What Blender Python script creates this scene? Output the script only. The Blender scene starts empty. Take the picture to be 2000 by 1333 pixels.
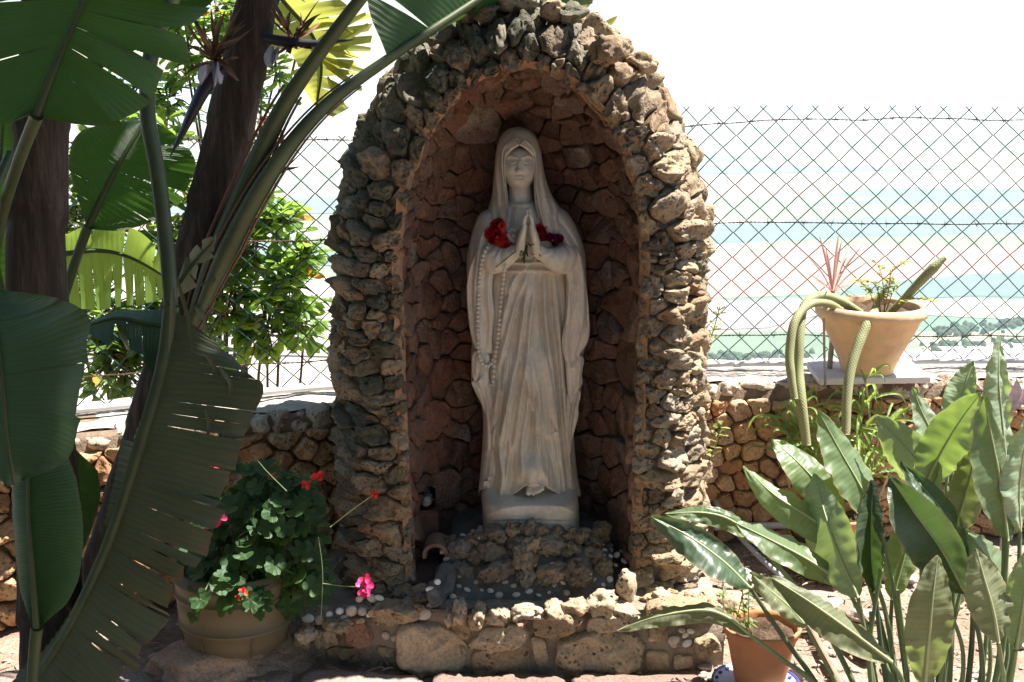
import bpy, bmesh, math, random
import numpy as np
from mathutils import Vector, Matrix, noise, Euler
R = math.radians
scene = bpy.context.scene
COL = scene.collection
random.seed(7)

# ---------------------------------------------------------------- camera
CAM_H, PITCH, FPX = 1.53, R(11.7), 2490.0
cam_data = bpy.data.cameras.new('camera')
cam = bpy.data.objects.new('camera', cam_data)
COL.objects.link(cam)
cam.location = (0, 0, CAM_H)
cam.rotation_euler = (math.pi/2 - PITCH, 0, 0)
cam_data.sensor_width = 36.0
cam_data.lens = FPX/2000.0*36.0
cam_data.clip_start = 0.02
cam_data.clip_end = 90000
scene.camera = cam

# ---------------------------------------------------------------- sky, sun, exposure
SUN_AZ, SUN_EL = R(72), R(62)      # azimuth clockwise from +Y (view direction) towards +X
world = bpy.data.worlds.new('World')
scene.world = world
world.use_nodes = True
wn = world.node_tree.nodes; wl = world.node_tree.links
wn.clear()
sky = wn.new('ShaderNodeTexSky'); sky.sky_type = 'NISHITA'; sky.sun_disc = False
sky.sun_elevation = SUN_EL; sky.sun_rotation = SUN_AZ
sky.altitude = 300; sky.air_density = 1.0; sky.dust_density = 0.3; sky.ozone_density = 1.0
bg = wn.new('ShaderNodeBackground'); bg.inputs['Strength'].default_value = 0.058
wo = wn.new('ShaderNodeOutputWorld')
wl.new(sky.outputs[0], bg.inputs['Color']); wl.new(bg.outputs[0], wo.inputs['Surface'])
sd = bpy.data.lights.new('sun', 'SUN'); sd.energy = 5.0; sd.angle = R(0.53); sd.color = (1.0, 0.95, 0.87)
sun = bpy.data.objects.new('sun', sd); COL.objects.link(sun)
sun_dir = Vector((math.sin(SUN_AZ)*math.cos(SUN_EL), math.cos(SUN_AZ)*math.cos(SUN_EL), math.sin(SUN_EL)))
sun.rotation_euler = sun_dir.to_track_quat('Z', 'Y').to_euler()
sun.location = (0, 0, 30)
scene.view_settings.view_transform = 'Standard'
scene.view_settings.look = 'None'
scene.view_settings.exposure = 1.75
scene.view_settings.gamma = 1.0
scene.view_settings.use_curve_mapping = False
scene.render.engine = 'CYCLES'
cy = scene.cycles
cy.max_bounces = 8; cy.diffuse_bounces = 4; cy.glossy_bounces = 2; cy.transmission_bounces = 6; cy.transparent_max_bounces = 12
cy.volume_bounces = 1
cy.use_denoising = True
cy.sample_clamp_indirect = 8

# ---------------------------------------------------------------- pixel <-> world
CP, SP = math.cos(PITCH), math.sin(PITCH)
def ray(px, py):
    a = (px-1000.0)/FPX; b = (666.5-py)/FPX
    return Vector((a, CP + b*SP, -SP + b*CP))
def at(px, py, Y):
    d = ray(px, py); t = Y/d.y
    return Vector((d.x*t, Y, CAM_H + d.z*t))
def on_z(px, py, z=0.0):
    d = ray(px, py); t = (z-CAM_H)/d.z
    return Vector((d.x*t, d.y*t, z))
def project(V):
    """numpy (N,3) world -> (N,2) photo pixels"""
    V = np.asarray(V, float)
    x = V[:, 0]; y = V[:, 1]; z = V[:, 2]-CAM_H
    dep = y*CP - z*SP
    up = y*SP + z*CP
    return np.stack([1000+FPX*x/dep, 666.5-FPX*up/dep], 1)

# ---------------------------------------------------------------- object helpers
def tag(o, label=None, cat=None, group=None, kind=None):
    if label: o['label'] = label
    if cat: o['category'] = cat
    if group: o['group'] = group
    if kind: o['kind'] = kind
    return o
def empty(name, loc, label=None, cat=None, group=None):
    o = bpy.data.objects.new(name, None); COL.objects.link(o)
    o.location = loc; o.empty_display_size = 0.05
    return tag(o, label, cat, group)
def world_loc(o):
    v = Vector(o.location)
    p = o.parent
    while p is not None:
        v = v + Vector(p.location); p = p.parent
    return v
def mesh_data(name, V, F, uv=None, smooth=True):
    me = bpy.data.meshes.new(name)
    if isinstance(V, np.ndarray): V = V.tolist()
    if isinstance(F, np.ndarray): F = F.tolist()
    me.from_pydata(V, [], F)
    if smooth: me.polygons.foreach_set('use_smooth', [True]*len(me.polygons))
    if uv is not None:
        lay = me.uv_layers.new(name='UVMap')
        idx = np.empty(len(me.loops), dtype=np.int32)
        me.loops.foreach_get('vertex_index', idx)
        lay.data.foreach_set('uv', np.asarray(uv, dtype=np.float32)[idx].ravel())
    me.update()
    return me
def build(name, V, F, mat, parent=None, uv=None, smooth=True, origin=None):
    """V in world coordinates -> one mesh object whose origin sits at the piece"""
    V = np.asarray(V, float).reshape(-1, 3)
    c = np.asarray(origin, float) if origin is not None else V.mean(0)
    me = mesh_data(name, V-c, F, uv, smooth)
    me.materials.append(mat)
    o = bpy.data.objects.new(name, me); COL.objects.link(o)
    if parent is not None:
        o.parent = parent
        c = c - np.array(world_loc(parent))
    o.location = c
    return o
def inst(name, me, loc, rot=(0, 0, 0), sc=(1, 1, 1), parent=None):
    o = bpy.data.objects.new(name, me); COL.objects.link(o)
    loc = Vector(loc)
    if parent is not None:
        o.parent = parent; loc = loc - world_loc(parent)
    o.location = loc; o.rotation_euler = rot
    o.scale = sc if hasattr(sc, '__len__') else (sc, sc, sc)
    return o
def grid_faces(n, m, closed_u=False, closed_v=False, off=0):
    """verts indexed i*m+j, i<n, j<m"""
    F = []
    for i in range(n if closed_u else n-1):
        i2 = (i+1) % n
        for j in range(m if closed_v else m-1):
            j2 = (j+1) % m
            F.append((off+i*m+j, off+i2*m+j, off+i2*m+j2, off+i*m+j2))
    return F
def catmull(P, n):
    """smooth curve through points P (list of Vectors / arrays), n samples -> (n,k) array"""
    P = np.asarray([list(p) for p in P], float)
    if len(P) == 2:
        t = np.linspace(0, 1, n)[:, None]
        return P[0]*(1-t)+P[1]*t
    d = np.linalg.norm(np.diff(P, axis=0), axis=1); d = np.maximum(d, 1e-6)
    k = np.concatenate([[0], np.cumsum(d)])
    Q = np.vstack([2*P[0]-P[1], P, 2*P[-1]-P[-2]])
    out = []
    for t in np.linspace(0, k[-1], n):
        i = min(max(int(np.searchsorted(k, t, 'right'))-1, 0), len(P)-2)
        u = (t-k[i])/(k[i+1]-k[i])
        p0, p1, p2, p3 = Q[i], Q[i+1], Q[i+2], Q[i+3]
        out.append(0.5*((2*p1)+(-p0+p2)*u+(2*p0-5*p1+4*p2-p3)*u*u+(-p0+3*p1-3*p2+p3)*u**3))
    return np.array(out)
def tube(path, rad, nseg=8, cap=True, flat=None, up=(0, 0, 1)):
    """tapered tube along path (n,3); rad scalar / list. returns V,F"""
    P = np.asarray(path, float); n = len(P)
    rad = np.broadcast_to(np.asarray(rad, float), (n,)) if np.ndim(rad) <= 1 else rad
    T = np.gradient(P, axis=0); T /= np.maximum(np.linalg.norm(T, axis=1, keepdims=True), 1e-9)
    ref = np.array(up, float)
    if abs(T[0] @ ref) > 0.95: ref = np.array((1.0, 0, 0))
    V = []; nrm = np.cross(T[0], ref); nrm /= np.linalg.norm(nrm)
    for i in range(n):
        nrm = nrm - T[i]*(nrm @ T[i]); nrm /= max(np.linalg.norm(nrm), 1e-9)
        b = np.cross(T[i], nrm)
        fl = 1.0 if flat is None else flat
        for k in range(nseg):
            a = 2*math.pi*k/nseg
            V.append(P[i]+rad[i]*(math.cos(a)*nrm+fl*math.sin(a)*b))
    F = grid_faces(n, nseg, closed_v=True)
    if cap:
        F.append(tuple(range(nseg))[::-1]); F.append(tuple((n-1)*nseg+k for k in range(nseg)))
    return np.array(V), F
class MB:
    """collects pieces into one mesh"""
    def __init__(s): s.V = []; s.F = []; s.UV = []; s.n = 0
    def add(s, V, F, uv=None):
        V = np.asarray(V, float).reshape(-1, 3)
        s.V.append(V); s.F += [tuple(i+s.n for i in f) for f in F]
        s.UV.append(np.asarray(uv, float) if uv is not None else np.zeros((len(V), 2)))
        s.n += len(V)
    def build(s, name, mat, parent=None, smooth=True, origin=None, use_uv=False):
        return build(name, np.vstack(s.V), s.F, mat, parent, np.vstack(s.UV) if use_uv else None, smooth, origin)
def fbm(p, oct=3, lac=2.1, gain=0.5):
    a = 1.0; s = 0.0; q = Vector(p)
    for _ in range(oct):
        s += a*noise.noise(q); q = q*lac+Vector((3.1, 1.7, 2.3)); a *= gain
    return s

# ---------------------------------------------------------------- materials
def new_mat(name):
    m = bpy.data.materials.new(name); m.use_nodes = True
    nt = m.node_tree; nt.nodes.clear()
    out = nt.nodes.new('ShaderNodeOutputMaterial')
    b = nt.nodes.new('ShaderNodeBsdfPrincipled')
    nt.links.new(b.outputs[0], out.inputs['Surface'])
    return m, nt, b, out
def N(nt, typ, **kw):
    n = nt.nodes.new(typ)
    for k, v in kw.items():
        if k in n.inputs: n.inputs[k].default_value = v
        else: setattr(n, k, v)
    return n
def ramp(nt, fac, stops, interp='LINEAR'):
    r = nt.nodes.new('ShaderNodeValToRGB'); r.color_ramp.interpolation = interp
    e = r.color_ramp.elements
    while len(e) < len(stops): e.new(0.5)
    for k, (p, c) in enumerate(stops):
        e[k].position = p; e[k].color = (*c, 1) if len(c) == 3 else c
    nt.links.new(fac, r.inputs[0])
    return r.outputs[0]
def math_n(nt, op, a, b=None, clamp=False):
    m = nt.nodes.new('ShaderNodeMath'); m.operation = op; m.use_clamp = clamp
    for k, v in ((0, a), (1, b)):
        if v is None: continue
        if isinstance(v, (int, float)): m.inputs[k].default_value = v
        else: nt.links.new(v, m.inputs[k])
    return m.outputs[0]
def mixc(nt, fac, a, b, mode='MIX'):
    m = nt.nodes.new('ShaderNodeMix'); m.data_type = 'RGBA'; m.blend_type = mode
    for k, v in ((0, fac), (6, a), (7, b)):
        if isinstance(v, (int, float)): m.inputs[k].default_value = v
        elif isinstance(v, tuple): m.inputs[k].default_value = (*v, 1) if len(v) == 3 else v
        else: nt.links.new(v, m.inputs[k])
    return m.outputs[2]
def noise_n(nt, vec, scale, detail=4, rough=0.55, dist=0.0):
    n = nt.nodes.new('ShaderNodeTexNoise'); n.inputs['Scale'].default_value = scale
    n.inputs['Detail'].default_value = detail; n.inputs['Roughness'].default_value = rough
    n.inputs['Distortion'].default_value = dist
    nt.links.new(vec, n.inputs['Vector']); return n.outputs[0]
def bump_n(nt, h, strength, dist, prev=None):
    b = nt.nodes.new('ShaderNodeBump'); b.inputs['Strength'].default_value = strength; b.inputs['Distance'].default_value = dist
    nt.links.new(h, b.inputs['Height'])
    if prev is not None: nt.links.new(prev, b.inputs['Normal'])
    return b.outputs[0]
def mat_rock(name, stops, lichen=None, lichen_amt=0.5, pits=1.0, rough=0.92, pit_scale=70, fine=True):
    """stone: colour differs from stone to stone, blotches, lichen, porous relief"""
    m, nt, b, out = new_mat(name)
    pos = nt.nodes.new('ShaderNodeNewGeometry').outputs['Position']
    info = nt.nodes.new('ShaderNodeObjectInfo').outputs['Random']
    n1 = noise_n(nt, pos, 13, 5, 0.65, 0.4)
    f = math_n(nt, 'ADD', math_n(nt, 'MULTIPLY', info, 0.62), math_n(nt, 'MULTIPLY', n1, 0.55))
    f = math_n(nt, 'SUBTRACT', f, 0.10, True)
    c = ramp(nt, f, stops)
    n2 = noise_n(nt, pos, 120, 4, 0.7)
    c = mixc(nt, 0.75, c, ramp(nt, n2, [(0.3, (0.45, 0.42, 0.40)), (0.55, (1, 1, 1)), (0.75, (1.25, 1.22, 1.15))]), 'MULTIPLY')
    if lichen:
        n3 = noise_n(nt, pos, 6.5, 6, 0.7, 0.6)
        k = ramp(nt, n3, [(0.62-0.3*lichen_amt, (0, 0, 0)), (0.74-0.3*lichen_amt, (1, 1, 1))])
        c = mixc(nt, math_n(nt, 'MULTIPLY', k, 0.85), c, lichen)
    b.inputs['Roughness'].default_value = rough
    b.inputs['Specular IOR Level'].default_value = 0.25
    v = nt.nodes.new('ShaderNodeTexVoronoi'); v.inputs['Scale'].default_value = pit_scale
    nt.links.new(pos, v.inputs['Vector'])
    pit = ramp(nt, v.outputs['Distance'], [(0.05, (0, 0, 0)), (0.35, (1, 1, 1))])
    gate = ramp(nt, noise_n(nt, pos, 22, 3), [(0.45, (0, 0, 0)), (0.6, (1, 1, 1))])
    pit_shade = math_n(nt, 'MULTIPLY', math_n(nt, 'MULTIPLY', math_n(nt, 'SUBTRACT', 1.0, pit), gate), min(0.75, 0.45*pits), True)
    c = mixc(nt, pit_shade, c, (0.07, 0.05, 0.035))      # shade of the pores painted into the colour
    nt.links.new(c, b.inputs['Base Color'])
    h = math_n(nt, 'ADD', math_n(nt, 'MULTIPLY', math_n(nt, 'MULTIPLY', math_n(nt, 'SUBTRACT', pit, 1.0), gate), pits), noise_n(nt, pos, 55, 6, 0.7))
    nt.links.new(bump_n(nt, h, 0.9, 0.008), b.inputs['Normal'])
    return m
def mat_plain(name, col, rough=0.7, var=0.25, scale=20, bump=0.3, bscale=80, bdist=0.003, spec=0.3, metallic=0.0):
    m, nt, b, out = new_mat(name)
    pos = nt.nodes.new('ShaderNodeNewGeometry').outputs['Position']
    n1 = noise_n(nt, pos, scale, 5, 0.6)
    lo = tuple(max(0, x*(1-var)) for x in col); hi = tuple(min(1, x*(1+var)) for x in col)
    c = ramp(nt, n1, [(0.3, lo), (0.7, hi)])
    nt.links.new(c, b.inputs['Base Color'])
    b.inputs['Roughness'].default_value = rough; b.inputs['Specular IOR Level'].default_value = spec
    b.inputs['Metallic'].default_value = metallic
    if bump > 0:
        nt.links.new(bump_n(nt, noise_n(nt, pos, bscale, 5, 0.65), bump, bdist), b.inputs['Normal'])
    return m
def mat_leaf(name, top, trans, tfac=0.35, veins=60, rough=0.45, spec=0.4, edge=None, vein_axis=0, bump=0.35):
    """leaf blade: veins from the UV (u along the rib, v from rib to edge), light passes through"""
    m, nt, b, out = new_mat(name)
    uvn = nt.nodes.new('ShaderNodeUVMap'); uvn.uv_map = 'UVMap'
    sep = nt.nodes.new('ShaderNodeSeparateXYZ'); nt.links.new(uvn.outputs[0], sep.inputs[0])
    pos = nt.nodes.new('ShaderNodeNewGeometry').outputs['Position']
    info = nt.nodes.new('ShaderNodeObjectInfo').outputs['Random']
    wob = math_n(nt, 'MULTIPLY', noise_n(nt, pos, 9, 2), 0.02)
    u = math_n(nt, 'ADD', sep.outputs[0], wob)
    ph = math_n(nt, 'MULTIPLY', u, veins*2*math.pi)
    s1 = math_n(nt, 'SINE', ph); s2 = math_n(nt, 'SINE', math_n(nt, 'MULTIPLY', ph, 3.7))
    h = math_n(nt, 'ADD', s1, math_n(nt, 'MULTIPLY', s2, 0.4))
    n1 = noise_n(nt, pos, 7, 4)
    f = math_n(nt, 'ADD', math_n(nt, 'MULTIPLY', n1, 0.6), math_n(nt, 'MULTIPLY', info, 0.4))
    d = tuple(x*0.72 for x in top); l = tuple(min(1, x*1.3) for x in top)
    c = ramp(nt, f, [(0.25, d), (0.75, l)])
    c = mixc(nt, 0.5, c, ramp(nt, math_n(nt, 'MULTIPLY', math_n(nt, 'ADD', h, 1.4), 0.36), [(0, (0.72, 0.74, 0.7)), (1, (1.1, 1.1, 1.05))]), 'MULTIPLY')
    if edge:
        e = ramp(nt, math_n(nt, 'ADD', sep.outputs[1], math_n(nt, 'MULTIPLY', noise_n(nt, pos, 30, 4), 0.25)), [(1.04, (0, 0, 0)), (1.12, (1, 1, 1))])
        # positions above 1 are clamped by the ramp: rescale
        e = ramp(nt, math_n(nt, 'MULTIPLY', math_n(nt, 'ADD', sep.outputs[1], math_n(nt, 'MULTIPLY', noise_n(nt, pos, 30, 4), 0.3)), 0.75), [(0.80, (0, 0, 0)), (0.87, (1, 1, 1))])
        c = mixc(nt, e, c, edge)
    nt.links.new(c, b.inputs['Base Color'])
    b.inputs['Roughness'].default_value = rough; b.inputs['Specular IOR Level'].default_value = spec
    bn = bump_n(nt, h, bump, 0.0015)
    nt.links.new(bn, b.inputs['Normal'])
    t = nt.nodes.new('ShaderNodeBsdfTranslucent')
    tc = mixc(nt, 1.0, trans, ramp(nt, f, [(0.25, (0.8, 0.8, 0.8)), (0.75, (1.15, 1.15, 1.1))]), 'MULTIPLY')
    nt.links.new(tc, t.inputs['Color'])
    mx = nt.nodes.new('ShaderNodeMixShader'); mx.inputs[0].default_value = tfac
    nt.links.new(b.outputs[0], mx.inputs[1]); nt.links.new(t.outputs[0], mx.inputs[2])
    nt.links.new(mx.outputs[0], out.inputs['Surface'])
    return m

# ---------------------------------------------------------------- rubble: fitted stones from Voronoi cells
def clip_half(poly, p, n):
    """keep the side where (x-p).n <= 0"""
    out = []
    m = len(poly)
    for i in range(m):
        a, b = poly[i], poly[(i+1) % m]
        da = (a[0]-p[0])*n[0]+(a[1]-p[1])*n[1]; db = (b[0]-p[0])*n[0]+(b[1]-p[1])*n[1]
        if da <= 0: out.append(a)
        if (da < 0 < db) or (db < 0 < da):
            t = da/(da-db); out.append((a[0]+(b[0]-a[0])*t, a[1]+(b[1]-a[1])*t))
    return out
def voronoi_cells(pts, domain):
    P = np.array(pts); cells = []
    for i, p in enumerate(pts):
        d = ((P-P[i])**2).sum(1); order = np.argsort(d)[1:26]
        poly = list(domain)
        for j in order:
            q = pts[j]
            mid = ((p[0]+q[0])/2, (p[1]+q[1])/2)
            poly = clip_half(poly, mid, (q[0]-p[0], q[1]-p[1]))
            if len(poly) < 3: break
        cells.append(poly)
    return cells
def scatter(rng, inside, box, dmin, dmax, tries=6000):
    """points with a random own spacing, so that stones differ in size"""
    pts = []; rad = []
    for _ in range(tries):
        p = (rng.uniform(box[0], box[2]), rng.uniform(box[1], box[3]))
        if not inside(p): continue
        r = dmin+(dmax-dmin)*rng.random()**2.2
        if all((p[0]-q[0])**2+(p[1]-q[1])**2 > ((r+s)/2)**2 for q, s in zip(pts, rad)):
            pts.append(p); rad.append(r)
    return pts
def poly_area_c(poly):
    a = cx = cy_ = 0.0
    for i in range(len(poly)):
        x0, y0 = poly[i]; x1, y1 = poly[(i+1) % len(poly)]
        k = x0*y1-x1*y0; a += k; cx += (x0+x1)*k; cy_ += (y0+y1)*k
    a *= 0.5
    if abs(a) < 1e-9: return 0, poly[0]
    return abs(a), (cx/(6*a), cy_/(6*a))
def stone_verts(poly, seed, gap, height, depth, mapf, nb=30, rings=7, rough=0.3, pits=0.5, flat=2.6, nscale=1.0, tilt=0.0, warp=0.0, corner=0.16, facets=3):
    """one stone that fills the cell `poly` (2-D, metres) on the surface mapf(u,v,h)"""
    rng = random.Random(seed)
    area, c = poly_area_c(poly)
    if area < 1e-6: return None
    size = math.sqrt(area)
    # round the corners (Chaikin), then resample by angle-ish arc length
    P = [np.array(p) for p in poly]
    c = np.array(c)
    P = [c+(p-c)*max(0.3, 1-gap/max(np.linalg.norm(p-c), 1e-4)) for p in P]
    for _ in range(2):
        Q = []
        for i in range(len(P)):
            a, b = P[i], P[(i+1) % len(P)]
            Q += [a*(1-corner)+b*corner, a*corner+b*(1-corner)]
        P = Q
    P.append(P[0]); P = np.array(P)
    L = np.concatenate([[0], np.cumsum(np.linalg.norm(np.diff(P, axis=0), axis=1))])
    tt = np.linspace(0, L[-1], nb, endpoint=False)
    B = np.stack([np.interp(tt, L, P[:, 0]), np.interp(tt, L, P[:, 1])], 1)
    off = Vector((rng.uniform(-99, 99), rng.uniform(-99, 99), rng.uniform(-99, 99)))
    H = height*rng.uniform(0.65, 1.3)*min(1.35, max(0.55, size/0.065))
    tx, ty = rng.uniform(-tilt, tilt), rng.uniform(-tilt, tilt)
    k1 = 2.6/size*nscale
    cuts = []
    for _ in range(facets):      # broken faces
        a_ = rng.uniform(0, 6.28); sl = rng.uniform(0.15, 0.75)*H/(size*0.5)
        cuts.append((math.cos(a_)*sl, math.sin(a_)*sl, H*rng.uniform(0.62, 1.0)))
    wk = 14.0
    V = []
    rr = [1.0]+[1-((i+1)/rings)**1.25*0.999 for i in range(rings)]
    rr = [1.0, 1.0]+[math.cos(0.5*math.pi*((i+1)/rings))**0.75 for i in range(rings-1)]
    for ri, r in enumerate(rr):
        for b in B:
            q = c+(b-c)*r
            h = -depth if ri == 0 else H*(1-r**flat)**(1/flat)
            if ri and facets:
                for cx_, cy2, ch in cuts: h = min(h, max(ch-cx_*(q[0]-c[0])-cy2*(q[1]-c[1]), -0.2*H))
            l3 = Vector((q[0], q[1], h))+off
            w = 1.0 if ri else 0.25
            dn = fbm(l3*k1, 3)+0.16*noise.noise(l3*k1*5.5)+0.09*noise.noise(l3*k1*11)
            e = rough*size*0.5*w
            d2 = noise.noise_vector(l3*k1*1.3)
            pit = 0.0
            if pits > 0 and ri:
                vd = noise.voronoi(l3*(1.4*k1))[0]
                pit = -pits*size*0.42*max(0.0, 0.34-vd[0])*(1 if noise.noise(l3*k1*0.7) > -0.1 else 0)
            rel = q-c
            if warp:
                wv = noise.noise_vector(Vector((q[0]*wk, q[1]*wk, 7.7)))
                q = q+np.array([wv.x, wv.y])*warp
            V.append(mapf(q[0]+d2.x*e*0.35, q[1]+d2.y*e*0.35, h+dn*e*0.75+pit+(tx*rel[0]+ty*rel[1])*(1 if ri else 0)))
    V.append(tuple(np.mean([np.array(v) for v in V[-nb:]], axis=0)))
    n = len(rr)
    F = grid_faces(n, nb, closed_v=True)
    F = [f[::-1] for f in F]
    last = len(V)-1
    for j in range(nb): F.append(((n-1)*nb+j, (n-1)*nb+(j+1) % nb, last))
    return np.array([tuple(v) for v in V]), F
def rubble(name, cells, mat, parent, mapf, seed=0, gap=0.005, height=0.02, depth=0.02, minarea=2e-4, mats=None, **kw):
    objs = []
    for i, poly in enumerate(cells):
        if len(poly) < 3: continue
        a, c = poly_area_c(poly)
        if a < minarea: continue
        r = stone_verts(poly, seed*1000+i, gap, height, depth, mapf, **kw)
        if r is None: continue
        m = mat if not mats else random.Random(seed*77+i).choice(mats)
        objs.append(build(name, r[0], r[1], m, parent))
    return objs
_rock_cache = {}
def rock_mesh(seed, mat, sub=4, rough=0.5, pits=0.6):
    key = (seed, mat.name, sub, rough)
    if key in _rock_cache: return _rock_cache[key]
    bm = bmesh.new(); bmesh.ops.create_icosphere(bm, subdivisions=sub, radius=1.0)
    rng = random.Random(seed*13+5); off = Vector((rng.uniform(-50, 50),)*3)+Vector((seed*3.3, seed*1.7, 0))
    pl = [(Vector((rng.gauss(0, 1), rng.gauss(0, 1), rng.gauss(0, 1))).normalized(), rng.uniform(0.55, 0.85)) for _ in range(9)]
    for v in bm.verts:
        p = v.co.copy(); d = 1.0
        for n_, k in pl:      # chipped flat faces
            t = p.dot(n_)
            if t > k: d = min(d, k/t+0.06*(1-k/t))
        d += rough*0.34*fbm(p*1.6+off, 4)
        vd = noise.voronoi(p*3.0+off)[0][0]
        if noise.noise(p*1.5+off*2) > -0.15: d -= pits*0.7*max(0, 0.36-vd)
        v.co = p*d
    me = bpy.data.meshes.new('rock'); bm.to_mesh(me); bm.free()
    me.polygons.foreach_set('use_smooth', [True]*len(me.polygons))
    me.materials.append(mat); _rock_cache[key] = me
    return me
# ================================================================ SETTING: ground, valley, haze
VZ = -320.0
soil, nt, b, out = new_mat('soil')
pos = nt.nodes.new('ShaderNodeNewGeometry').outputs['Position']
c = ramp(nt, noise_n(nt, pos, 5, 6, 0.7), [(0.3, (0.26, 0.17, 0.12)), (0.5, (0.40, 0.30, 0.235)), (0.7, (0.54, 0.46, 0.39))])
c = mixc(nt, 0.8, c, ramp(nt, noise_n(nt, pos, 90, 5, 0.75), [(0.35, (0.5, 0.48, 0.46)), (0.6, (1.1, 1.1, 1.05))]), 'MULTIPLY')
nt.links.new(c, b.inputs['Base Color']); b.inputs['Roughness'].default_value = 0.95; b.inputs['Specular IOR Level'].default_value = 0.15
nt.links.new(bump_n(nt, noise_n(nt, pos, 60, 6, 0.75), 1.0, 0.012), b.inputs['Normal'])

def garden_h(x, y):
    p = Vector((x*3.0, y*3.0, 0.3))
    return 0.018*fbm(p, 4)+0.006*noise.noise(p*6)
nx, ny = 150, 130
V = []
for i in range(nx):
    x = -5+10*i/(nx-1)
    for j in range(ny):
        y = -3+7.55*j/(ny-1)
        V.append((x, y, garden_h(x, y)-0.012))
ground = build('garden_ground', V, [f[::-1] for f in grid_faces(nx, ny)], soil, origin=(0, 0, 0))
tag(ground, kind='structure')

# hillside dropping from the garden wall to the plain, plain to the horizon
valley_m, nt, b, out = new_mat('valley_land')
pos = nt.nodes.new('ShaderNodeNewGeometry').outputs['Position']
v = nt.nodes.new('ShaderNodeTexVoronoi'); v.inputs['Scale'].default_value = 0.0016; v.inputs['Randomness'].default_value = 0.85
mp = nt.nodes.new('ShaderNodeMapping'); mp.inputs['Scale'].default_value = (0.55, 1.0, 1.0); mp.inputs['Rotation'].default_value = (0, 0, 0.12)
nt.links.new(pos, mp.inputs['Vector']); nt.links.new(mp.outputs[0], v.inputs['Vector'])
sepc = nt.nodes.new('ShaderNodeSeparateColor'); nt.links.new(v.outputs['Color'], sepc.inputs[0])
c = ramp(nt, sepc.outputs[0], [(0.0, (0.36, 0.31, 0.24)), (0.25, (0.17, 0.21, 0.13)), (0.45, (0.36, 0.25, 0.20)), (0.62, (0.12, 0.20, 0.14)), (0.78, (0.40, 0.36, 0.29)), (0.9, (0.24, 0.26, 0.17))], 'CONSTANT')
c = mixc(nt, 0.5, c, ramp(nt, noise_n(nt, pos, 0.02, 4), [(0.3, (0.8, 0.8, 0.8)), (0.7, (1.1, 1.1, 1.1))]), 'MULTIPLY')
nt.links.new(c, b.inputs['Base Color']); b.inputs['Roughness'].default_value = 1.0; b.inputs['Specular IOR Level'].default_value = 0.0
S = 32000
V = [(-S, 700, VZ), (S, 700, VZ), (S, S, VZ), (-S, S, VZ), (-S, -S, VZ), (S, -S, VZ)]
valley = build('valley_plain', V, [(0, 1, 2, 3), (4, 5, 1, 0)], valley_m, origin=(0, 0, VZ), smooth=False)
tag(valley, kind='structure')
hill_m = mat_plain('hillside_scrub', (0.16, 0.17, 0.09), 0.95, 0.4, 0.15, 0.4, 2, 0.3)
V = []; hx = 61; hy = 40
for i in range(hx):
    x = -3000+6000*i/(hx-1)
    xx = math.copysign(abs(x/3000)**2.2*3000, x)
    for j in range(hy):
        t = j/(hy-1)
        y = 4.5+t*t*700
        z = -0.25-(abs(VZ)+0.7)*(t**1.35) + (6*noise.noise(Vector((xx*0.01, y*0.01, 0)))*t*(1-t)*2)
        V.append((xx, y, min(z, -0.25)))
hillside = build('hillside', V, [f[::-1] for f in grid_faces(hx, hy)], hill_m, origin=(0, 4.5, 0))
tag(hillside, kind='structure')
V = []
for i in range(41):
    a = 2*math.pi*i/40
    V.append((30*math.cos(a), -26+30*math.sin(a), -0.25)); V.append((420*math.cos(a), -26+560*math.sin(a) if math.sin(a) < 0 else -26+30*math.sin(a), VZ-0.5 if math.sin(a) < 0 else -3))
hb = build('hilltop', V, [(2*i, 2*i+2, 2*i+3, 2*i+1) for i in range(40)]+[tuple(2*i for i in range(40))], hill_m, origin=(0, -20, 0))
tag(hb, kind='structure')

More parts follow.
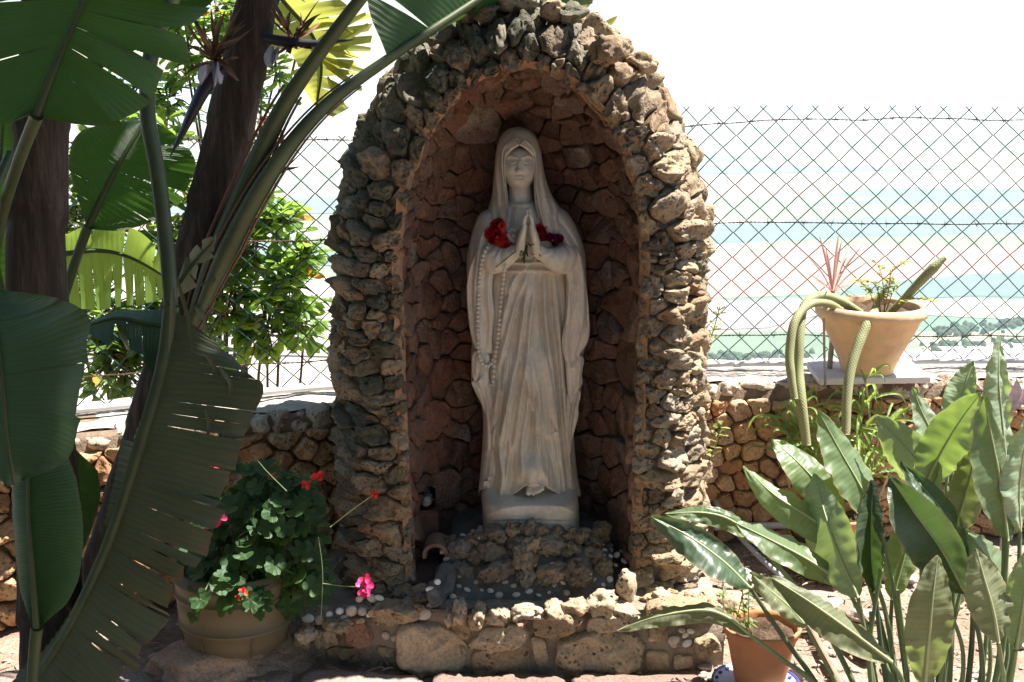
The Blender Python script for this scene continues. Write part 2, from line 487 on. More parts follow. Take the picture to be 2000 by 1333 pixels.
# fields that stand out in the valley, each on the plain
def field(poly, col, k):
    m = mat_plain('field_soil', col, 1.0, 0.12, 0.01, 0, spec=0.0)
    P = [on_z(x, y, VZ+0.4+0.15*k) for x, y in poly]
    o = build('field', [tuple(p) for p in P], [tuple(range(len(P)))], m, smooth=False)
    tag(o, kind='structure'); return o
TEAL, PINK, CREAM, SAGE, LILAC = (0.12, 0.17, 0.16), (0.40, 0.215, 0.17), (0.42, 0.37, 0.30), (0.13, 0.18, 0.12), (0.30, 0.26, 0.25)
fields = [
    ([(1100, 452), (1640, 428), (2300, 392), (2300, 450), (1700, 462), (1100, 492)], TEAL),
    ([(1560, 400), (2300, 388), (2300, 372), (1850, 384)], TEAL),
    ([(1000, 560), (1300, 520), (1560, 478), (2300, 490), (2300, 520), (1850, 548), (1600, 575), (1000, 600)], PINK),
    ([(1640, 560), (1900, 535), (2300, 520), (2300, 590), (1900, 578), (1690, 588)], TEAL),
    ([(1660, 590), (1900, 582), (2300, 600), (2300, 640), (1800, 615)], CREAM),
    ([(1000, 600), (1600, 582), (1660, 600), (1500, 640), (1000, 660)], LILAC),
    ([(1100, 668), (1500, 646), (1640, 650), (1640, 705), (1100, 720)], SAGE),
    ([(1690, 690), (2300, 640), (2300, 735), (1690, 730)], CREAM),
    ([(-300, 560), (350, 520), (680, 545), (1000, 575), (1000, 625), (560, 640), (-300, 640)], CREAM),
    ([(-300, 470), (500, 470), (1000, 500), (1000, 540), (500, 510), (-300, 540)], TEAL),
    ([(-300, 400), (500, 385), (1000, 395), (1000, 420), (400, 415), (-300, 430)], TEAL),
    ([(-300, 650), (600, 650), (1000, 665), (1000, 705), (400, 690), (-300, 720)], LILAC),
    ([(-300, 725), (400, 697), (1000, 712), (1000, 820), (-300, 880)], CREAM),
    ([(1000, 330), (1500, 322), (1900, 330), (1500, 338), (1000, 345)], TEAL),
]
for k, (pl, col) in enumerate(fields): field(pl, col, k)
# far wood: belts of trees on the plain
wood_m = mat_plain('far_foliage', (0.045, 0.075, 0.035), 1.0, 0.4, 0.1, 0, spec=0.0)
def wood(strip, n, seed):
    rng = random.Random(seed); mb = MB()
    bm = bmesh.new(); bmesh.ops.create_icosphere(bm, subdivisions=1, radius=1)
    sv = np.array([v.co[:] for v in bm.verts]); sf = [tuple(v.index for v in f.verts) for f in bm.faces]; bm.free()
    for _ in range(n):
        k = rng.random()*(len(strip)-1); i = int(k); u = k-i
        x = strip[i][0]*(1-u)+strip[i+1][0]*u+rng.gauss(0, 22); y = strip[i][1]*(1-u)+strip[i+1][1]*u+rng.gauss(0, 4.0)
        p = on_z(x, y, VZ); r = rng.uniform(2.0, 5.0)
        vv = sv*(1+0.35*np.array([[rng.uniform(-1, 1)] for _ in sv]))*np.array([r, r, r*rng.uniform(0.8, 1.2)])+np.array(p)+np.array([0, 0, r*0.7])
        mb.add(vv, sf)
    o = mb.build('far_wood', wood_m)
    tag(o, 'far belt of blue-green trees on the hazy plain', 'trees', kind='stuff'); return o
tag(wood([(1840, 652), (1900, 645), (2000, 635), (2100, 630)], 170, 1), 'far belt of trees on the plain beyond the tall bowl')
tag(wood([(1830, 684), (1900, 676), (2050, 668)], 70, 2), 'thin far row of trees near pale roofs on the plain')
tag(wood([(1390, 705), (1450, 700), (1560, 702)], 120, 3), 'far dark trees on the plain just above the garden wall')
roof_m = mat_plain('pale_roof', (0.7, 0.7, 0.72), 0.8, 0.05, 0.1, 0)
for i, (x, y, w, d, rz) in enumerate([(1800, 697, 60, 12, .1), (1880, 699, 75, 14, .05), (1960, 694, 70, 14, .1), (1870, 686, 60, 10, .0), (1990, 680, 50, 10, .1)]):
    p = on_z(x, y, VZ)
    mb = MB()
    bx = np.array([(-w/2, -d/2, 0), (w/2, -d/2, 0), (w/2, d/2, 0), (-w/2, d/2, 0), (-w/2, -d/2, 3.5), (w/2, -d/2, 3.5), (w/2, d/2, 3.5), (-w/2, d/2, 3.5), (-w/2, 0, 5.5), (w/2, 0, 5.5)], float)
    c_, s_ = math.cos(rz), math.sin(rz)
    bx[:, :2] = bx[:, :2] @ np.array([[c_, s_], [-s_, c_]])
    mb.add(bx+np.array(p), [(0, 1, 5, 4), (1, 2, 6, 9, 5), (2, 3, 7, 6), (3, 0, 4, 8, 7), (4, 5, 9, 8), (6, 7, 8, 9)])
    tag(mb.build('greenhouse', roof_m, smooth=False, origin=p), 'long low white greenhouse far off on the plain', 'greenhouse', 'far greenhouses on the plain')

# the hazy air over the valley
hz = bpy.data.materials.new('haze'); hz.use_nodes = True
nt = hz.node_tree; nt.nodes.clear()
pv = nt.nodes.new('ShaderNodeVolumePrincipled'); pv.inputs['Color'].default_value = (0.66, 0.79, 0.90, 1); pv.inputs['Density'].default_value = 1.15e-4
pv.inputs['Anisotropy'].default_value = 0.0
ho = nt.nodes.new('ShaderNodeOutputMaterial'); nt.links.new(pv.outputs[0], ho.inputs['Volume'])
HX, HT = 33000, 7.5
V = [(-HX, -HX, VZ-2), (HX, -HX, VZ-2), (HX, HX, VZ-2), (-HX, HX, VZ-2), (-HX, -HX, HT), (HX, -HX, HT), (HX, HX, HT), (-HX, HX, HT)]
haze = build('haze', V, [(0, 3, 2, 1), (4, 5, 6, 7), (0, 1, 5, 4), (1, 2, 6, 5), (2, 3, 7, 6), (3, 0, 4, 7)], hz, smooth=False)
tag(haze, 'pale haze filling the air over the valley', 'haze', kind='stuff')
# ================================================================ GARDEN WALL + FENCE
WALL_H = 0.54
fence_line = [(-2.9, 3.05), (-1.34, 3.69), (-0.6, 3.99), (0.69, 4.32), (2.3, 4.41), (3.2, 4.45)]
FL = np.array(fence_line)
FK = np.concatenate([[0], np.cumsum(np.linalg.norm(np.diff(FL, axis=0), axis=1))])
def fence_at(s):
    return np.array([np.interp(s, FK, FL[:, 0]), np.interp(s, FK, FL[:, 1])])
def fence_n(s):
    a, b_ = fence_at(s-0.15), fence_at(s+0.15); t = b_-a; t /= np.linalg.norm(t)
    return np.array([t[1], -t[0]])     # towards the camera
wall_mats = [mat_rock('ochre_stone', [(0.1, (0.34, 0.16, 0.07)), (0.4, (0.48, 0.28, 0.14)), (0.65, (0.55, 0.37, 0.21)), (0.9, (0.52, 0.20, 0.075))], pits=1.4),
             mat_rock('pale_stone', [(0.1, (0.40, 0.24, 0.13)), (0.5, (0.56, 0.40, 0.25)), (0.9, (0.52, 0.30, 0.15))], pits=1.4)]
mortar_m = mat_plain('earth_mortar', (0.20, 0.145, 0.105), 0.95, 0.35, 25, 0.8, 90, 0.008, 0.1)
mortar_grey = mat_plain('grey_mortar', (0.17, 0.155, 0.14), 0.95, 0.3, 25, 0.8, 110, 0.006, 0.1)
wall = empty('garden_wall', (0, 4.0, 0), 'low ochre rubble stone wall under the chain link fence', 'wall')
WT = 0.30      # the fence stands near the back edge of the wall
def wall_map(s, z, h, front=0.24):
    p = fence_at(s); n = fence_n(s)
    q = p+n*(front+h)
    return (q[0], q[1], z)
# core
mb = MB(); V = []
ss = np.linspace(0.0, FK[-1], 90)
prof = [(0.225, -0.05), (0.225, WALL_H-0.03), (0.20, WALL_H-0.012), (-0.13, WALL_H-0.012), (-0.15, WALL_H-0.04), (-0.15, -3.0)]
for s in ss:
    for h, z in prof:
        p = fence_at(s)+fence_n(s)*h
        V.append((p[0], p[1], z+(0.008*noise.noise(Vector((s*9, h*20, z))) if z > 0 else 0)))
mb.add(V, grid_faces(len(ss), len(prof)))
mb.build('mortar_bed', mortar_m, wall)
def wall_cells(s0, s1, z0, z1, dmin, dmax, seed, asp=0.72):
    rng = random.Random(seed)
    pts = scatter(rng, lambda p: True, (s0, z0/asp, s1, z1/asp), dmin, dmax, 9000)
    dom = [(s0, z0/asp), (s1, z0/asp), (s1, z1/asp), (s0, z1/asp)]
    return [[(u, v*asp) for u, v in c_] for c_ in voronoi_cells(pts, dom)]
def s_of_px(px, py=720):
    best = min(np.linspace(0, FK[-1], 400), key=lambda s: abs(project(np.array([[*(fence_at(s)+fence_n(s)*0.24), 0.4]]))[0, 0]-px))
    return best
sR0, sR1, sL0, sL1 = s_of_px(1370), s_of_px(2150), s_of_px(-150), s_of_px(760)
rubble('stone', wall_cells(sR0, sR1, 0.0, WALL_H-0.055, 0.045, 0.15, 3), None, wall, wall_map, seed=3, gap=0.004, height=0.022, depth=0.02, mats=wall_mats, nb=32, rings=7, rough=0.40, pits=0.6, tilt=0.3, warp=0.012, corner=0.11, facets=2, flat=3.2)
rubble('stone', wall_cells(sL0, sL1, 0.0, WALL_H-0.055, 0.06, 0.20, 4), None, wall, wall_map, seed=4, gap=0.005, height=0.03, depth=0.02, mats=wall_mats, nb=32, rings=7, rough=0.42, pits=0.6, tilt=0.3, warp=0.014, corner=0.11, facets=2, flat=3.2)
# rough coping stones along the front edge of the top
rng = random.Random(5)
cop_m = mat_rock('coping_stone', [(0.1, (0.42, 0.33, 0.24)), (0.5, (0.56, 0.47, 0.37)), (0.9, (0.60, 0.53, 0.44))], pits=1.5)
for (a, b_) in ((sL0, sL1), (sR0, sR1)):
    s = a
    while s < b_:
        L = rng.uniform(0.06, 0.12)
        p = fence_at(s+L/2)+fence_n(s+L/2)*rng.uniform(0.175, 0.195)
        t = fence_at(s+L)-fence_at(s)
        inst('coping_stone', rock_mesh(rng.randrange(8), cop_m, 4, 0.6, 0.8), (p[0], p[1], WALL_H-0.03+rng.uniform(-.008, .006)), (rng.uniform(-.2, .2), rng.uniform(-.1, .1), math.atan2(t[1], t[0])+rng.choice((0, math.pi))), (L*0.58, rng.uniform(0.05, 0.062), rng.uniform(0.034, 0.046)), wall)
        s += L*0.93
top_m = mat_plain('wall_top_cement', (0.48, 0.43, 0.38), 0.95, 0.3, 12, 0.9, 60, 0.01, 0.1)
V = []; ss = np.linspace(0.0, FK[-1], 160); hs = np.linspace(0.19, -0.15, 12)
for s in ss:
    for h in hs:
        p = fence_at(s)+fence_n(s)*h
        V.append((p[0], p[1], WALL_H-0.004+0.012*fbm(Vector((p[0]*8, p[1]*8, 0)), 3)))
build('wall_top', V, grid_faces(len(ss), len(hs)), top_m, wall)

# ---- fence
fence = empty('chain_link_fence', (0, 4.3, WALL_H), 'green plastic coated chain link fence with three strands of barbed wire', 'fence')
wire_m = mat_plain('green_coated_wire', (0.03, 0.075, 0.072), 0.8, 0.2, 30, 0)
rust_m = mat_plain('rusty_wire', (0.10, 0.055, 0.04), 0.8, 0.4, 60, 0.3, 400, 0.001)
F_TOP, F_BOT = 1.385, WALL_H+0.02
def fence_pt(s, z, off=0.0):
    p = fence_at(s)+fence_n(s)*(0.0+off)
    w = 0.02*noise.noise(Vector((s*1.3, z*1.5, 4.0)))+0.006*noise.noise(Vector((s*7, z*7, 1.0)))
    n = fence_n(s)
    return np.array([p[0]+n[0]*w, p[1]+n[1]*w, z+0.006*noise.noise(Vector((s*6, z*6, 9.0)))])
DX, DZ = 0.088, 0.082          # diamond width / height
mb = MB()
s = 0.05; i = 0
rngw = random.Random(8)
def top_of(s): 
    return F_TOP+0.028*noise.noise(Vector((s*2.1, 0, 0)))+ (0.045 if s > 3.6 else -0.012)
while s < FK[-1]-0.1:
    P = []
    z = F_BOT; k = 0
    zt = top_of(s)
    while z < zt:
        ss_ = s+(DX/2 if k % 2 else 0)*0.98
        P.append((ss_, z, 0.0016*(1 if (k+i) % 2 else -1)))
        z += DZ/2; k += 1
    Q = []
    for a in range(len(P)-1):
        for u in (0.0, 0.12, 0.5, 0.88):
            Q.append(fence_pt(P[a][0]*(1-u)+P[a+1][0]*u, P[a][1]*(1-u)+P[a+1][1]*u, P[a][2]*(1-u)+P[a+1][2]*u))
    Q.append(fence_pt(*P[-1]))
    # twisted selvedge at the top
    Q.append(fence_pt(P[-1][0]+0.012, P[-1][1]+0.012)); 
    V, F = tube(np.array(Q), 0.0019, 4)
    mb.add(V, F)
    # the neighbour, mirrored
    Q = []
    P2 = [(s+DX-(p[0]-s), p[1], -p[2]) for p in P]
    for a in range(len(P2)-1):
        for u in (0.0, 0.12, 0.5, 0.88):
            Q.append(fence_pt(P2[a][0]*(1-u)+P2[a+1][0]*u, P2[a][1]*(1-u)+P2[a+1][1]*u, P2[a][2]*(1-u)+P2[a+1][2]*u))
    Q.append(fence_pt(*P2[-1])); Q.append(fence_pt(P2[-1][0]-0.012, P2[-1][1]+0.012))
    V, F = tube(np.array(Q), 0.0019, 4); mb.add(V, F)
    s += DX; i += 1
o = mb.build('wire_mesh', wire_m, fence); tag(o, kind='stuff')
# barbed wire: two twisted strands and four-point barbs
for z0, zr in ((1.350, 1.405), (1.040, 1.052), (0.655, 0.660)):
    mb = MB()
    sv = np.arange(0.0, FK[-1]-0.05, 0.012)
    line = []
    for s in sv:
        z = z0+(zr-z0)*min(max((s-3.0)/1.5, 0), 1)-0.016*math.sin((s*1.6) % math.pi)+0.004*noise.noise(Vector((s*5, z0, 2)))
        line.append(fence_pt(s, z, 0.008))
    line = np.array(line)
    for ph in (0, math.pi):
        L2 = line.copy()
        L2[:, 2] += 0.0017*np.cos(sv*210+ph); L2[:, 1] += 0.0017*np.sin(sv*210+ph)
        V, F = tube(L2, 0.0015, 4); mb.add(V, F)
    strand = mb.build('barbed_wire', rust_m, fence)
    s = 0.06
    while s < FK[-1]-0.1:
        mb = MB(); i0 = int(s/0.012); p = line[min(i0, len(line)-1)]
        a0 = rngw.uniform(0, 6)
        for q in range(2):
            a = a0+q*1.5; d = np.array([math.cos(a)*0.5, -0.4*math.sin(a*1.7), math.sin(a)])*0.014
            e = np.array([0.006*(q-0.5), 0, 0])
            V, F = tube(np.array([p+e-d, p+e, p+e+d]), [0.0006, 0.0013, 0.0006], 4); mb.add(V, F)
        V, F = tube(np.array([p-[0.006, 0, 0], p+[0.006, 0, 0]]), 0.0031, 6); mb.add(V, F)
        mb.build('barb', rust_m, strand)
        s += rngw.uniform(0.085, 0.115)
# plastic conduit that runs along the foot of the fence
pipe_m = mat_plain('grey_conduit', (0.55, 0.55, 0.56), 0.5, 0.1, 20, 0.1)
sv = np.linspace(0.0, FK[-1]-0.05, 60)
P = [np.array([*(fence_at(s)+fence_n(s)*(0.035+0.008*noise.noise(Vector((s*2, 0, 0))))), WALL_H+0.022+0.004*noise.noise(Vector((s*3, 5, 0)))]) for s in sv]
V, F = tube(np.array(P), 0.0105, 8)
cond = build('conduit', V, F, pipe_m)
tag(cond, 'pale grey plastic conduit lying along the wall top at the fence foot', 'pipe')
for s in np.arange(0.3, FK[-1]-0.2, 0.45):
    p = np.array([*(fence_at(s)+fence_n(s)*0.035), WALL_H+0.022]); t = fence_at(s+.01)-fence_at(s-.01); t = np.array([t[0], t[1], 0])/np.linalg.norm(t)
    V, F = tube(np.array([p-t*0.012, p+t*0.012]), 0.0128, 8); build('collar', V, F, pipe_m, cond)
# ================================================================ GROTTO
GY = 3.28                     # front plane
XC = at(1018, 500, GY).x
ZS, ZB = 1.06, 0.06           # springing height, foot of the piers
W0, H0 = 0.318, 0.495         # opening
W1, H1, E1 = 0.478, 0.640, 1.95
NICHE_D, BACK_D = 0.44, 0.60
grotto = empty('grotto', (XC, GY+0.3, 0), 'arched grotto of rough porous stones sheltering the statue', 'grotto')
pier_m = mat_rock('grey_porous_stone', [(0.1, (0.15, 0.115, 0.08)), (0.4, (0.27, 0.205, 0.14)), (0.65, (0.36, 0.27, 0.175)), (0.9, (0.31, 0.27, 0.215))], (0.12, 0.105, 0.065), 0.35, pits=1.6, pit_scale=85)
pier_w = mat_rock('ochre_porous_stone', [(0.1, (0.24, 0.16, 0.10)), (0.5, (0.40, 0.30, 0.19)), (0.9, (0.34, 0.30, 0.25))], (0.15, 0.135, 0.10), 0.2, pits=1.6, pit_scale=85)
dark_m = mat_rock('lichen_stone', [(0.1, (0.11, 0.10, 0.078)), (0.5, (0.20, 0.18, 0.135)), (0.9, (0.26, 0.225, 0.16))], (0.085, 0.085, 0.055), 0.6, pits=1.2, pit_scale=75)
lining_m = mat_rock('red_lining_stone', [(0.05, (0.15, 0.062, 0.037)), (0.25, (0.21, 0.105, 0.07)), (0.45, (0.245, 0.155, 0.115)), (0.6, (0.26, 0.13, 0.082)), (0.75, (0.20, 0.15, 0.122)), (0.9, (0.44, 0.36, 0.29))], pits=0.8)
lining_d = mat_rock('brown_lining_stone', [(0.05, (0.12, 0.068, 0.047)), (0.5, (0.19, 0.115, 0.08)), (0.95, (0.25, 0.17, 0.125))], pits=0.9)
# arch curves: s runs up the left pier, over, and down the right pier
LEG = ZS-ZB
TH = np.linspace(math.pi, 0, 181)
def curve(w, h, e, th):
    c_, s_ = math.cos(th), math.sin(th)
    return XC+w*math.copysign(abs(c_)**(2/e), c_), ZS+h*abs(s_)**(2/e)
midx = np.array([curve((W0+W1)/2, (H0+H1)/2, 2.07, t) for t in TH])
ARC = np.concatenate([[0], np.cumsum(np.linalg.norm(np.diff(midx, axis=0), axis=1))]); ARCL = ARC[-1]
STOT = 2*LEG+ARCL
def io(s):
    """inner and outer point of the arch band at path length s"""
    if s < LEG:
        z = ZB+s; k = (1-s/LEG)
        return (XC-W0+0.028*k*k, z), (XC-W1-0.012*math.sin(k*3.0), z)
    if s > LEG+ARCL:
        z = ZB+(STOT-s); k = 1-(STOT-s)/LEG
        return (XC+W0-0.012*k, z), (XC+W1+0.018*k, z)
    th = float(np.interp(s-LEG, ARC, TH))
    return curve(W0, H0, 2.0, th), curve(W1, H1, E1, th)
BW = W1-W0
def front_map(s, t, h):
    """front face of the arch, t 0 at the opening .. BW at the outside; the outer corner rolls back"""
    i, o = io(min(max(s, 0), STOT)); k = t/BW
    x = i[0]+(o[0]-i[0])*k; z = i[1]+(o[1]-i[1])*k
    kk = max(0, k-0.40)
    roll = 0.33*kk**1.7; sl_ = 0.33*1.7*kk**0.7/BW
    v = np.array([o[0]-i[0], o[1]-i[1]]); v /= np.linalg.norm(v)
    q = 1/math.hypot(1, sl_)
    return (x+v[0]*sl_*q*h, GY+roll-h*q, z+v[1]*sl_*q*h)
def side_map(s, d, h):
    i, o = io(min(max(s, 0), STOT)); v = np.array([o[0]-i[0], o[1]-i[1]]); v /= np.linalg.norm(v)
    return (o[0]+v[0]*h, GY+0.12+d*0.85, o[1]+v[1]*h)
def niche_map(u, v, h):
    """u across the niche (arc), v upwards; upper part is a half dome"""
    Q = math.pi/2*W0
    uu = max(-Q, min(Q, u))
    if v <= ZS:
        a = uu/W0; k = 1-max(v-ZB, 0)/LEG
        w = W0-0.02*k
        p = np.array([XC+w*math.sin(a), GY+NICHE_D*abs(math.cos(a))**0.85, v]); n = np.array([-math.sin(a)*0.9, -math.cos(a)-0.05, 0])
    else:
        y = (v-ZS)*(W0/H0)
        r = math.hypot(uu, y)/Q; al = math.atan2(y, uu)
        r = min(r, 1.0); ps = r*math.pi/2
        l = math.sin(ps); d = abs(math.cos(ps))**0.85
        p = np.array([XC+W0*l*math.cos(al), GY+NICHE_D*d, ZS+H0*l*math.sin(al)]); n = np.array([-l*math.cos(al), -math.cos(ps)-0.05, -l*math.sin(al)])
    n /= np.linalg.norm(n)
    return tuple(p+n*h)
# mortar core
mb = MB()
ss = np.linspace(0, STOT, 160)
V = [front_map(s, t, -0.008) for s in ss for t in np.linspace(0, BW, 6)]; mb.add(V, grid_faces(len(ss), 6))
V = [side_map(s, d, -0.02) for s in ss for d in np.linspace(-0.02, BACK_D-0.04, 5)]; mb.add(V, grid_faces(len(ss), 5))
V = []; nu, nv = 40, 60
Q = math.pi/2*W0
for i in range(nu):
    u = -Q+2*Q*i/(nu-1)
    vtop = ZS+math.sqrt(max(0, Q*Q-u*u))*H0/W0
    for j in range(nv): V.append(niche_map(u, ZB+(vtop-ZB)*j/(nv-1), -0.012))
mb.add(V, grid_faces(nu, nv))
V = []
for s in ss:
    i, o = io(s); V.append((o[0]*0.985+XC*0.015, GY+BACK_D, o[1])); V.append((XC, GY+BACK_D, min(o[1], ZS)))
mb.add(V, grid_faces(len(ss), 2))
mb.build('mortar_core', mortar_grey, grotto)
# front stones
rng = random.Random(21)
def band_cells(s0, s1, dmin, dmax, asp, seed, t0=-0.008, t1=BW+0.012):
    r_ = random.Random(seed)
    # stones lie long across the pier (asp < 1: squeezed along s)
    pts = scatter(r_, lambda p: True, (s0/asp, t0, s1/asp, t1), dmin, dmax, 9000)
    dom = [(s0/asp, t0), (s1/asp, t0), (s1/asp, t1), (s0/asp, t1)]
    return [[(a*asp, c_) for a, c_ in poly] for poly in voronoi_cells(pts, dom)]
FR = dict(gap=0.002, depth=0.03, nb=44, rings=10, rough=0.66, pits=1.5, tilt=0.42, nscale=1.0, warp=0.012, facets=3)
rubble('stone', band_cells(0, LEG, 0.042, 0.14, 0.70, 31), None, grotto, front_map, seed=31, height=0.036, mats=[pier_m, dark_m, pier_m, pier_w], **FR)
rubble('stone', band_cells(LEG, LEG+ARCL*0.62, 0.046, 0.16, 0.85, 32), None, grotto, front_map, seed=32, height=0.034, mats=[dark_m, dark_m, pier_m], **FR)
rubble('stone', band_cells(LEG+ARCL*0.62, LEG+ARCL, 0.046, 0.15, 0.8, 33), None, grotto, front_map, seed=33, height=0.034, mats=[pier_m, pier_m, pier_w], **FR)
rubble('stone', band_cells(LEG+ARCL, STOT, 0.040, 0.13, 0.70, 34), None, grotto, front_map, seed=34, height=0.036, mats=[pier_m, pier_w, pier_w], **FR)
# outer faces
def side_cells(s0, s1, seed, dm=0.08, dM=0.13):
    r_ = random.Random(seed)
    pts = scatter(r_, lambda p: True, (s0, 0, s1, BACK_D), dm, dM, 5000)
    return voronoi_cells(pts, [(s0, 0), (s1, 0), (s1, BACK_D), (s0, BACK_D)])
SD = dict(gap=0.002, depth=0.02, nb=30, rings=7, rough=0.6, pits=1.2, tilt=0.3, warp=0.010)
rubble('side_stone', side_cells(0, LEG+ARCL*0.5, 41), None, grotto, side_map, seed=41, height=0.03, mats=[dark_m, pier_m], **SD)
rubble('side_stone', side_cells(LEG+ARCL*0.5, STOT, 42, 0.06, 0.11), None, grotto, side_map, seed=42, height=0.034, mats=[pier_m, pier_w], **SD)
# lining of the niche
r_ = random.Random(51)
def in_niche(p):
    u, v = p
    if v < ZS: return abs(u) < Q
    return u*u+((v-ZS)*W0/H0)**2 < Q*Q
pts = scatter(r_, in_niche, (-Q, ZB, Q, ZS+Q*H0/W0), 0.040, 0.26, 20000)
dom = [(-Q, ZB), (Q, ZB)]+[(Q*math.cos(a), ZS+Q*math.sin(a)*H0/W0) for a in np.linspace(0, math.pi, 25)]
rubble('lining_stone', voronoi_cells(pts, dom), None, grotto, niche_map, seed=51, gap=0.0035, height=0.018, depth=0.012, mats=[lining_m, lining_m, lining_d], nb=36, rings=7, rough=0.24, pits=0.25, flat=5.5, tilt=0.22, warp=0.020, corner=0.06, facets=3)
# orange mortar lip round the opening
lip_m = mat_plain('orange_mortar', (0.42, 0.24, 0.13), 0.95, 0.35, 18, 0.9, 70, 0.01, 0.1)
V = []
sl = np.linspace(0.05, STOT-0.05, 240)
for s in sl:
    i, o = io(s); v = np.array([o[0]-i[0], o[1]-i[1]]); v /= np.linalg.norm(v)
    j = 0.006*fbm(Vector((s*18, 0, 0)), 3)
    for d, k in ((-0.012, 0.016), (-0.004, 0.002), (0.012, -0.010), (0.05, -0.004), (0.10, 0.004), (0.14, 0.012)):
        V.append((i[0]+v[0]*(k+j), GY+d+0.006*noise.noise(Vector((s*30, d*30, 0))), i[1]+v[1]*(k+j)))
build('mortar_lip', V, grid_faces(len(sl), 6), lip_m, grotto)
# a few proud stones on top of the arch
for i, (px, py, sx, sz, Y) in enumerate([(945, 18, .05, .03, GY+.05), (985, 2, .045, .028, GY+.08), (1085, 22, .04, .028, GY+.05), (1120, 28, .035, .03, GY+.04), (905, 28, .04, .028, GY+.06), (1020, 8, .045, .03, GY+.10), (850, 68, .036, .026, GY+.05), (1210, 92, .034, .028, GY+.05), (1180, 100, .05, .038, GY-.01), (1255, 125, .036, .03, GY+.04)]):
    p = at(px, py, Y)
    inst('top_stone', rock_mesh(10+i % 6, [dark_m, pier_m, pier_w][i % 3] if i < 8 else pier_w, 4, 0.6, 0.6), p, (rng.uniform(-.3, .3), rng.uniform(-.3, .3), rng.uniform(0, 6)), (sx, 0.045, sz), grotto)

# ---------------------------------------------------------------- podium in front (low wall, basin, rock pile)
podium = empty('grotto_podium', (XC, GY, 0), 'low podium wall of pale blocks with white shells set in mortar below the grotto', 'podium')
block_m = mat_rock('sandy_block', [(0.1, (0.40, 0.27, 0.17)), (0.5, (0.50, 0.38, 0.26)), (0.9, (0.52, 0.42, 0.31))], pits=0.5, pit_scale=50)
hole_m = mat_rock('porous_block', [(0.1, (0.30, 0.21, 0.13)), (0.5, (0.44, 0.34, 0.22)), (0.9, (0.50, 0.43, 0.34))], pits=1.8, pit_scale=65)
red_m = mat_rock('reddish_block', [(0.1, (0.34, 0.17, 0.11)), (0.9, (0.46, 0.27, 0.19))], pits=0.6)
shell_m = mat_plain('white_shell', (0.72, 0.68, 0.64), 0.45, 0.08, 60, 0.15, 300, 0.001, 0.4)
pod_mortar = mat_plain('sandy_mortar', (0.30, 0.245, 0.19), 0.95, 0.35, 25, 0.9, 90, 0.008, 0.1)
PX0, PX1 = at(575, 1250, 3.12).x, at(1420, 1250, 3.12).x
def pod_y(x):     # front face curves back towards both ends
    return 3.105+0.05*((x-0.08)/0.5)**2
def pod_top(x):   # height of the mortar top
    k = min(max((x-PX0)/0.34, 0), 1)
    return 0.085+0.075*k*k*(3-2*k) - 0.05*min(max((x-0.40)/0.2, 0), 1)
mb = MB(); V = []
xs = np.linspace(PX0, PX1, 70)
for x in xs:
    zt = pod_top(x)
    for dy, z in ((0.012, -0.04), (0.012, zt*0.5), (0.016, zt-0.02), (0.03, zt), (0.08, zt), (0.2, zt+0.0), (0.40, zt+0.02), (0.80, zt)):
        q = Vector((x*12, dy*12, z*12))
        V.append((x, pod_y(x)+dy+0.008*noise.noise(q), z+0.008*noise.noise(q*1.3+Vector((5, 0, 0)))))
mb.add(V, grid_faces(len(xs), 8))
mb.build('mortar_bed', pod_mortar, podium)
def pod_map(x, z, h): return (x, pod_y(x)+0.01-h, z)
def px_poly(pl, Y=None):
    out_ = []
    for x, y in pl:
        p = at(x, y, 3.10)
        out_.append((p.x, p.z))
    return out_
blocks = [
    ([(772, 1228), (850, 1218), (915, 1255), (915, 1322), (800, 1324), (770, 1302)], block_m, .032, .48),
    ([(917, 1274), (1030, 1258), (1050, 1335), (920, 1335)], hole_m, .016, .30),
    ([(1032, 1242), (1066, 1247), (1074, 1300), (1050, 1315)], block_m, .022, .15),
    ([(1086, 1254), (1130, 1237), (1250, 1245), (1264, 1268), (1248, 1320), (1088, 1320)], hole_m, .036, .50),
    ([(906, 1272), (938, 1232), (1020, 1216), (1036, 1235), (1030, 1258), (940, 1284)], hole_m, .045, .30),
    ([(1038, 1204), (1130, 1194), (1146, 1210), (1120, 1238), (1042, 1250)], hole_m, .045, .26),
    ([(664, 1236), (690, 1220), (720, 1240), (730, 1268), (700, 1284), (668, 1276)], red_m, .035, .40),
    ([(604, 1252), (640, 1244), (662, 1280), (608, 1294)], hole_m, .03, .5),
    ([(620, 1290), (690, 1284), (730, 1296), (700, 1312), (630, 1310)], hole_m, .02, .4),
    ([(728, 1276), (770, 1280), (768, 1302), (735, 1300)], hole_m, .02, .4),
    ([(722, 1202), (758, 1190), (815, 1195), (822, 1215), (772, 1232), (724, 1242)], hole_m, .04, .45),
    ([(872, 1222), (920, 1214), (934, 1240), (906, 1260), (880, 1248)], hole_m, .03, .5),
    ([(1145, 1205), (1200, 1195), (1250, 1205), (1262, 1232), (1190, 1240), (1140, 1238)], hole_m, .035, .4),
    ([(1262, 1190), (1330, 1182), (1392, 1196), (1390, 1225), (1320, 1228), (1266, 1218)], hole_m, .045, .5),
    ([(1268, 1225), (1312, 1232), (1310, 1262), (1272, 1270)], hole_m, .03, .5),
    ([(1262, 1278), (1312, 1282), (1310, 1322), (1262, 1322)], block_m, .02, .2),
    ([(1350, 1262), (1400, 1250), (1420, 1290), (1370, 1310)], hole_m, .03, .5),
    ([(1318, 1290), (1360, 1296), (1360, 1322), (1316, 1322)], block_m, .02, .3),
    ([(560, 1262), (596, 1258), (600, 1300), (560, 1305)], hole_m, .02, .4),
]
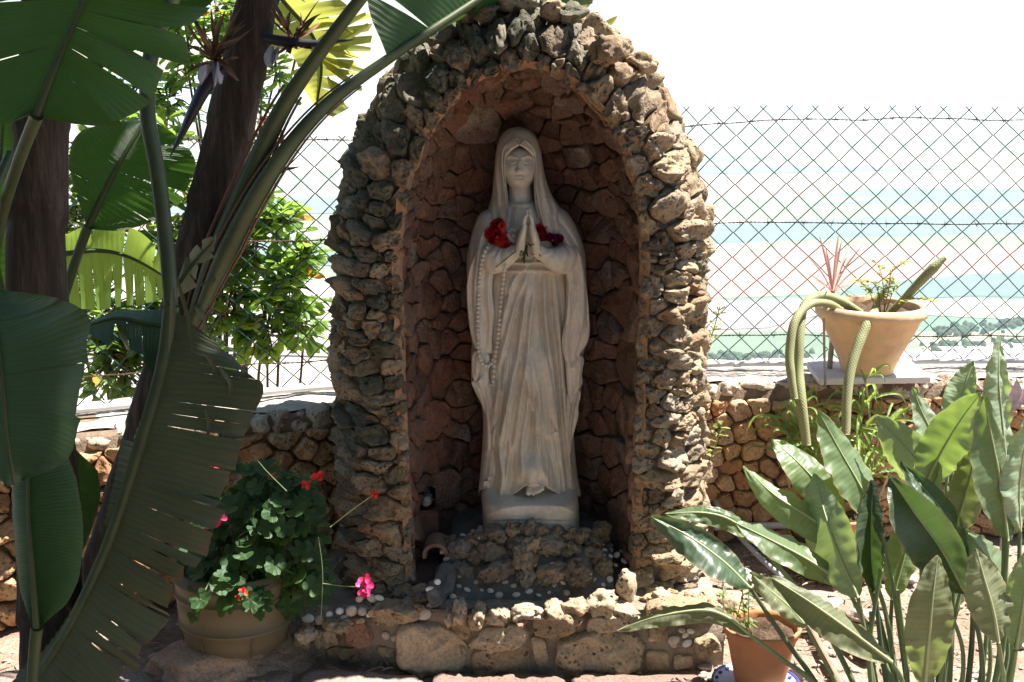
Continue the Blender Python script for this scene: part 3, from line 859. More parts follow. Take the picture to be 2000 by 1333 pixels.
for i, (pl, m, h, ro) in enumerate(blocks):
    r = stone_verts(px_poly(pl), 700+i, 0.003, h, 0.03, pod_map, nb=44, rings=10, rough=ro, pits=ro*1.4, flat=3.6)
    build('block', r[0], r[1], m, podium)
# rim stones of the basin
rim = [(868, 1180, 891, 1214), (884, 1170, 914, 1216), (916, 1178, 951, 1219), (950, 1180, 1004, 1221), (1000, 1178, 1064, 1201), (1064, 1172, 1104, 1198), (1100, 1166, 1148, 1192), (1148, 1154, 1206, 1204), (1004, 1196, 1036, 1214), (1195, 1178, 1250, 1204)]
for i, (x0, y0, x1, y1) in enumerate(rim):
    a, b_ = at(x0, y1, 3.13), at(x1, y0, 3.13); c_ = (a+b_)/2
    m = red_m if i == 8 else (block_m if i in (5, 6) else hole_m)
    inst('rim_stone', rock_mesh(20+i, m, 4, 0.9, 1.2), (c_.x, 3.115, c_.z), (rng.uniform(-.2, .2), rng.uniform(-.15, .15), rng.choice((0, math.pi))), ((b_.x-a.x)*0.58, 0.045, (b_.z-a.z)*0.60), podium)
# basin: cement floor rising to the back
def basin_pt(x, k):
    y = 3.13+0.30*k
    z = 0.165-0.03*math.sin(min(k*3.2, 1)*math.pi)+0.040*max(0, k-0.15)**1.2
    return (x, y, z)
V = []
xs = np.linspace(at(838, 1130, 3.25).x, at(1262, 1130, 3.25).x, 40)
for x in xs:
    for k in np.linspace(0, 1.15, 24):
        p = basin_pt(x, k); q = Vector((p[0]*25, p[1]*25, 0))
        V.append((p[0], p[1], p[2]+0.006*fbm(q, 3)))
build('basin', V, grid_faces(len(xs), 24), mortar_grey, podium)
# side cheeks of the basin
for i, (px, py, sx, sy, sz, Y, m, rx) in enumerate([(865, 1140, .034, .09, .03, 3.22, mortar_grey, .35), (1222, 1140, .03, .05, .062, 3.18, hole_m, .15), (850, 1165, .03, .06, .03, 3.16, mortar_grey, .2)]):
    p = at(px, py, Y)
    inst('cheek_stone', rock_mesh(33+i, m, 4, 0.4, 0.3), p, (rx, 0, rng.uniform(-.2, .2)), (sx, sy, sz), podium)
# rocks heaped against the statue plinth and along the basin
pile_m = mat_rock('heap_rock', [(0.1, (0.15, 0.12, 0.095)), (0.5, (0.25, 0.20, 0.15)), (0.9, (0.30, 0.27, 0.22))], pits=1.4)  # darker grey-brown stone for the heap
pile = [(965, 1045, 26, 20, 3.42), (1005, 1035, 24, 18, 3.43), (1035, 1036, 20, 22, 3.42), (1060, 1042, 20, 18, 3.42), (1090, 1040, 22, 16, 3.43), (1120, 1048, 30, 20, 3.43), (1150, 1060, 26, 22, 3.44),
        (930, 1060, 28, 24, 3.44), (905, 1075, 26, 24, 3.42), (925, 1090, 24, 20, 3.40), (1015, 1060, 26, 20, 3.40), (1040, 1068, 22, 26, 3.39), (1075, 1065, 30, 18, 3.39), (1110, 1075, 26, 22, 3.40), (1140, 1085, 34, 22, 3.39),
        (960, 1075, 34, 18, 3.40), (965, 1115, 46, 24, 3.32), (1025, 1095, 24, 30, 3.34), (1030, 1130, 16, 18, 3.31), (1080, 1120, 34, 22, 3.33), (1130, 1118, 30, 28, 3.31), (1180, 1110, 20, 18, 3.38), (905, 1110, 22, 18, 3.38),
        (990, 1085, 22, 16, 3.40), (880, 1060, 18, 16, 3.47), (1170, 1040, 22, 24, 3.47)]
for i, (px, py, rx, rz, Y) in enumerate(pile):
    Y = Y-0.105 if Y > 3.36 else Y-0.085; p = at(px, py, Y); k = Y/FPX*1.10
    inst('rock', rock_mesh(40+i % 9, [pile_m, pier_m, pile_m, pier_w][i % 4], 4, 1.05, 1.1), p, (rng.uniform(-.4, .4), rng.uniform(-.4, .4), rng.uniform(0, 6.28)), (rx*k*1.05, (rx+rz)/2*k, rz*k*1.05), podium)
# fill under the pile and the plinth so nothing floats
V = []
xs = np.linspace(at(880, 1080, 3.42).x, at(1190, 1080, 3.42).x, 30)
for x in xs:
    e = abs((x-0.03)/0.21)
    for k in np.linspace(0, 1, 14):
        y = 3.19+0.42*k
        z = 0.150+0.135*min(1, k*3.3)*(1-0.6*max(0, e-0.55))
        V.append((x, y, z+0.012*fbm(Vector((x*20, y*20, 0)), 3)))
build('mound', V, grid_faces(len(xs), 14), mortar_grey, podium)
niche_floor_m = mat_rock('dark_floor_stone', [(0.1, (0.10, 0.06, 0.045)), (0.9, (0.20, 0.13, 0.10))], pits=0.5)
V = [];  xs = np.linspace(XC-W0, XC+W0, 24)
for x in xs:
    for y in np.linspace(GY-0.02, GY+NICHE_D+0.02, 16):
        V.append((x, y, 0.185+0.10*(y-GY)/NICHE_D+0.008*fbm(Vector((x*20, y*20, 0)), 3)))
build('niche_floor', V, grid_faces(len(xs), 16), niche_floor_m, podium)
# shells set in the mortar
shell_b = mat_plain('weathered_shell', (0.52, 0.44, 0.37), 0.6, 0.2, 60, 0.3, 200, 0.001, 0.3)
shell_meshes = []
for k in range(4):
    bm = bmesh.new(); bmesh.ops.create_uvsphere(bm, u_segments=14, v_segments=8, radius=1)
    for v in bm.verts:
        rr = 1+0.05*math.cos(14*math.atan2(v.co.y, v.co.x))*(0.5 if k else 1)
        v.co.x *= rr*(1.15 if v.co.x > 0 else 0.95); v.co.y *= rr*(0.85+0.1*k); v.co.z *= 0.55
    me = bpy.data.meshes.new('shell'); bm.to_mesh(me); bm.free()
    me.polygons.foreach_set('use_smooth', [True]*len(me.polygons)); me.materials.append(shell_m if k < 2 else shell_b); shell_meshes.append(me)
def shell(p, r, tilt=1.2):
    inst('shell', rng.choice(shell_meshes), p, (tilt+rng.uniform(-.3, .3), rng.uniform(-.6, .6), rng.uniform(-.4, .4)), (r*rng.uniform(.85, 1.3), r*rng.uniform(.7, 1.0), r*rng.uniform(.7, 1.1)), podium)
for px, py, r in [(590, 1236, 11), (614, 1237, 10), (635, 1224, 9), (656, 1215, 9), (665, 1228, 8), (680, 1213, 11), (702, 1212, 10), (716, 1218, 7), (750, 1256, 8), (767, 1260, 8), (785, 1257, 9), (806, 1246, 9), (822, 1237, 8), (778, 1276, 6), (826, 1210, 11), (838, 1198, 8), (720, 1190, 9), (694, 1194, 8), (735, 1188, 8), (1282, 1228, 8), (1342, 1254, 8), (1352, 1246, 8), (1318, 1262, 10), (1345, 1270, 9), (1368, 1268, 8), (1276, 1256, 9), (1250, 1232, 8), (1318, 1270, 8), (1335, 1244, 7), (1165, 1186, 6), (1180, 1190, 5), (838, 1166, 9), (852, 1150, 8)]:
    p = at(px, py, 3.10)
    shell((p.x, pod_y(p.x)+0.005-(0.0 if py > 1200 else -0.02), p.z), r*3.35/FPX)
bx0, bx1 = at(860, 1130, 3.25).x, at(1235, 1130, 3.25).x
placed = []
for _ in range(900):
    x = rng.uniform(bx0, bx1); k = rng.uniform(0.22, 0.95)**0.9
    if k > 0.85 and 0.25 < (x-bx0)/(bx1-bx0) < 0.45 and rng.random() < 0.6: continue
    p = basin_pt(x, k); r = rng.uniform(0.0055, 0.0105)
    if any((p[0]-q[0])**2+(p[1]-q[1])**2+(p[2]-q[2])**2 < ((r+q[3])*1.35)**2 for q in placed): continue
    placed.append((*p, r))
    if len(placed) > 175: break
for x, y, z, r in placed:
    if y > 3.19: z = max(z, 0.150+0.135*min(1, (y-3.19)/0.42*3.3)*(1-0.6*max(0, abs((x-0.03)/0.21)-0.55)))
    shell((x, y, z+r*0.25), r, 0.9)
# loose rubble on the shoulders of the podium
for k in range(70):
    px = rng.choice((rng.uniform(600, 850), rng.uniform(1255, 1400))); x = at(px, 1190, 3.2).x; y = rng.uniform(3.13, 3.27)
    r_ = rng.uniform(.010, .030)
    inst('rubble_stone', rock_mesh(40+k % 9, rng.choice((hole_m, pier_w, block_m)), 4, 0.95, 1.0), (x, y, pod_top(x)+r_*.3), (rng.uniform(-.4, .4), rng.uniform(-.4, .4), rng.uniform(0, 6.28)), (r_*1.3, r_, r_*.75), podium)
# ================================================================ STATUE
from mathutils.bvhtree import BVHTree
SY = 3.53
marble, nt, b, out = new_mat('weathered_marble')
geo = nt.nodes.new('ShaderNodeNewGeometry'); pos = geo.outputs['Position']
c = ramp(nt, noise_n(nt, pos, 9, 6, 0.65, 0.3), [(0.3, (0.57, 0.515, 0.43)), (0.55, (0.71, 0.655, 0.565)), (0.75, (0.76, 0.71, 0.625))])
c = mixc(nt, 0.35, c, ramp(nt, noise_n(nt, pos, 75, 4, 0.7), [(0.35, (0.72, 0.69, 0.64)), (0.6, (1.05, 1.05, 1.03))]), 'MULTIPLY')
mpv = nt.nodes.new('ShaderNodeMapping'); mpv.inputs['Scale'].default_value = (26, 26, 2.5); nt.links.new(pos, mpv.inputs['Vector'])
c = mixc(nt, 0.14, c, ramp(nt, noise_n(nt, mpv.outputs[0], 1.0, 4, 0.6), [(0.38, (0.70, 0.66, 0.58)), (0.56, (1, 1, 1))]), 'MULTIPLY')
nt.links.new(c, b.inputs['Base Color']); b.inputs['Roughness'].default_value = 0.55; b.inputs['Specular IOR Level'].default_value = 0.3
nt.links.new(bump_n(nt, noise_n(nt, pos, 220, 4, 0.6), 0.25, 0.0012), b.inputs['Normal'])

statue = empty('statue', (at(1035, 1030, SY).x, SY, at(1035, 1030, SY-0.1).z), 'pale marble statue of a veiled praying woman standing in the stone niche', 'statue')
def interp_rows(rows, ys):
    r_ = np.array(rows, float)
    # smooth monotone-ish interpolation: catmull over the table, then resample on y
    c_ = catmull(r_, 500)
    o_ = np.argsort(c_[:, 0])
    c_ = c_[o_]
    return np.stack([np.interp(ys, c_[:, 0], c_[:, k]) for k in range(1, c_.shape[1])], 1)
def atv(px, py, Y):
    """vectorised at()"""
    a = (px-1000.0)/FPX; bb = (666.5-py)/FPX
    dy = CP+bb*SP; dz = -SP+bb*CP; t = Y/dy
    return np.stack([a*t, np.broadcast_to(Y, t.shape), CAM_H+dz*t], -1)
def seg_dist(Pp, pl):
    """distance of points (N,2) to polyline, signed by side, and parameter 0..1"""
    best = np.full(len(Pp), 1e9); sgn = np.ones(len(Pp)); par = np.zeros(len(Pp))
    L = [0]
    for a, b_ in zip(pl[:-1], pl[1:]): L.append(L[-1]+math.hypot(b_[0]-a[0], b_[1]-a[1]))
    for k, (a, b_) in enumerate(zip(pl[:-1], pl[1:])):
        a = np.array(a, float); b_ = np.array(b_, float); d = b_-a; l2 = max((d*d).sum(), 1e-9)
        u = np.clip(((Pp-a)@d)/l2, 0, 1); q = a+u[:, None]*d; dd = np.hypot(*(Pp-q).T)
        m_ = dd < best
        best[m_] = dd[m_]; par[m_] = (L[k]+u[m_]*(L[k+1]-L[k]))/L[-1]
        cr = d[0]*(Pp[:, 1]-a[1])-d[1]*(Pp[:, 0]-a[0])
        sgn[m_] = np.sign(cr[m_])
    return best, sgn, par
def carve(V, strokes, front=None, gain=1.0):
    """push the front of a carved surface out / in along drawn fold lines. stroke: (points, width px, mm, kind)"""
    P2 = project(V); D = np.zeros(len(V))
    for st in strokes:
        pl, w, mm = st[0], st[1], st[2]; kind = st[3] if len(st) > 3 else 'r'
        if kind != 'b' and len(pl) > 2: pl = catmull([(*p, 0) for p in pl], 5*len(pl))[:, :2].tolist()
        if kind == 'b':       # blob: (cx,cy), (rx,ry)
            (cx, cy_), = pl; rx, ry = w
            D += mm*np.exp(-((P2[:, 0]-cx)/rx)**2-((P2[:, 1]-cy_)/ry)**2)
            continue
        d, sg, u = seg_dist(P2, pl)
        taper = np.clip(np.minimum(u, 1-u)*6+0.25, 0, 1)
        if kind == 'r': D += mm*np.exp(-(d/w)**2)*taper
        elif kind == 'R':   # sharp ridge
            D += mm*np.exp(-np.abs(d/w)**1.1)*taper
        else:                # edge of overlapping cloth: raised on one side ('+' / '-'), falling off over 4w
            sd = d*sg*(1 if kind == '+' else -1)
            inside = (u > 0.001) & (u < 0.999)
            D += np.clip(np.minimum(u, 1-u)*7, 0, 1)*np.where(inside, mm*np.where(sd > 0, np.exp(-sd/(4.0*w)), np.exp(-(sd/(0.22*w))**2)), 0)
    D = D*0.001*gain
    if front is not None: D = D*front
    V = V.copy(); V[:, 1] -= D
    return V
def loft(rows, nphi, nrow, e=2.2, hem=None, phi=None):
    """rows: (py, xl, xr, df, db). returns V (nrow*nphi), F, frontness"""
    y0, y1 = rows[0][0], rows[-1][0]
    ys = np.linspace(y0, y1, nrow)
    T = interp_rows(rows, ys)
    ph = np.linspace(0, 2*math.pi, nphi, endpoint=False) if phi is None else phi
    V = []
    for j, y in enumerate(ys):
        xl, xr, df, db = T[j]
        s_, c_ = np.sin(ph), np.cos(ph)
        k = np.sign(s_)*np.abs(s_)**(2/e)
        cy_ = np.sign(c_)*np.abs(c_)**(2/e)
        px = (xl+xr)/2+(xr-xl)/2*k
        Y = SY-np.where(cy_ > 0, df*cy_, db*cy_)
        py = np.full_like(px, y)
        if hem is not None:
            hy = np.interp(px, hem[0], hem[1]); t = (y-y0)/(y1-y0)
            f = np.clip(c_*2, 0, 1)
            py = y+(hy-y1)*f*max(0, (t-0.75)/0.25)**1.5
        W = atv(px, py, Y)
        zb = atv(px, py, np.full_like(px, SY))[:, 2]
        W[:, 2] = np.where(Y > SY, zb, W[:, 2])
        V.append(W)
    V = np.vstack(V)
    F = [f[::-1] for f in grid_faces(nrow, len(ph), closed_v=phi is None)]
    fr = np.tile(np.clip(np.cos(ph)*1.6+0.25, 0, 1), nrow)
    return V, F, fr

# ---- gown
gown_rows = [(392, 992, 1040, .035, .04), (402, 975, 1062, .055, .05), (415, 955, 1090, .068, .055), (440, 940, 1110, .080, .06), (475, 938, 1118, .092, .065), (512, 958, 1106, .090, .065), (530, 955, 1108, .088, .065), (570, 947, 1110, .092, .07),
             (650, 944, 1114, .100, .075), (750, 944, 1118, .108, .08), (850, 943, 1121, .116, .085), (920, 938, 1127, .124, .09), (960, 934, 1134, .130, .09), (972, 934, 1135, .130, .09)]
hem = ([940, 958, 975, 1000, 1020, 1035, 1055, 1072, 1090, 1110, 1126], [950, 966, 976, 968, 952, 943, 944, 954, 964, 968, 968])
V, F, fr = loft(gown_rows, 420, 300, 2.15, hem)
P2 = project(V)
# fine pleats fanning out from the belt
ax = 1040+(P2[:, 0]-1040)/(0.55+0.45*np.clip((P2[:, 1]-520)/440, 0, 1))
pl_ = np.array([noise.noise(Vector((a*0.085, y_*0.0035, 3.0)))*1.0+0.55*noise.noise(Vector((a*0.19+y_*0.004, y_*0.004, 8.0))) for a, y_ in zip(ax, P2[:, 1])])
pl_ = 1-2*np.abs(pl_)*1.15
below = np.clip((P2[:, 1]-530)/40, 0, 1)
V[:, 1] -= 0.0034*pl_*below*fr
gown_strokes = [
    # long folds running from the belt to the left hem
    ([(1040, 520), (1024, 600), (1012, 690), (990, 790), (972, 870)], 6, 9), ([(1032, 525), (1010, 590), (992, 650), (978, 720)], 6, 8), ([(1048, 530), (1034, 640), (1022, 740), (1006, 840), (988, 930), (982, 966)], 6, 10),
    ([(1030, 640), (1020, 720), (1008, 800), (1000, 880), (1004, 950)], 5, -8), ([(1036, 700), (1030, 790), (1020, 860), (1018, 930)], 5, 7), ([(1020, 560), (1000, 640), (984, 700), (974, 740)], 5, -7),
    ([(1044, 760), (1040, 840), (1034, 900)], 5, -7), ([(1050, 850), (1056, 900), (1075, 950)], 5, 6), ([(1008, 540), (988, 600), (976, 660)], 5, 7),
    # right hand pleats, close to vertical
    ([(1062, 535), (1066, 620), (1076, 700), (1088, 800), (1096, 900), (1104, 962)], 5, 8), ([(1072, 535), (1080, 640), (1090, 740), (1100, 850), (1110, 960)], 4.5, -8), ([(1082, 535), (1092, 640), (1100, 740), (1108, 850), (1118, 955)], 5, 8),
    ([(1054, 535), (1056, 620), (1062, 690)], 4, -6), ([(1092, 560), (1099, 660), (1106, 760)], 4, -6), ([(1066, 850), (1078, 900), (1090, 950)], 5, -7), ([(1084, 850), (1092, 900), (1100, 950)], 4, -5),
    # hanging sash panel
    ([(1016, 690), (1028, 740), (1040, 800), (1050, 853)], 6, 9, '-'), ([(1050, 853), (1070, 850), (1090, 838)], 5, 9, '-'), ([(1058, 660), (1072, 720), (1082, 780), (1090, 838)], 6, 8, '+'),
    ([(1040, 700), (1052, 770), (1064, 845)], 4, 3),
    # left panel over the knee
    ([(998, 745), (990, 800), (985, 862)], 6, 9, '+'), ([(956, 842), (968, 850), (985, 864)], 5, 9, '-'), ([(972, 750), (964, 800), (960, 840)], 4, 5), ([(984, 760), (978, 810), (974, 850)], 4, -5),
    ([(960, 870), (966, 920), (962, 960)], 6, -10), ([(975, 870), (980, 920), (976, 970)], 5, 8), ([(992, 880), (998, 930), (996, 966)], 4, -5),
    # foot under the cloth, small round stone
    ([(1040, 915)], (26, 22), 16, 'b'), ([(1036, 930)], (10, 8), 4, 'b'), ([(988, 770)], (26, 60), 8, 'b'),
    ([(1000, 966), (1022, 948), (1036, 938), (1058, 940), (1078, 954), (1100, 966)], 4, 6, 'R'),
    # belt
    ([(985, 514), (1030, 512), (1075, 514), (1106, 520)], 3, 5), ([(985, 522), (1030, 520), (1075, 522), (1106, 527)], 2.6, -4), ([(985, 529), (1030, 527), (1075, 530), (1106, 535)], 3, 4),
    ([(1052, 500), (1030, 520), (1004, 545), (992, 575)], 5, 8, '+'),
    # neckline and bodice gathers
    ([(985, 384), (1000, 396), (1018, 400), (1036, 397), (1050, 386)], 3, 5), ([(1000, 405), (996, 430), (994, 450)], 3, -3), ([(1008, 406), (1006, 440)], 3, 3), ([(1044, 404), (1052, 430)], 3, -3), ([(1052, 402), (1060, 428)], 3, 3),
]
V = carve(V, gown_strokes, fr, 2.0)
gown = build('gown', V, F, marble, statue)
statue_parts = [(V, F)]

# ---- mantle, both sides
def mantle(rows, strokes, e=2.0, nphi=220, nrow=300, hem=None):
    V, F, fr = loft(rows, nphi, nrow, e, hem)
    V = carve(V, strokes, fr, 1.5)
    mb = MB(); mb.add(V, F)
    n_ = len(V); nphi_ = nphi
    F2 = [tuple(range(nphi_)), tuple(n_-nphi_+k for k in range(nphi_))[::-1]]
    o = build('mantle', V, F+F2, marble, statue); statue_parts.append((V, F)); return o
left_rows = [(408, 955, 992, .03, .05), (420, 936, 994, .05, .055), (445, 925, 992, .066, .06), (475, 917, 985, .080, .065), (500, 912, 972, .086, .065), (540, 912, 966, .088, .06), (600, 919, 966, .090, .06), (640, 920, 963, .092, .06), (668, 922, 962, .092, .06),
             (690, 920, 960, .088, .06), (712, 921, 957, .084, .058), (740, 920, 955, .088, .058), (765, 928, 957, .088, .058), (785, 940, 962, .086, .055), (830, 944, 966, .088, .06), (880, 944, 966, .09, .06)]
mantle(left_rows, [
    ([(960, 470), (950, 520), (958, 580), (964, 620), (958, 660)], 4, 9, '+'), ([(942, 470), (930, 520), (932, 600), (936, 670)], 4, 5), ([(928, 480), (922, 540), (926, 620)], 3.5, -5),
    ([(952, 500), (944, 560), (948, 630), (944, 680)], 3.5, -6), ([(921, 690), (935, 698), (950, 690), (960, 668)], 3.2, 8, 'R'), ([(921, 745), (936, 742), (948, 730), (954, 715)], 3, 7, 'R'), ([(940, 700), (936, 730), (926, 750)], 3, -5),
    ([(932, 790), (945, 800), (956, 830)], 3.5, 5), ([(950, 440), (938, 470), (928, 500)], 4, 5), ([(938, 430), (926, 470), (920, 510)], 4, -4), ([(966, 440), (955, 465), (948, 490)], 4, -4), ([(930, 640), (926, 690)], 3, -4)])
right_rows = [(408, 1062, 1098, .03, .05), (420, 1064, 1112, .05, .055), (445, 1068, 1126, .066, .06), (475, 1078, 1138, .080, .065), (500, 1088, 1143, .086, .065), (540, 1102, 1145, .090, .06), (600, 1102, 1149, .092, .06), (645, 1100, 1151, .092, .06), (668, 1098, 1148, .092, .06),
              (690, 1099, 1140, .090, .06), (725, 1104, 1138, .086, .06), (750, 1106, 1136, .088, .058), (775, 1108, 1133, .088, .058), (800, 1110, 1127, .088, .058), (840, 1108, 1120, .09, .06), (880, 1106, 1119, .09, .06)]
mantle(right_rows, [
    ([(1104, 530), (1110, 590), (1100, 650), (1098, 690), (1108, 718), (1128, 728)], 4, 8, '-'), ([(1128, 480), (1136, 540), (1138, 620), (1126, 680)], 4, 6), ([(1118, 480), (1124, 540), (1122, 600)], 3.5, -6), ([(1140, 500), (1145, 580), (1144, 640)], 3.5, -4),
    ([(1150, 660), (1138, 690), (1120, 710), (1110, 722)], 3, 7, 'R'), ([(1110, 560), (1118, 600), (1112, 650)], 3, 4), ([(1134, 760), (1122, 790), (1112, 830)], 3.5, 5), ([(1124, 735), (1120, 780)], 3, -5),
    ([(1080, 440), (1100, 462), (1122, 490)], 4, 5), ([(1092, 432), (1112, 458), (1130, 490)], 4, -5), ([(1075, 455), (1092, 472), (1110, 492)], 4, -4)])

# ---- hanging flaps of the mantle with scalloped edges
def flap(poly, dY, h, seed, strokes):
    pl = [(at(x, y, SY-dY).x, at(x, y, SY-dY).z) for x, y in poly]
    r_ = stone_verts(pl, seed, 0.0, h, 0.05, lambda x, z, hh: (x, SY-dY-hh, z), nb=120, rings=26, rough=0.0, pits=0, flat=3.0, corner=0.22, facets=0)
    V = carve(r_[0], strokes, None, 1.4); build('mantle_flap', V, r_[1], marble, statue); statue_parts.append((V, r_[1]))
flap([(934, 480), (958, 482), (965, 530), (960, 565), (967, 612), (961, 660), (962, 694), (945, 686), (936, 696), (920, 662), (912, 600), (911, 540)], .078, .012, 1, [([(952, 490), (944, 560), (950, 640), (944, 684)], 4, -6), ([(938, 490), (928, 560), (932, 640), (936, 690)], 4, 5), ([(926, 500), (920, 570), (925, 650)], 3.5, -5), ([(960, 500), (953, 570), (958, 640)], 3.5, 4)])
flap([(920, 686), (944, 684), (960, 696), (954, 728), (957, 752), (945, 778), (936, 748), (922, 742)], .074, .012, 2, [([(945, 692), (938, 740)], 3.5, -5), ([(932, 694), (930, 735)], 3, 4)])
flap([(917, 742), (940, 745), (957, 735), (966, 780), (960, 812), (952, 838), (944, 796), (930, 770)], .070, .012, 3, [([(945, 750), (950, 820)], 3.5, -5), ([(932, 755), (944, 790)], 3, 4)])
flap([(1108, 485), (1134, 488), (1146, 560), (1153, 640), (1149, 670), (1134, 688), (1128, 712), (1112, 722), (1099, 692), (1096, 660), (1106, 620), (1111, 560), (1103, 525)], .078, .012, 4, [([(1120, 500), (1126, 570), (1116, 640), (1114, 715)], 4, -6), ([(1134, 500), (1140, 580), (1134, 660)], 4, 5), ([(1144, 560), (1148, 640)], 3, -4), ([(1110, 560), (1106, 640), (1104, 690)], 3, 4)])
flap([(1104, 700), (1126, 690), (1143, 698), (1136, 730), (1139, 748), (1126, 768), (1120, 800), (1108, 772)], .074, .012, 5, [([(1124, 700), (1120, 780)], 3.5, -5), ([(1134, 705), (1128, 760)], 3, 4)])
flap([(1105, 768), (1122, 758), (1137, 764), (1129, 796), (1131, 810), (1119, 852), (1112, 905), (1104, 850)], .070, .010, 6, [([(1120, 770), (1114, 850)], 3.5, -5)])

# ---- forearm sleeves (gathered tubes reaching forward to the wrists)
def sleeve(pts, rad, seed, name='sleeve'):
    C = catmull([at(x, y, Y) for x, y, Y in pts], 70); rr = np.interp(np.linspace(0, 1, 70), np.linspace(0, 1, len(rad)), rad)
    V, F = tube(C, rr, 48, True)
    for i in range(len(V)-0):
        r_ = i//48; u = r_/69; a = 2*math.pi*(i % 48)/48
        g = (0.0006+0.0012*(0.5+0.5*noise.noise(Vector((u*4, seed, 0)))))*math.sin(u*40+2.6*math.sin(a+seed)+noise.noise(Vector((u*6, a, seed)))*3)*(1 if u < 0.93 else 0)
        cpt = C[min(r_, 69)]
        d = V[i]-cpt; l = np.linalg.norm(d)
        V[i] = cpt+d*(1+g/max(l, 1e-4))
        V[i][2] -= 0.014*max(0, -d[2]/max(l, 1e-4))*math.sin(min(u*1.2, 1)*math.pi)   # sags under the arm
    statue_parts.append((V, F)); return build(name, V, F, marble, statue)
sleeve([(948, 492, SY-.03), (958, 501, SY-.082), (985, 503, SY-.115), (1016, 488, SY-.130)], [.030, .034, .031, .022, .017], 1.0)
sleeve([(1114, 492, SY-.03), (1104, 502, SY-.082), (1076, 503, SY-.115), (1046, 488, SY-.130)], [.030, .034, .031, .022, .017], 2.4)

# ---- head and neck
def head():
    nu, nv = 160, 130
    cx, cy_ = 1015, 331
    V = []
    for j in range(nv):
        th = math.pi*(j+0.5)/nv
        for i in range(nu):
            ph = 2*math.pi*i/nu       # 0 = front
            s_ = math.sin(th)
            x = math.sin(ph)*s_; y = math.cos(ph)*s_; z = math.cos(th)
            jaw = 1.0 if z > 0 else 1-0.30*(-z)**1.5
            px = cx+35*x*jaw; py = cy_-46*z
            d = 0.056*y*(1 if y > 0 else 1.2)*(1 if z > 0 else 1-0.10*z*z)
            V.append(atv(np.array([px]), np.array([py]), np.array([SY-0.022-d]))[0])
    V = np.array(V); F = grid_faces(nv, nu, closed_v=True)
    F = [f[::-1] for f in F]+[tuple(range(nu))[::-1][::-1], tuple((nv-1)*nu+k for k in range(nu))[::-1]]
    fr = np.array([max(0, min(1, 1.5*math.cos(2*math.pi*i/nu))) for j in range(nv) for i in range(nu)])
    st = [([(1015, 312), (1014, 322), (1013, 334)], 3.6, 5.0), ([(1013, 333)], (5.2, 3.6), 6.0, 'b'), ([(1008, 335)], (2.6, 2.4), 2.2, 'b'), ([(1019, 335)], (2.6, 2.4), 2.2, 'b'),
          # eye sockets, lids lowered
          ([(1000, 316)], (9, 5.5), -6.0, 'b'), ([(1030, 316)], (9, 5.5), -6.0, 'b'), ([(1000, 317)], (6.5, 4.0), 4.4, 'b'), ([(1030, 317)], (6.5, 4.0), 4.4, 'b'),
          ([(992, 319), (1000, 322), (1008, 319)], 1.1, -1.8), ([(1022, 319), (1030, 322), (1038, 319)], 1.1, -1.8), ([(992, 312), (1000, 309.5), (1009, 313)], 1.2, -1.4), ([(1021, 313), (1030, 309.5), (1038, 312)], 1.2, -1.4),
          # brows
          ([(988, 309), (998, 304.5), (1010, 309)], 2.6, 2.6), ([(1020, 309), (1031, 304.5), (1042, 309)], 2.6, 2.6),
          # mouth and chin
          ([(1015, 349)], (12, 10), 3.0, 'b'), ([(1005, 346.5), (1011, 344.8), (1014.5, 345.8), (1018, 344.8), (1025, 346.5)], 1.5, 2.4), ([(1006, 348.4), (1015, 349), (1024, 348.4)], 1.0, -2.6), ([(1008, 352), (1015, 353), (1022, 352)], 2.0, 2.6), ([(1008, 357), (1022, 357)], 2.4, -2.0),
          ([(1015, 366)], (9, 6), 4.0, 'b'), ([(1015, 340.5)], (2.0, 3.0), -1.2, 'b'),
          # cheeks
          ([(996, 335)], (9, 10), 2.4, 'b'), ([(1034, 335)], (9, 10), 2.4, 'b'), ([(987, 322)], (4, 14), -1.0, 'b'), ([(1043, 322)], (4, 14), -1.0, 'b')]
    V = carve(V, st, fr, 1.55)
    # nod the head forward a little: already in the drawing; add waves of hair round the forehead
    o = build('head', V, F, marble, statue); statue_parts.append((V, F))
    hair = MB()
    for pts in ([(1014, 282), (1004, 287), (994, 295), (986, 306), (983, 320)], [(1016, 282), (1026, 287), (1036, 295), (1044, 306), (1047, 320)]):
        for k in range(3):
            off = k*3.2
            P = catmull([at(x+(-off*0.7 if x < 1015 else off*0.7), y-off*0.9, SY-0.022-0.050+0.004*k+0.0011*(abs(x-1015)/6)**2) for x, y in pts], 24)
            V2, F2 = tube(P, [0.0035+0.002*math.sin(math.pi*t) for t in np.linspace(0, 1, 24)], 8); hair.add(V2, F2)
    hair.build('hair', marble, o)
    V2, F2 = tube(catmull([at(1015, 352, SY-.02), at(1016, 378, SY-.012), at(1017, 408, SY-.004)], 24), np.linspace(0.0285, 0.036, 24), 40)
    V2 = carve(V2, [([(1002, 376), (1010, 398)], 3, 2.0), ([(1030, 376), (1022, 398)], 3, 2.0)])
    statue_parts.append((V2, F2)); build('neck', V2, F2, marble, statue)
head()

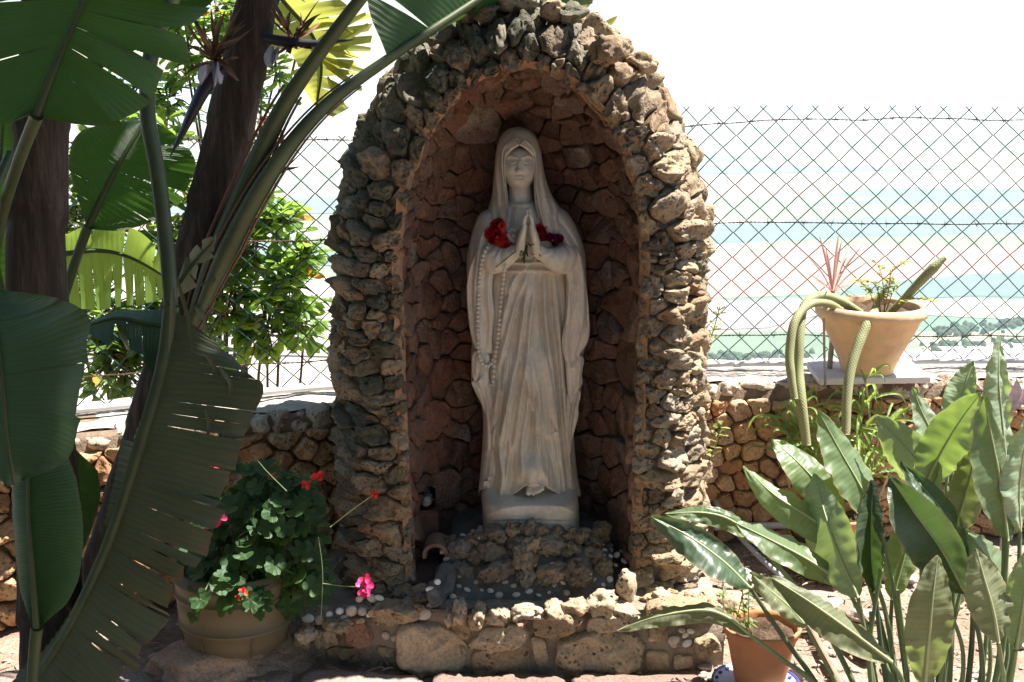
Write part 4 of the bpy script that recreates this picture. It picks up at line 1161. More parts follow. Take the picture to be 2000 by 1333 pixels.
# ---- veil: open shell over head and shoulders
veil_rows = [(249, 1008, 1016, .012, .012), (251, 997, 1026, .028, .03), (256, 988, 1036, .045, .05), (264, 980, 1044, .058, .066), (275, 974, 1050, .068, .078), (290, 970, 1055, .073, .086), (310, 967, 1059, .075, .09), (335, 965, 1063, .077, .09), (360, 963, 1069, .078, .088), (385, 960, 1080, .080, .085), (405, 954, 1093, .083, .083), (425, 947, 1104, .090, .082), (450, 945, 1112, .099, .08), (470, 948, 1114, .103, .08)]
open_rows = [(249, 1012, 1012), (266, 1012, 1012), (268, 1009, 1014), (272, 1001, 1022), (280, 991, 1033), (290, 983, 1042), (305, 980, 1047), (330, 980, 1048), (360, 983, 1048), (385, 986, 1049), (405, 988, 1052), (425, 989, 1058), (450, 986, 1066), (470, 975, 1076)]
def veil(inset=0.0, open_rows=open_rows, y1=470, peak=266.5):
    nrow, na = 240, 200
    ys = np.linspace(249+inset*700, y1, nrow)
    T = interp_rows(veil_rows, ys); O = interp_rows(open_rows, ys)
    layers = []
    for lay, shr in ((0, 0.0), (1, 0.005)):
        V = []
        for j, y in enumerate(ys):
            xl, xr, df, db = T[j]; xl += inset*700; xr -= inset*700; df = max(df-inset*1.3, .008); db = max(db-inset, .008); ol, orr = O[j]; xc_ = (xl+xr)/2; a = (xr-xl)/2
            p0 = math.asin(max(-1, min(1, (orr-xc_)/a*0.999))); p1 = math.asin(max(-1, min(1, (ol-xc_)/a*0.999)))
            ph = np.linspace(p0, 2*math.pi+p1, na)
            kx = max(0.2, (a-shr*700)/a); s_, c_ = np.sin(ph), np.cos(ph)
            px = xc_+a*kx*s_
            Y = SY-np.where(c_ > 0, max(df-shr, .004)*np.abs(c_)**0.9, -max(db-shr, .004)*np.abs(c_))
            # folds running down
            fold = 0.0035*np.sin(np.abs(px-xc_)*0.42+0.6*np.sin(y*0.02))*np.clip((y-290)/120, 0, 1)*np.clip(c_*2, 0, 1)
            W = atv(px, np.full_like(px, y), Y-fold)
            W[:, 2] = np.where(Y > SY, atv(px, np.full_like(px, y), np.full_like(px, SY))[:, 2], W[:, 2])
            # the front edge rolls outwards
            t = np.minimum(np.arange(na), na-1-np.arange(na))
            W[:, 1] -= (0.006*np.exp(-(t/4.0)**2))*(1 if y > peak+1 else 0)
            V.append(W)
        layers.append(np.vstack(V))
    V0 = carve(layers[0], [([(972, 300), (968, 340), (972, 380), (966, 430)], 3, 3), ([(978, 340), (978, 390), (974, 440)], 2.6, -3), ([(1056, 330), (1064, 380), (1080, 430)], 3, 3), ([(1052, 350), (1058, 400), (1064, 450)], 2.6, -3), ([(1062, 400), (1072, 440), (1082, 465)], 3, 3), ([(1072, 390), (1092, 430), (1100, 460)], 3, -3), ([(983, 400), (985, 440)], 2.6, 3)])
    V = np.vstack([V0, layers[1]])
    n0 = len(V0)
    F = [f[::-1] for f in grid_faces(nrow, na)]+grid_faces(nrow, na, off=n0)
    for j in range(nrow-1):
        if ys[j+1] <= peak:
            F.append((j*na, (j+1)*na, (j+1)*na+na-1, j*na+na-1)); continue
        for e in (0, na-1):
            F.append((j*na+e, (j+1)*na+e, n0+(j+1)*na+e, n0+j*na+e))
    for i in range(na-1):
        F.append(((nrow-1)*na+i, (nrow-1)*na+i+1, n0+(nrow-1)*na+i+1, n0+(nrow-1)*na+i))
    statue_parts.append((V, F)); return build('veil', V, F, marble, statue)
veil()
veil(0.006, [(249, 1013, 1013), (279, 1013, 1013), (281, 1009, 1017), (286, 1000, 1026), (294, 991, 1036), (306, 986, 1043), (330, 984, 1045), (360, 987, 1045), (385, 990, 1045), (405, 992, 1048), (425, 992, 1052)], 425, 279.5)

# ---- praying hands: palm, four fingers, thumb, grown together
def hand(side):
    """side -1: hand on the viewer's left. Palm faces the other hand; fingers stack in depth"""
    mb = MB()
    def px3(x, y, dY): return np.array(at(1031.5+side*x, y, SY-0.150+dY))
    # heel and palm as a flattened tapered tube
    C = catmull([px3(17, 492, .012), px3(14.5, 476, .006), px3(12.2, 462, .002), px3(8.5, 446, -.001), px3(6.2, 436, -.002)], 30)
    T = np.gradient(C, axis=0); T /= np.linalg.norm(T, axis=1)[:, None]
    wd = np.interp(np.linspace(0, 1, 30), [0, .25, .55, .85, 1], [.017, .022, .026, .027, .024]); th = np.interp(np.linspace(0, 1, 30), [0, .3, .7, 1], [.0125, .0125, .0098, .0072])
    V = []
    for i in range(30):
        n1 = np.array([0, 1.0, 0]); n1 -= T[i]*(n1@T[i]); n1 /= np.linalg.norm(n1); n2 = np.cross(T[i], n1)
        for k in range(20):
            a = 2*math.pi*k/20
            ca, sa = math.cos(a), math.sin(a)
            V.append(C[i]+n1*wd[i]*math.copysign(abs(ca)**0.8, ca)+n2*th[i]*math.copysign(abs(sa)**0.8, sa))
    F = grid_faces(30, 20, closed_v=True); F += [tuple(range(20))[::-1], tuple(29*20+k for k in range(20))]
    mb.add(V, F)
    # fingers: little finger nearest the viewer, index nearest the chest; unequal lengths, bent at the knuckles
    for dY, top, r_, b_ in ((-.0195, 417, .0056, 1.4), (-.0070, 409, .0063, .7), (.0055, 406.5, .0065, .3), (.0180, 411, .0062, .6)):
        P = catmull([px3(8.2, 444, dY*0.9), px3(6.6+b_, 434, dY), px3(4.6+b_*0.9, 425, dY), px3(2.9+b_*0.3, (425+top)/2, dY*0.97), px3(2.2, top+2.0, dY*0.92), px3(2.2, top, dY*0.9)], 26)
        rr = np.interp(np.linspace(0, 1, 26), [0, .2, .36, .5, .66, .8, .95, 1], np.array([1.0, 1.04, .93, .97, .86, .87, .66, .2])*r_)
        V, F = tube(P, rr, 12); mb.add(V, F)
    # thumb leaves the side of the palm near its base, closes across towards the other thumb
    P = catmull([px3(13, 472, .016), px3(10.5, 460, .026), px3(7.0, 449, .031), px3(4.2, 440, .032), px3(3.0, 435, .031)], 20)
    V, F = tube(P, np.interp(np.linspace(0, 1, 20), [0, .3, .6, .9, 1], [.0095, .0085, .0072, .0058, .0015]), 12); mb.add(V, F)
    o = mb.build('hand', marble, statue)
    rm = o.modifiers.new('fuse', 'REMESH'); rm.mode = 'VOXEL'; rm.voxel_size = 0.0013; rm.use_smooth_shade = True
    sm = o.modifiers.new('soften', 'SMOOTH'); sm.iterations = 3; sm.factor = 0.5
    statue_parts.append((np.vstack(mb.V), mb.F)); return o
hand(-1); hand(1)

# ---- foot with toes under the hem
def foot():
    mb = MB()
    zb = at(1045, 968, SY-.155).z
    C = catmull([at(1046, 930, SY-.08), at(1046, 942, SY-.115), at(1044, 954, SY-.145)], 16)
    V, F = tube(C, np.linspace(.026, .022, 16), 18, flat=0.75); mb.add(V, F)
    for x, y, r_ in ((1033, 968, .0085), (1042, 968.5, .0062), (1048.5, 966, .0058), (1054.5, 963, .0054), (1060, 959.5, .005)):
        P = catmull([at(1044+(x-1044)*0.8, y-16, SY-.135), at(x, y-7, SY-.155), at(x, y, SY-.163)], 12)
        V, F = tube(P, np.interp(np.linspace(0, 1, 12), [0, .5, .85, 1], [r_*1.05, r_, r_*.95, r_*.35]), 12); mb.add(V, F)
    o = mb.build('foot', marble, statue)
    rm = o.modifiers.new('fuse', 'REMESH'); rm.mode = 'VOXEL'; rm.voxel_size = 0.0014; rm.use_smooth_shade = True
    sm = o.modifiers.new('soften', 'SMOOTH'); sm.iterations = 2; sm.factor = 0.5
foot()

# ---- base: rough-hewn mound on a plinth
def base():
    rows = [(936, 962, 1106, .07, .08), (950, 946, 1122, .095, .10), (962, 941, 1128, .116, .11), (973, 940, 1129, .146, .12), (985, 941, 1130, .178, .12), (996, 942, 1131, .190, .12), (1030, 943, 1132, .190, .12), (1050, 943, 1132, .190, .12)]
    V, F, fr = loft(rows, 260, 130, 4.5)
    P2 = project(V)
    n_ = np.array([fbm(Vector((p[0]*0.02, p[1]*0.03, 5)), 3) for p in P2])
    V[:, 1] -= 0.007*n_*fr*np.clip((1015-P2[:, 1])/20, 0, 1)
    V = carve(V, [([(1040, 1022), (1042, 996), (1052, 986), (1062, 990), (1070, 1022)], 3, 5), ([(1055, 1010)], (9, 14), -4, 'b'), ([(950, 1004), (1000, 990), (1040, 984)], 4, 4), ([(1070, 984), (1100, 990), (1128, 1004)], 4, 4), ([(943, 1020), (1040, 1018), (1131, 1020)], 2.2, -4)], fr)
    n1 = 260
    o = build('base', V, F+[tuple(range(n1)), tuple(len(V)-n1+k for k in range(n1))[::-1]], marble, statue); statue_parts.append((V, F))
    # carved roses beside the hem
    for (x, y, r_) in ((951, 944, 7), (958, 934, 6)):
        p = at(x, y, SY-.082); k = r_*0.8*3.55/FPX
        mb = MB()
        for q in range(3):
            P = [np.array(p)+k*(1-q*0.3)*np.array([math.cos(t+q), -0.5-0.25*q, math.sin(t+q)*0.8])*np.array([1, 1, 1]) for t in np.linspace(0, 2*math.pi, 22)]
            V2, F2 = tube(np.array(P), k*0.30, 7, False); mb.add(V2, F2)
        V2, F2 = tube(np.array([np.array(p)+[0, 0.03, 0], np.array(p)-[0, k*0.2, 0]]), [k*0.9, k*1.0], 14); mb.add(V2, F2)
        mb.build('carved_rose', marble, statue)
base()

# ---- rosary carved over the arm
trees = [BVHTree.FromPolygons([tuple(v) for v in V_], [list(f) for f in F_]) for V_, F_ in statue_parts]
def hit(px, py, default=SY-0.1):
    o_ = Vector((0, 0, CAM_H)); d = ray(px, py).normalized(); best = None
    for t in trees:
        h = t.ray_cast(o_, d)
        if h[0] is not None and (best is None or h[3] < best[1]): best = (h[0], h[3])
    return best[0] if best else at(px, py, default)
rosary = MB()
bead_me = bpy.data.meshes.new('bead'); bm = bmesh.new(); bmesh.ops.create_icosphere(bm, subdivisions=2, radius=1); bm.to_mesh(bead_me); bm.free()
bead_me.polygons.foreach_set('use_smooth', [True]*len(bead_me.polygons)); bead_me.materials.append(marble)
strands = [[(956, 476), (946, 492), (940, 515), (936, 550), (934, 600), (933, 650), (935, 690), (942, 712), (952, 717), (961, 710), (966, 694)], [(986, 518), (983, 550), (978, 590), (975, 630), (971, 670), (967, 694)], [(967, 694), (965, 715), (963, 744)]]
ros = None
cords = MB(); bp = []
for st in strands:
    Pl = catmull([(*p, 0) for p in st], 400)[:, :2]
    L = np.concatenate([[0], np.cumsum(np.hypot(*np.diff(Pl, axis=0).T))])
    n_ = int(L[-1]/8.2)
    pts = [(np.interp(l, L, Pl[:, 0]), np.interp(l, L, Pl[:, 1])) for l in np.linspace(0, L[-1], n_)]
    w3 = np.array([np.array(hit(*p))+np.array([0, -0.002, 0]) for p in pts])
    for _ in range(2): w3[1:-1] = (w3[:-2]+2*w3[1:-1]+w3[2:])/4
    w3[:, 1] -= 0.0065
    V, F = tube(w3, 0.0017, 6); cords.add(V, F)
    bp += [(p, 0.0062 if (i % 11) else 0.0030) for i, p in enumerate(w3)]
ros = cords.build('rosary', marble, statue)
for p, r_ in bp: inst('bead', bead_me, p, (0, 0, 0), r_, ros)
cp = np.array(hit(963, 762))+np.array([0, -0.005, 0]); top = np.array(hit(964, 746))+np.array([0, -0.005, 0])
mb = MB()
V, F = tube(np.array([top, cp+[0.0, -0.001, -0.018]]), 0.0038, 4); mb.add(V, F)
m1 = top*0.65+cp*0.35
V, F = tube(np.array([m1-[0.012, 0, 0], m1+[0.012, 0, 0]]), 0.0036, 4); mb.add(V, F)
mb.build('crucifix', marble, ros)
# ================================================================ LEAF BUILDERS
def pts3(L): return [at(*p) for p in L]
def blade(rib, edges, splits=None, vmin=0.0, n=90, m=12, bulge=0.0, gapw=0.012, twist=0.012, seed=0, ripple=0.002, corr=0.0006, veins=60, ragged=0.0, t0=0.0, t1=1.0):
    """leaf blade between a rib and one or two edges; all lists of world points. splits: per edge list of t where the blade is torn"""
    rng = random.Random(seed)
    Rb = catmull(rib, n*3)
    mb = MB()
    tt = np.linspace(0, 1, n*3)
    def rat(t): return np.array([np.interp(t, tt, Rb[:, k]) for k in range(3)]).T
    for ei, edge in enumerate(edges):
        Eg = catmull(edge, n*3)
        def eat(t): return np.array([np.interp(t, tt, Eg[:, k]) for k in range(3)]).T
        sp = sorted(splits[ei]) if splits and ei < len(splits) and splits[ei] else []
        cuts = [t0]+list(sp)+[t1]
        gf = {q: (rng.choice((0.35, 0.6, 1.0, 1.7)), min(0.85, vmin+rng.choice((0.0, 0.05, 0.25, 0.5)))) for q in sp}
        for a, b_ in zip(cuts[:-1], cuts[1:]):
            k = max(4, int(n*(b_-a))); tw = rng.uniform(-1, 1)*twist*(1 if sp else 0.2); tw2 = rng.uniform(-1, 1)*twist*(0.8 if sp else 0.1); short = rng.uniform(0, ragged)
            V = []; UV = []
            mid = (a+b_)/2
            N0 = np.cross(rat(np.array([min(mid+.02, 1)]))[0]-rat(np.array([max(mid-.02, 0)]))[0], eat(np.array([mid]))[0]-rat(np.array([mid]))[0]); N0 /= max(np.linalg.norm(N0), 1e-9)
            for j in range(m+1):
                v = j/m
                ga, gb_ = gf.get(a, (1, 0)), gf.get(b_, (1, 0))
                ta = a+(gapw*ga[0]*max(0, (v-ga[1])/(1-ga[1])) if a > t0 else 0)
                tb = b_-(gapw*gb_[0]*max(0, (v-gb_[1])/(1-gb_[1])) if b_ < t1 else 0)
                if tb < ta: ta = tb = (ta+tb)/2
                ts = np.linspace(ta, tb, k)
                vv = v*(1-short*v)
                P = rat(ts)*(1-vv)+eat(ts)*vv
                loc = (np.linspace(-1, 1, k))
                off = bulge*4*v*(1-v)*0.6+tw*v*v+tw2*v*v*loc
                rp = np.array([ripple*v*noise.noise(Vector((t*14+ei*9, v*2.0, seed*1.7)))+corr*math.sin(t*veins*6.283)*min(1, v*5) for t in ts])
                P = P+N0*(off+rp)[:, None]
                V.append(P); UV += [(t, v) for t in ts]
            mb.add(np.vstack(V), grid_faces(m+1, k), UV)
    return mb
def rib_tube(name, pts, rad, mat, parent, nseg=10, n=50, flat=None):
    V, F = tube(catmull(pts, n), np.interp(np.linspace(0, 1, n), np.linspace(0, 1, len(rad)), rad), nseg, flat=flat)
    return build(name, V, F, mat, parent)
def wpx(w, Y): return w*Y*1.04/FPX
def ribbon(pts, width, seed=0, n=22, cup=0.25, tip=0.15, basew=0.35):
    """narrow leaf strip along world points; width metres"""
    C = catmull(pts, n); T = np.gradient(C, axis=0); T /= np.maximum(np.linalg.norm(T, axis=1), 1e-9)[:, None]
    rng = random.Random(seed)
    up = np.array([rng.uniform(-.3, .3), -0.75, 0.6])
    V = []; UV = []
    for i in range(n):
        t = i/(n-1)
        s_ = np.cross(T[i], up); s_ /= max(np.linalg.norm(s_), 1e-9); nn = np.cross(s_, T[i])
        w = width*(basew+(1-basew)*min(1, t*4))*(1 if t < 0.6 else max(tip, 1-((t-0.6)/0.4)**1.6*(1-tip)))
        for k in (-1, -0.5, 0, 0.5, 1):
            V.append(C[i]+s_*w*0.5*k+nn*(abs(k)*cup*w*0.5)); UV.append((t, abs(k)))
    return np.array(V), grid_faces(n, 5), UV

# ================================================================ GIANT BIRD OF PARADISE (two stems) ON THE LEFT
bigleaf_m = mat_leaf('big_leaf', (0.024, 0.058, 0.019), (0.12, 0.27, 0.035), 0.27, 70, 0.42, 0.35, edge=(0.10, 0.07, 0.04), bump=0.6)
bigleaf_b = mat_leaf('blue_green_leaf', (0.034, 0.066, 0.040), (0.08, 0.20, 0.04), 0.18, 60, 0.40, 0.45)
oldleaf_m = mat_leaf('old_torn_leaf', (0.115, 0.125, 0.078), (0.14, 0.18, 0.05), 0.15, 80, 0.6, 0.25, edge=(0.16, 0.115, 0.08))
litleaf_m = mat_leaf('sunlit_leaf', (0.09, 0.17, 0.04), (0.40, 0.55, 0.08), 0.45, 50, 0.45, 0.35)  # lighter green: backlit look painted into the leaf colour
yellow_m = mat_leaf('yellowing_leaf', (0.20, 0.24, 0.05), (0.62, 0.62, 0.12), 0.5, 30, 0.5, 0.3, edge=(0.22, 0.10, 0.05))
stalk_m = mat_plain('green_stalk', (0.075, 0.095, 0.042), 0.5, 0.3, 8, 0.15, 60, 0.002, 0.35)
stalk_red = mat_plain('reddish_stalk_edge', (0.20, 0.10, 0.07), 0.6, 0.3, 12, 0.2)
trunk_m, nt, b, out = new_mat('fibrous_trunk')
pos = nt.nodes.new('ShaderNodeNewGeometry').outputs['Position']
mp = nt.nodes.new('ShaderNodeMapping'); mp.inputs['Scale'].default_value = (60, 60, 5); nt.links.new(pos, mp.inputs['Vector'])
n1 = noise_n(nt, mp.outputs[0], 1, 5, 0.7)
c = ramp(nt, n1, [(0.3, (0.022, 0.015, 0.011)), (0.5, (0.055, 0.038, 0.028)), (0.72, (0.14, 0.105, 0.08))])
c = mixc(nt, 0.6, c, ramp(nt, noise_n(nt, pos, 6, 4), [(0.35, (0.55, 0.5, 0.45)), (0.65, (1.2, 1.15, 1.1))]), 'MULTIPLY')
nt.links.new(c, b.inputs['Base Color']); b.inputs['Roughness'].default_value = 0.85
nt.links.new(bump_n(nt, n1, 0.8, 0.006), b.inputs['Normal'])
dry_m = mat_plain('dry_bract', (0.22, 0.12, 0.07), 0.8, 0.5, 30, 0.3)
spathe_m = mat_plain('purple_spathe', (0.035, 0.030, 0.040), 0.45, 0.4, 15, 0.2, spec=0.4)
petal_m = mat_plain('lilac_petal', (0.45, 0.44, 0.52), 0.6, 0.2, 30, 0.1)

def sheath_trunk(name, pts, rad, parent, seed, nrings=9):
    """fibrous stem: overlapping old leaf bases give it steps"""
    n = 140; C = catmull(pts, n); rr = np.interp(np.linspace(0, 1, n), np.linspace(0, 1, len(rad)), rad)
    V, F = tube(C, rr, 28)
    for i in range(len(V)):
        j = i//28; a = 2*math.pi*(i % 28)/28; t = j/(n-1)
        c0 = C[min(j, n-1)]; d = V[i]-c0
        st = ((t*nrings+0.30*math.sin(a+seed)+0.12*noise.noise(Vector((a, t*8, seed)))) % 1.0)
        k = 1+0.10*(0.5-st)+0.05*noise.noise(Vector((math.cos(a)*2, math.sin(a)*2, t*30+seed)))+0.05*math.sin(a*3+seed)
        V[i] = c0+d*k
    return build(name, V, F, trunk_m, parent)

nicA = empty('giant_bird_of_paradise', (at(70, 600, 2.62).x-0.02, 2.62, 0), 'dark broad-leaved giant bird of paradise with upright fibrous trunk and blue-green leaves', 'plant', 'giant bird of paradise plants')
xa = at(72, 600, 2.62).x
sheath_trunk('trunk', [(xa-.03, 2.60, -0.03), (xa-.01, 2.61, 0.5), at(72, 560, 2.62), at(76, 400, 2.62), at(84, 240, 2.62), at(92, 60, 2.62), at(100, -160, 2.62)], [.075, .07, .066, .063, .058, .052, .045], nicA, 1.0)
def leaf(parent, name, rib, edges, mat, petiole=None, prad=(.012, .009), ribrad=(.008, .002), rmat=None, **kw):
    o = blade(rib, edges, **kw).build(name, mat, parent, use_uv=True)
    rib_tube('midrib', rib, ribrad, rmat or stalk_m, o, 8, 40)
    if petiole: rib_tube('petiole', petiole, prad, rmat or stalk_m, o, 12, 50)
    return o
Y = 2.30   # leaf hanging over the top left corner
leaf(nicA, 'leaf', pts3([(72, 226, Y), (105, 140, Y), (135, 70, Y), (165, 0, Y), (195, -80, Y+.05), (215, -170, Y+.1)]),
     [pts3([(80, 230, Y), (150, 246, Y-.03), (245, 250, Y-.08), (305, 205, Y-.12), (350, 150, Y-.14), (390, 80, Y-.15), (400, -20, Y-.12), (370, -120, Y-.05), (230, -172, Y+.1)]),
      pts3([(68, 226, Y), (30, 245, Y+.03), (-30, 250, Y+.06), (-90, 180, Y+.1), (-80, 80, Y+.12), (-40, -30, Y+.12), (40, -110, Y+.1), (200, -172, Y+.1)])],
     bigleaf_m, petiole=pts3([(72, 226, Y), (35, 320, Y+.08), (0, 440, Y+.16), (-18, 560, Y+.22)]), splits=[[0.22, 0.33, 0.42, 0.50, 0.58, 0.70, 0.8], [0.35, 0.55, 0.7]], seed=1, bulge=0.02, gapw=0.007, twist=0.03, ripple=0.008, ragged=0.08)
Y = 2.15   # drooping blue-green leaf
leaf(nicA, 'leaf', pts3([(-60, 545, Y+.12), (-14, 620, Y+.04), (4, 740, Y), (14, 850, Y), (28, 948, Y+.02)]),
     [pts3([(-30, 560, Y+.1), (150, 598, Y-.05), (170, 680, Y-.06), (162, 800, Y-.06), (128, 900, Y-.04), (32, 948, Y+.02)]),
      pts3([(-90, 560, Y+.15), (-190, 640, Y+.1), (-190, 780, Y+.1), (-110, 900, Y+.08), (20, 948, Y+.02)])],
     bigleaf_b, petiole=pts3([(-60, 545, Y+.12), (-30, 420, Y+.25), (20, 300, Y+.38)]), splits=[[0.3, 0.52, 0.66, 0.8], []], seed=2, bulge=-0.02, gapw=0.004, twist=0.014, ripple=0.008)
Y = 2.35
leaf(nicA, 'leaf', pts3([(72, 1226, Y), (64, 1110, Y), (56, 1000, Y+.02), (60, 900, Y+.06), (90, 840, Y+.12)]),
     [pts3([(76, 1228, Y), (140, 1165, Y-.05), (163, 1070, Y-.06), (155, 960, Y-.03), (128, 880, Y+.03), (92, 840, Y+.12)]),
      pts3([(70, 1224, Y), (40, 1150, Y+.06), (28, 1050, Y+.08), (25, 950, Y+.09), (40, 880, Y+.1), (88, 840, Y+.12)])],
     bigleaf_m, petiole=pts3([(72, 1226, Y), (66, 1290, Y+.02), (60, 1400, Y+.06), (58, 1500, Y+.1)]), seed=3, bulge=0.015)
Y = 2.75
leaf(nicA, 'leaf', pts3([(60, 1180, Y), (95, 1040, Y), (138, 925, Y), (150, 880, Y)]), [pts3([(70, 1190, Y), (150, 1100, Y), (194, 985, Y-.02), (192, 920, Y-.02)]), pts3([(50, 1180, Y), (70, 1040, Y), (120, 920, Y), (148, 880, Y)])],
     bigleaf_m, petiole=pts3([(60, 1180, Y), (50, 1300, Y), (48, 1420, Y)]), seed=4)
Y = 3.0    # leaf half in the sun behind the trunk
leaf(nicA, 'leaf', pts3([(172, 442, Y), (200, 385, Y), (235, 315, Y), (284, 236, Y+.04)]),
     [pts3([(170, 440, Y), (136, 330, Y-.02), (152, 262, Y), (215, 240, Y+.03), (280, 232, Y+.04)]),
      pts3([(174, 444, Y), (238, 448, Y+.03), (300, 432, Y+.06), (350, 395, Y+.07), (384, 320, Y+.07), (340, 262, Y+.06), (288, 236, Y+.04)])],
     bigleaf_m, petiole=pts3([(172, 442, Y), (148, 510, Y), (118, 610, Y-.05), (95, 760, Y-.2), (80, 1000, Y-.3)]), splits=[[0.2, 0.34], [0.3, 0.44, 0.52, 0.62, 0.78]], seed=5, bulge=0.008, gapw=0.006, twist=0.012, ribrad=(.009, .003), rmat=stalk_m)
Y = 3.3    # torn leaf lit from behind
leaf(nicA, 'leaf', pts3([(100, 500, Y), (190, 490, Y), (260, 506, Y), (345, 555, Y)]),
     [pts3([(105, 470, Y), (180, 440, Y), (270, 450, Y), (350, 520, Y)]), pts3([(120, 600, Y-.03), (190, 605, Y-.04), (270, 596, Y-.04), (348, 575, Y)])],
     litleaf_m, petiole=pts3([(100, 500, Y), (85, 620, Y-.2), (70, 800, Y-.35)]), splits=[[0.3, 0.55, 0.8], [0.18, 0.3, 0.38, 0.46, 0.55, 0.63, 0.72, 0.82]], seed=6, gapw=0.014, twist=0.02)
Y = 3.1
leaf(nicA, 'leaf', pts3([(20, 640, Y), (-10, 480, Y), (0, 330, Y), (10, 200, Y)]), [pts3([(25, 640, Y), (60, 480, Y), (70, 330, Y), (20, 195, Y)]), pts3([(15, 640, Y), (-80, 480, Y), (-90, 330, Y), (5, 200, Y)])], bigleaf_m, seed=61)
Y = 2.9    # leaves that reach out of the top
leaf(nicA, 'leaf', pts3([(180, 130, Y), (260, 30, Y), (330, -60, Y+.05), (400, -160, Y+.1)]), [pts3([(190, 140, Y), (330, 60, Y), (440, -20, Y), (410, -160, Y+.1)]), pts3([(170, 120, Y), (180, 0, Y), (260, -100, Y), (395, -165, Y+.1)])], bigleaf_m, petiole=pts3([(180, 130, Y), (130, 230, Y-.15), (95, 330, Y-.25)]), splits=[[.4, .6], []], seed=62)

# second plant: leaning stem with flowers
nicB = empty('giant_bird_of_paradise', (on_z(110, 1400).x, 2.93, 0), 'leaning giant bird of paradise with torn hanging leaf and dark pointed flower spathes', 'plant', 'giant bird of paradise plants')
sheath_trunk('trunk', [(on_z(110, 1400).x-.02, 2.90, -0.03), at(130, 1300, 2.92), at(200, 1100, 2.93), at(285, 840, 2.95), at(365, 600, 2.98), at(418, 400, 3.0), at(462, 200, 3.0), at(505, 0, 3.0), at(545, -200, 3.0)], [.042, .042, .044, .046, .058, .060, .055, .048, .036], nicB, 2.0, 11)
# broad stalks that fan out of it
def big_stalk(pts, rad, parent):
    n = 70; C = catmull(pts, n); rr = np.interp(np.linspace(0, 1, n), np.linspace(0, 1, len(rad)), rad)
    V, F = tube(C, rr, 18, flat=0.75)
    o = build('petiole', V, F, stalk_m, parent)
    # dry reddish margins
    T = np.gradient(C, axis=0); T /= np.linalg.norm(T, axis=1)[:, None]
    for s_ in (-1, 1):
        side = np.cross(T, np.array([0, -1.0, 0])); side /= np.linalg.norm(side, axis=1)[:, None]
        P = C[:int(n*0.6)]+(side*rr[:, None]*0.97*s_+np.array([0, -1, 0])*rr[:, None]*0.25)[:int(n*0.6)]
        V2, F2 = tube(P, rr[:int(n*0.6)]*0.13, 5); build('margin', V2, F2, stalk_red, o)
    return o
big_stalk(pts3([(372, 640, 2.93), (425, 500, 2.92), (480, 370, 2.90), (545, 225, 2.88), (620, 110, 2.86), (715, -15, 2.86), (800, -110, 2.9)]), [.020, .036, .034, .027, .021, .018, .014], nicB)
big_stalk(pts3([(395, 600, 2.90), (440, 500, 2.88), (500, 385, 2.86), (570, 280, 2.87), (650, 195, 2.92), (770, 108, 3.02), (870, 42, 3.12), (960, -18, 3.22)]), [.018, .030, .027, .021, .017, .014, .012, .010], nicB)
big_stalk(pts3([(365, 620, 3.04), (395, 470, 3.05), (440, 300, 3.06), (478, 120, 3.06), (525, -40, 3.06), (580, -220, 3.06)]), [.02, .034, .034, .03, .027, .02], nicB)
# leaf on the second stalk, reaching over the grotto
leaf(nicB, 'leaf', pts3([(765, 112, 3.02), (870, 42, 3.12), (960, -18, 3.22), (1060, -75, 3.36), (1180, -120, 3.55), (1290, -140, 3.75)]),
     [pts3([(752, 108, 3.0), (724, 0, 2.98), (760, -120, 3.0), (900, -190, 3.15), (1080, -220, 3.4), (1280, -150, 3.75)]),
      pts3([(770, 118, 3.03), (880, 62, 3.25), (990, 28, 3.40), (1090, 10, 3.52), (1200, -20, 3.65), (1292, -135, 3.75)])],
     bigleaf_m, splits=[[0.12, 0.26, 0.36, 0.5, 0.62, 0.75], [0.15, 0.3, 0.45, 0.55, 0.7]], seed=7, gapw=0.012, twist=0.025, bulge=0.01)
# the long torn leaf hanging down in front
leaf(nicB, 'hanging_leaf', pts3([(334, 600, 2.62), (318, 715, 2.58), (280, 850, 2.54), (246, 960, 2.52), (200, 1088, 2.50), (130, 1232, 2.47), (50, 1350, 2.45), (-10, 1420, 2.45)]),
     [pts3([(420, 665, 2.60), (475, 715, 2.54), (524, 755, 2.50), (505, 815, 2.49), (480, 885, 2.47), (462, 945, 2.46), (438, 1010, 2.45), (406, 1080, 2.44), (378, 1142, 2.43), (345, 1208, 2.42), (295, 1275, 2.41), (240, 1345, 2.41), (165, 1420, 2.42), (60, 1490, 2.45)]),
      pts3([(320, 620, 2.68), (290, 730, 2.70), (255, 860, 2.68), (222, 970, 2.66), (172, 1090, 2.63), (100, 1220, 2.58), (20, 1330, 2.54), (-15, 1420, 2.47)])],
     oldleaf_m, petiole=pts3([(334, 600, 2.62), (325, 480, 2.66), (308, 340, 2.70), (288, 215, 2.74), (300, 90, 2.80), (370, -60, 2.88), (470, -160, 2.94)]), prad=(.015, .0165, .0165, .017, .017, .016), ribrad=(.016, .014, .011, .007),
     splits=[[0.05, 0.11, 0.135, 0.20, 0.225, 0.25, 0.31, 0.365, 0.38, 0.42, 0.475, 0.495, 0.53, 0.585, 0.60, 0.655, 0.69, 0.715, 0.80, 0.84, 0.91], [0.3, 0.5, 0.7]], seed=8, gapw=0.0017, twist=0.017, n=190, corr=0.0016, veins=58, ragged=0.14, vmin=0.22, bulge=0.012)
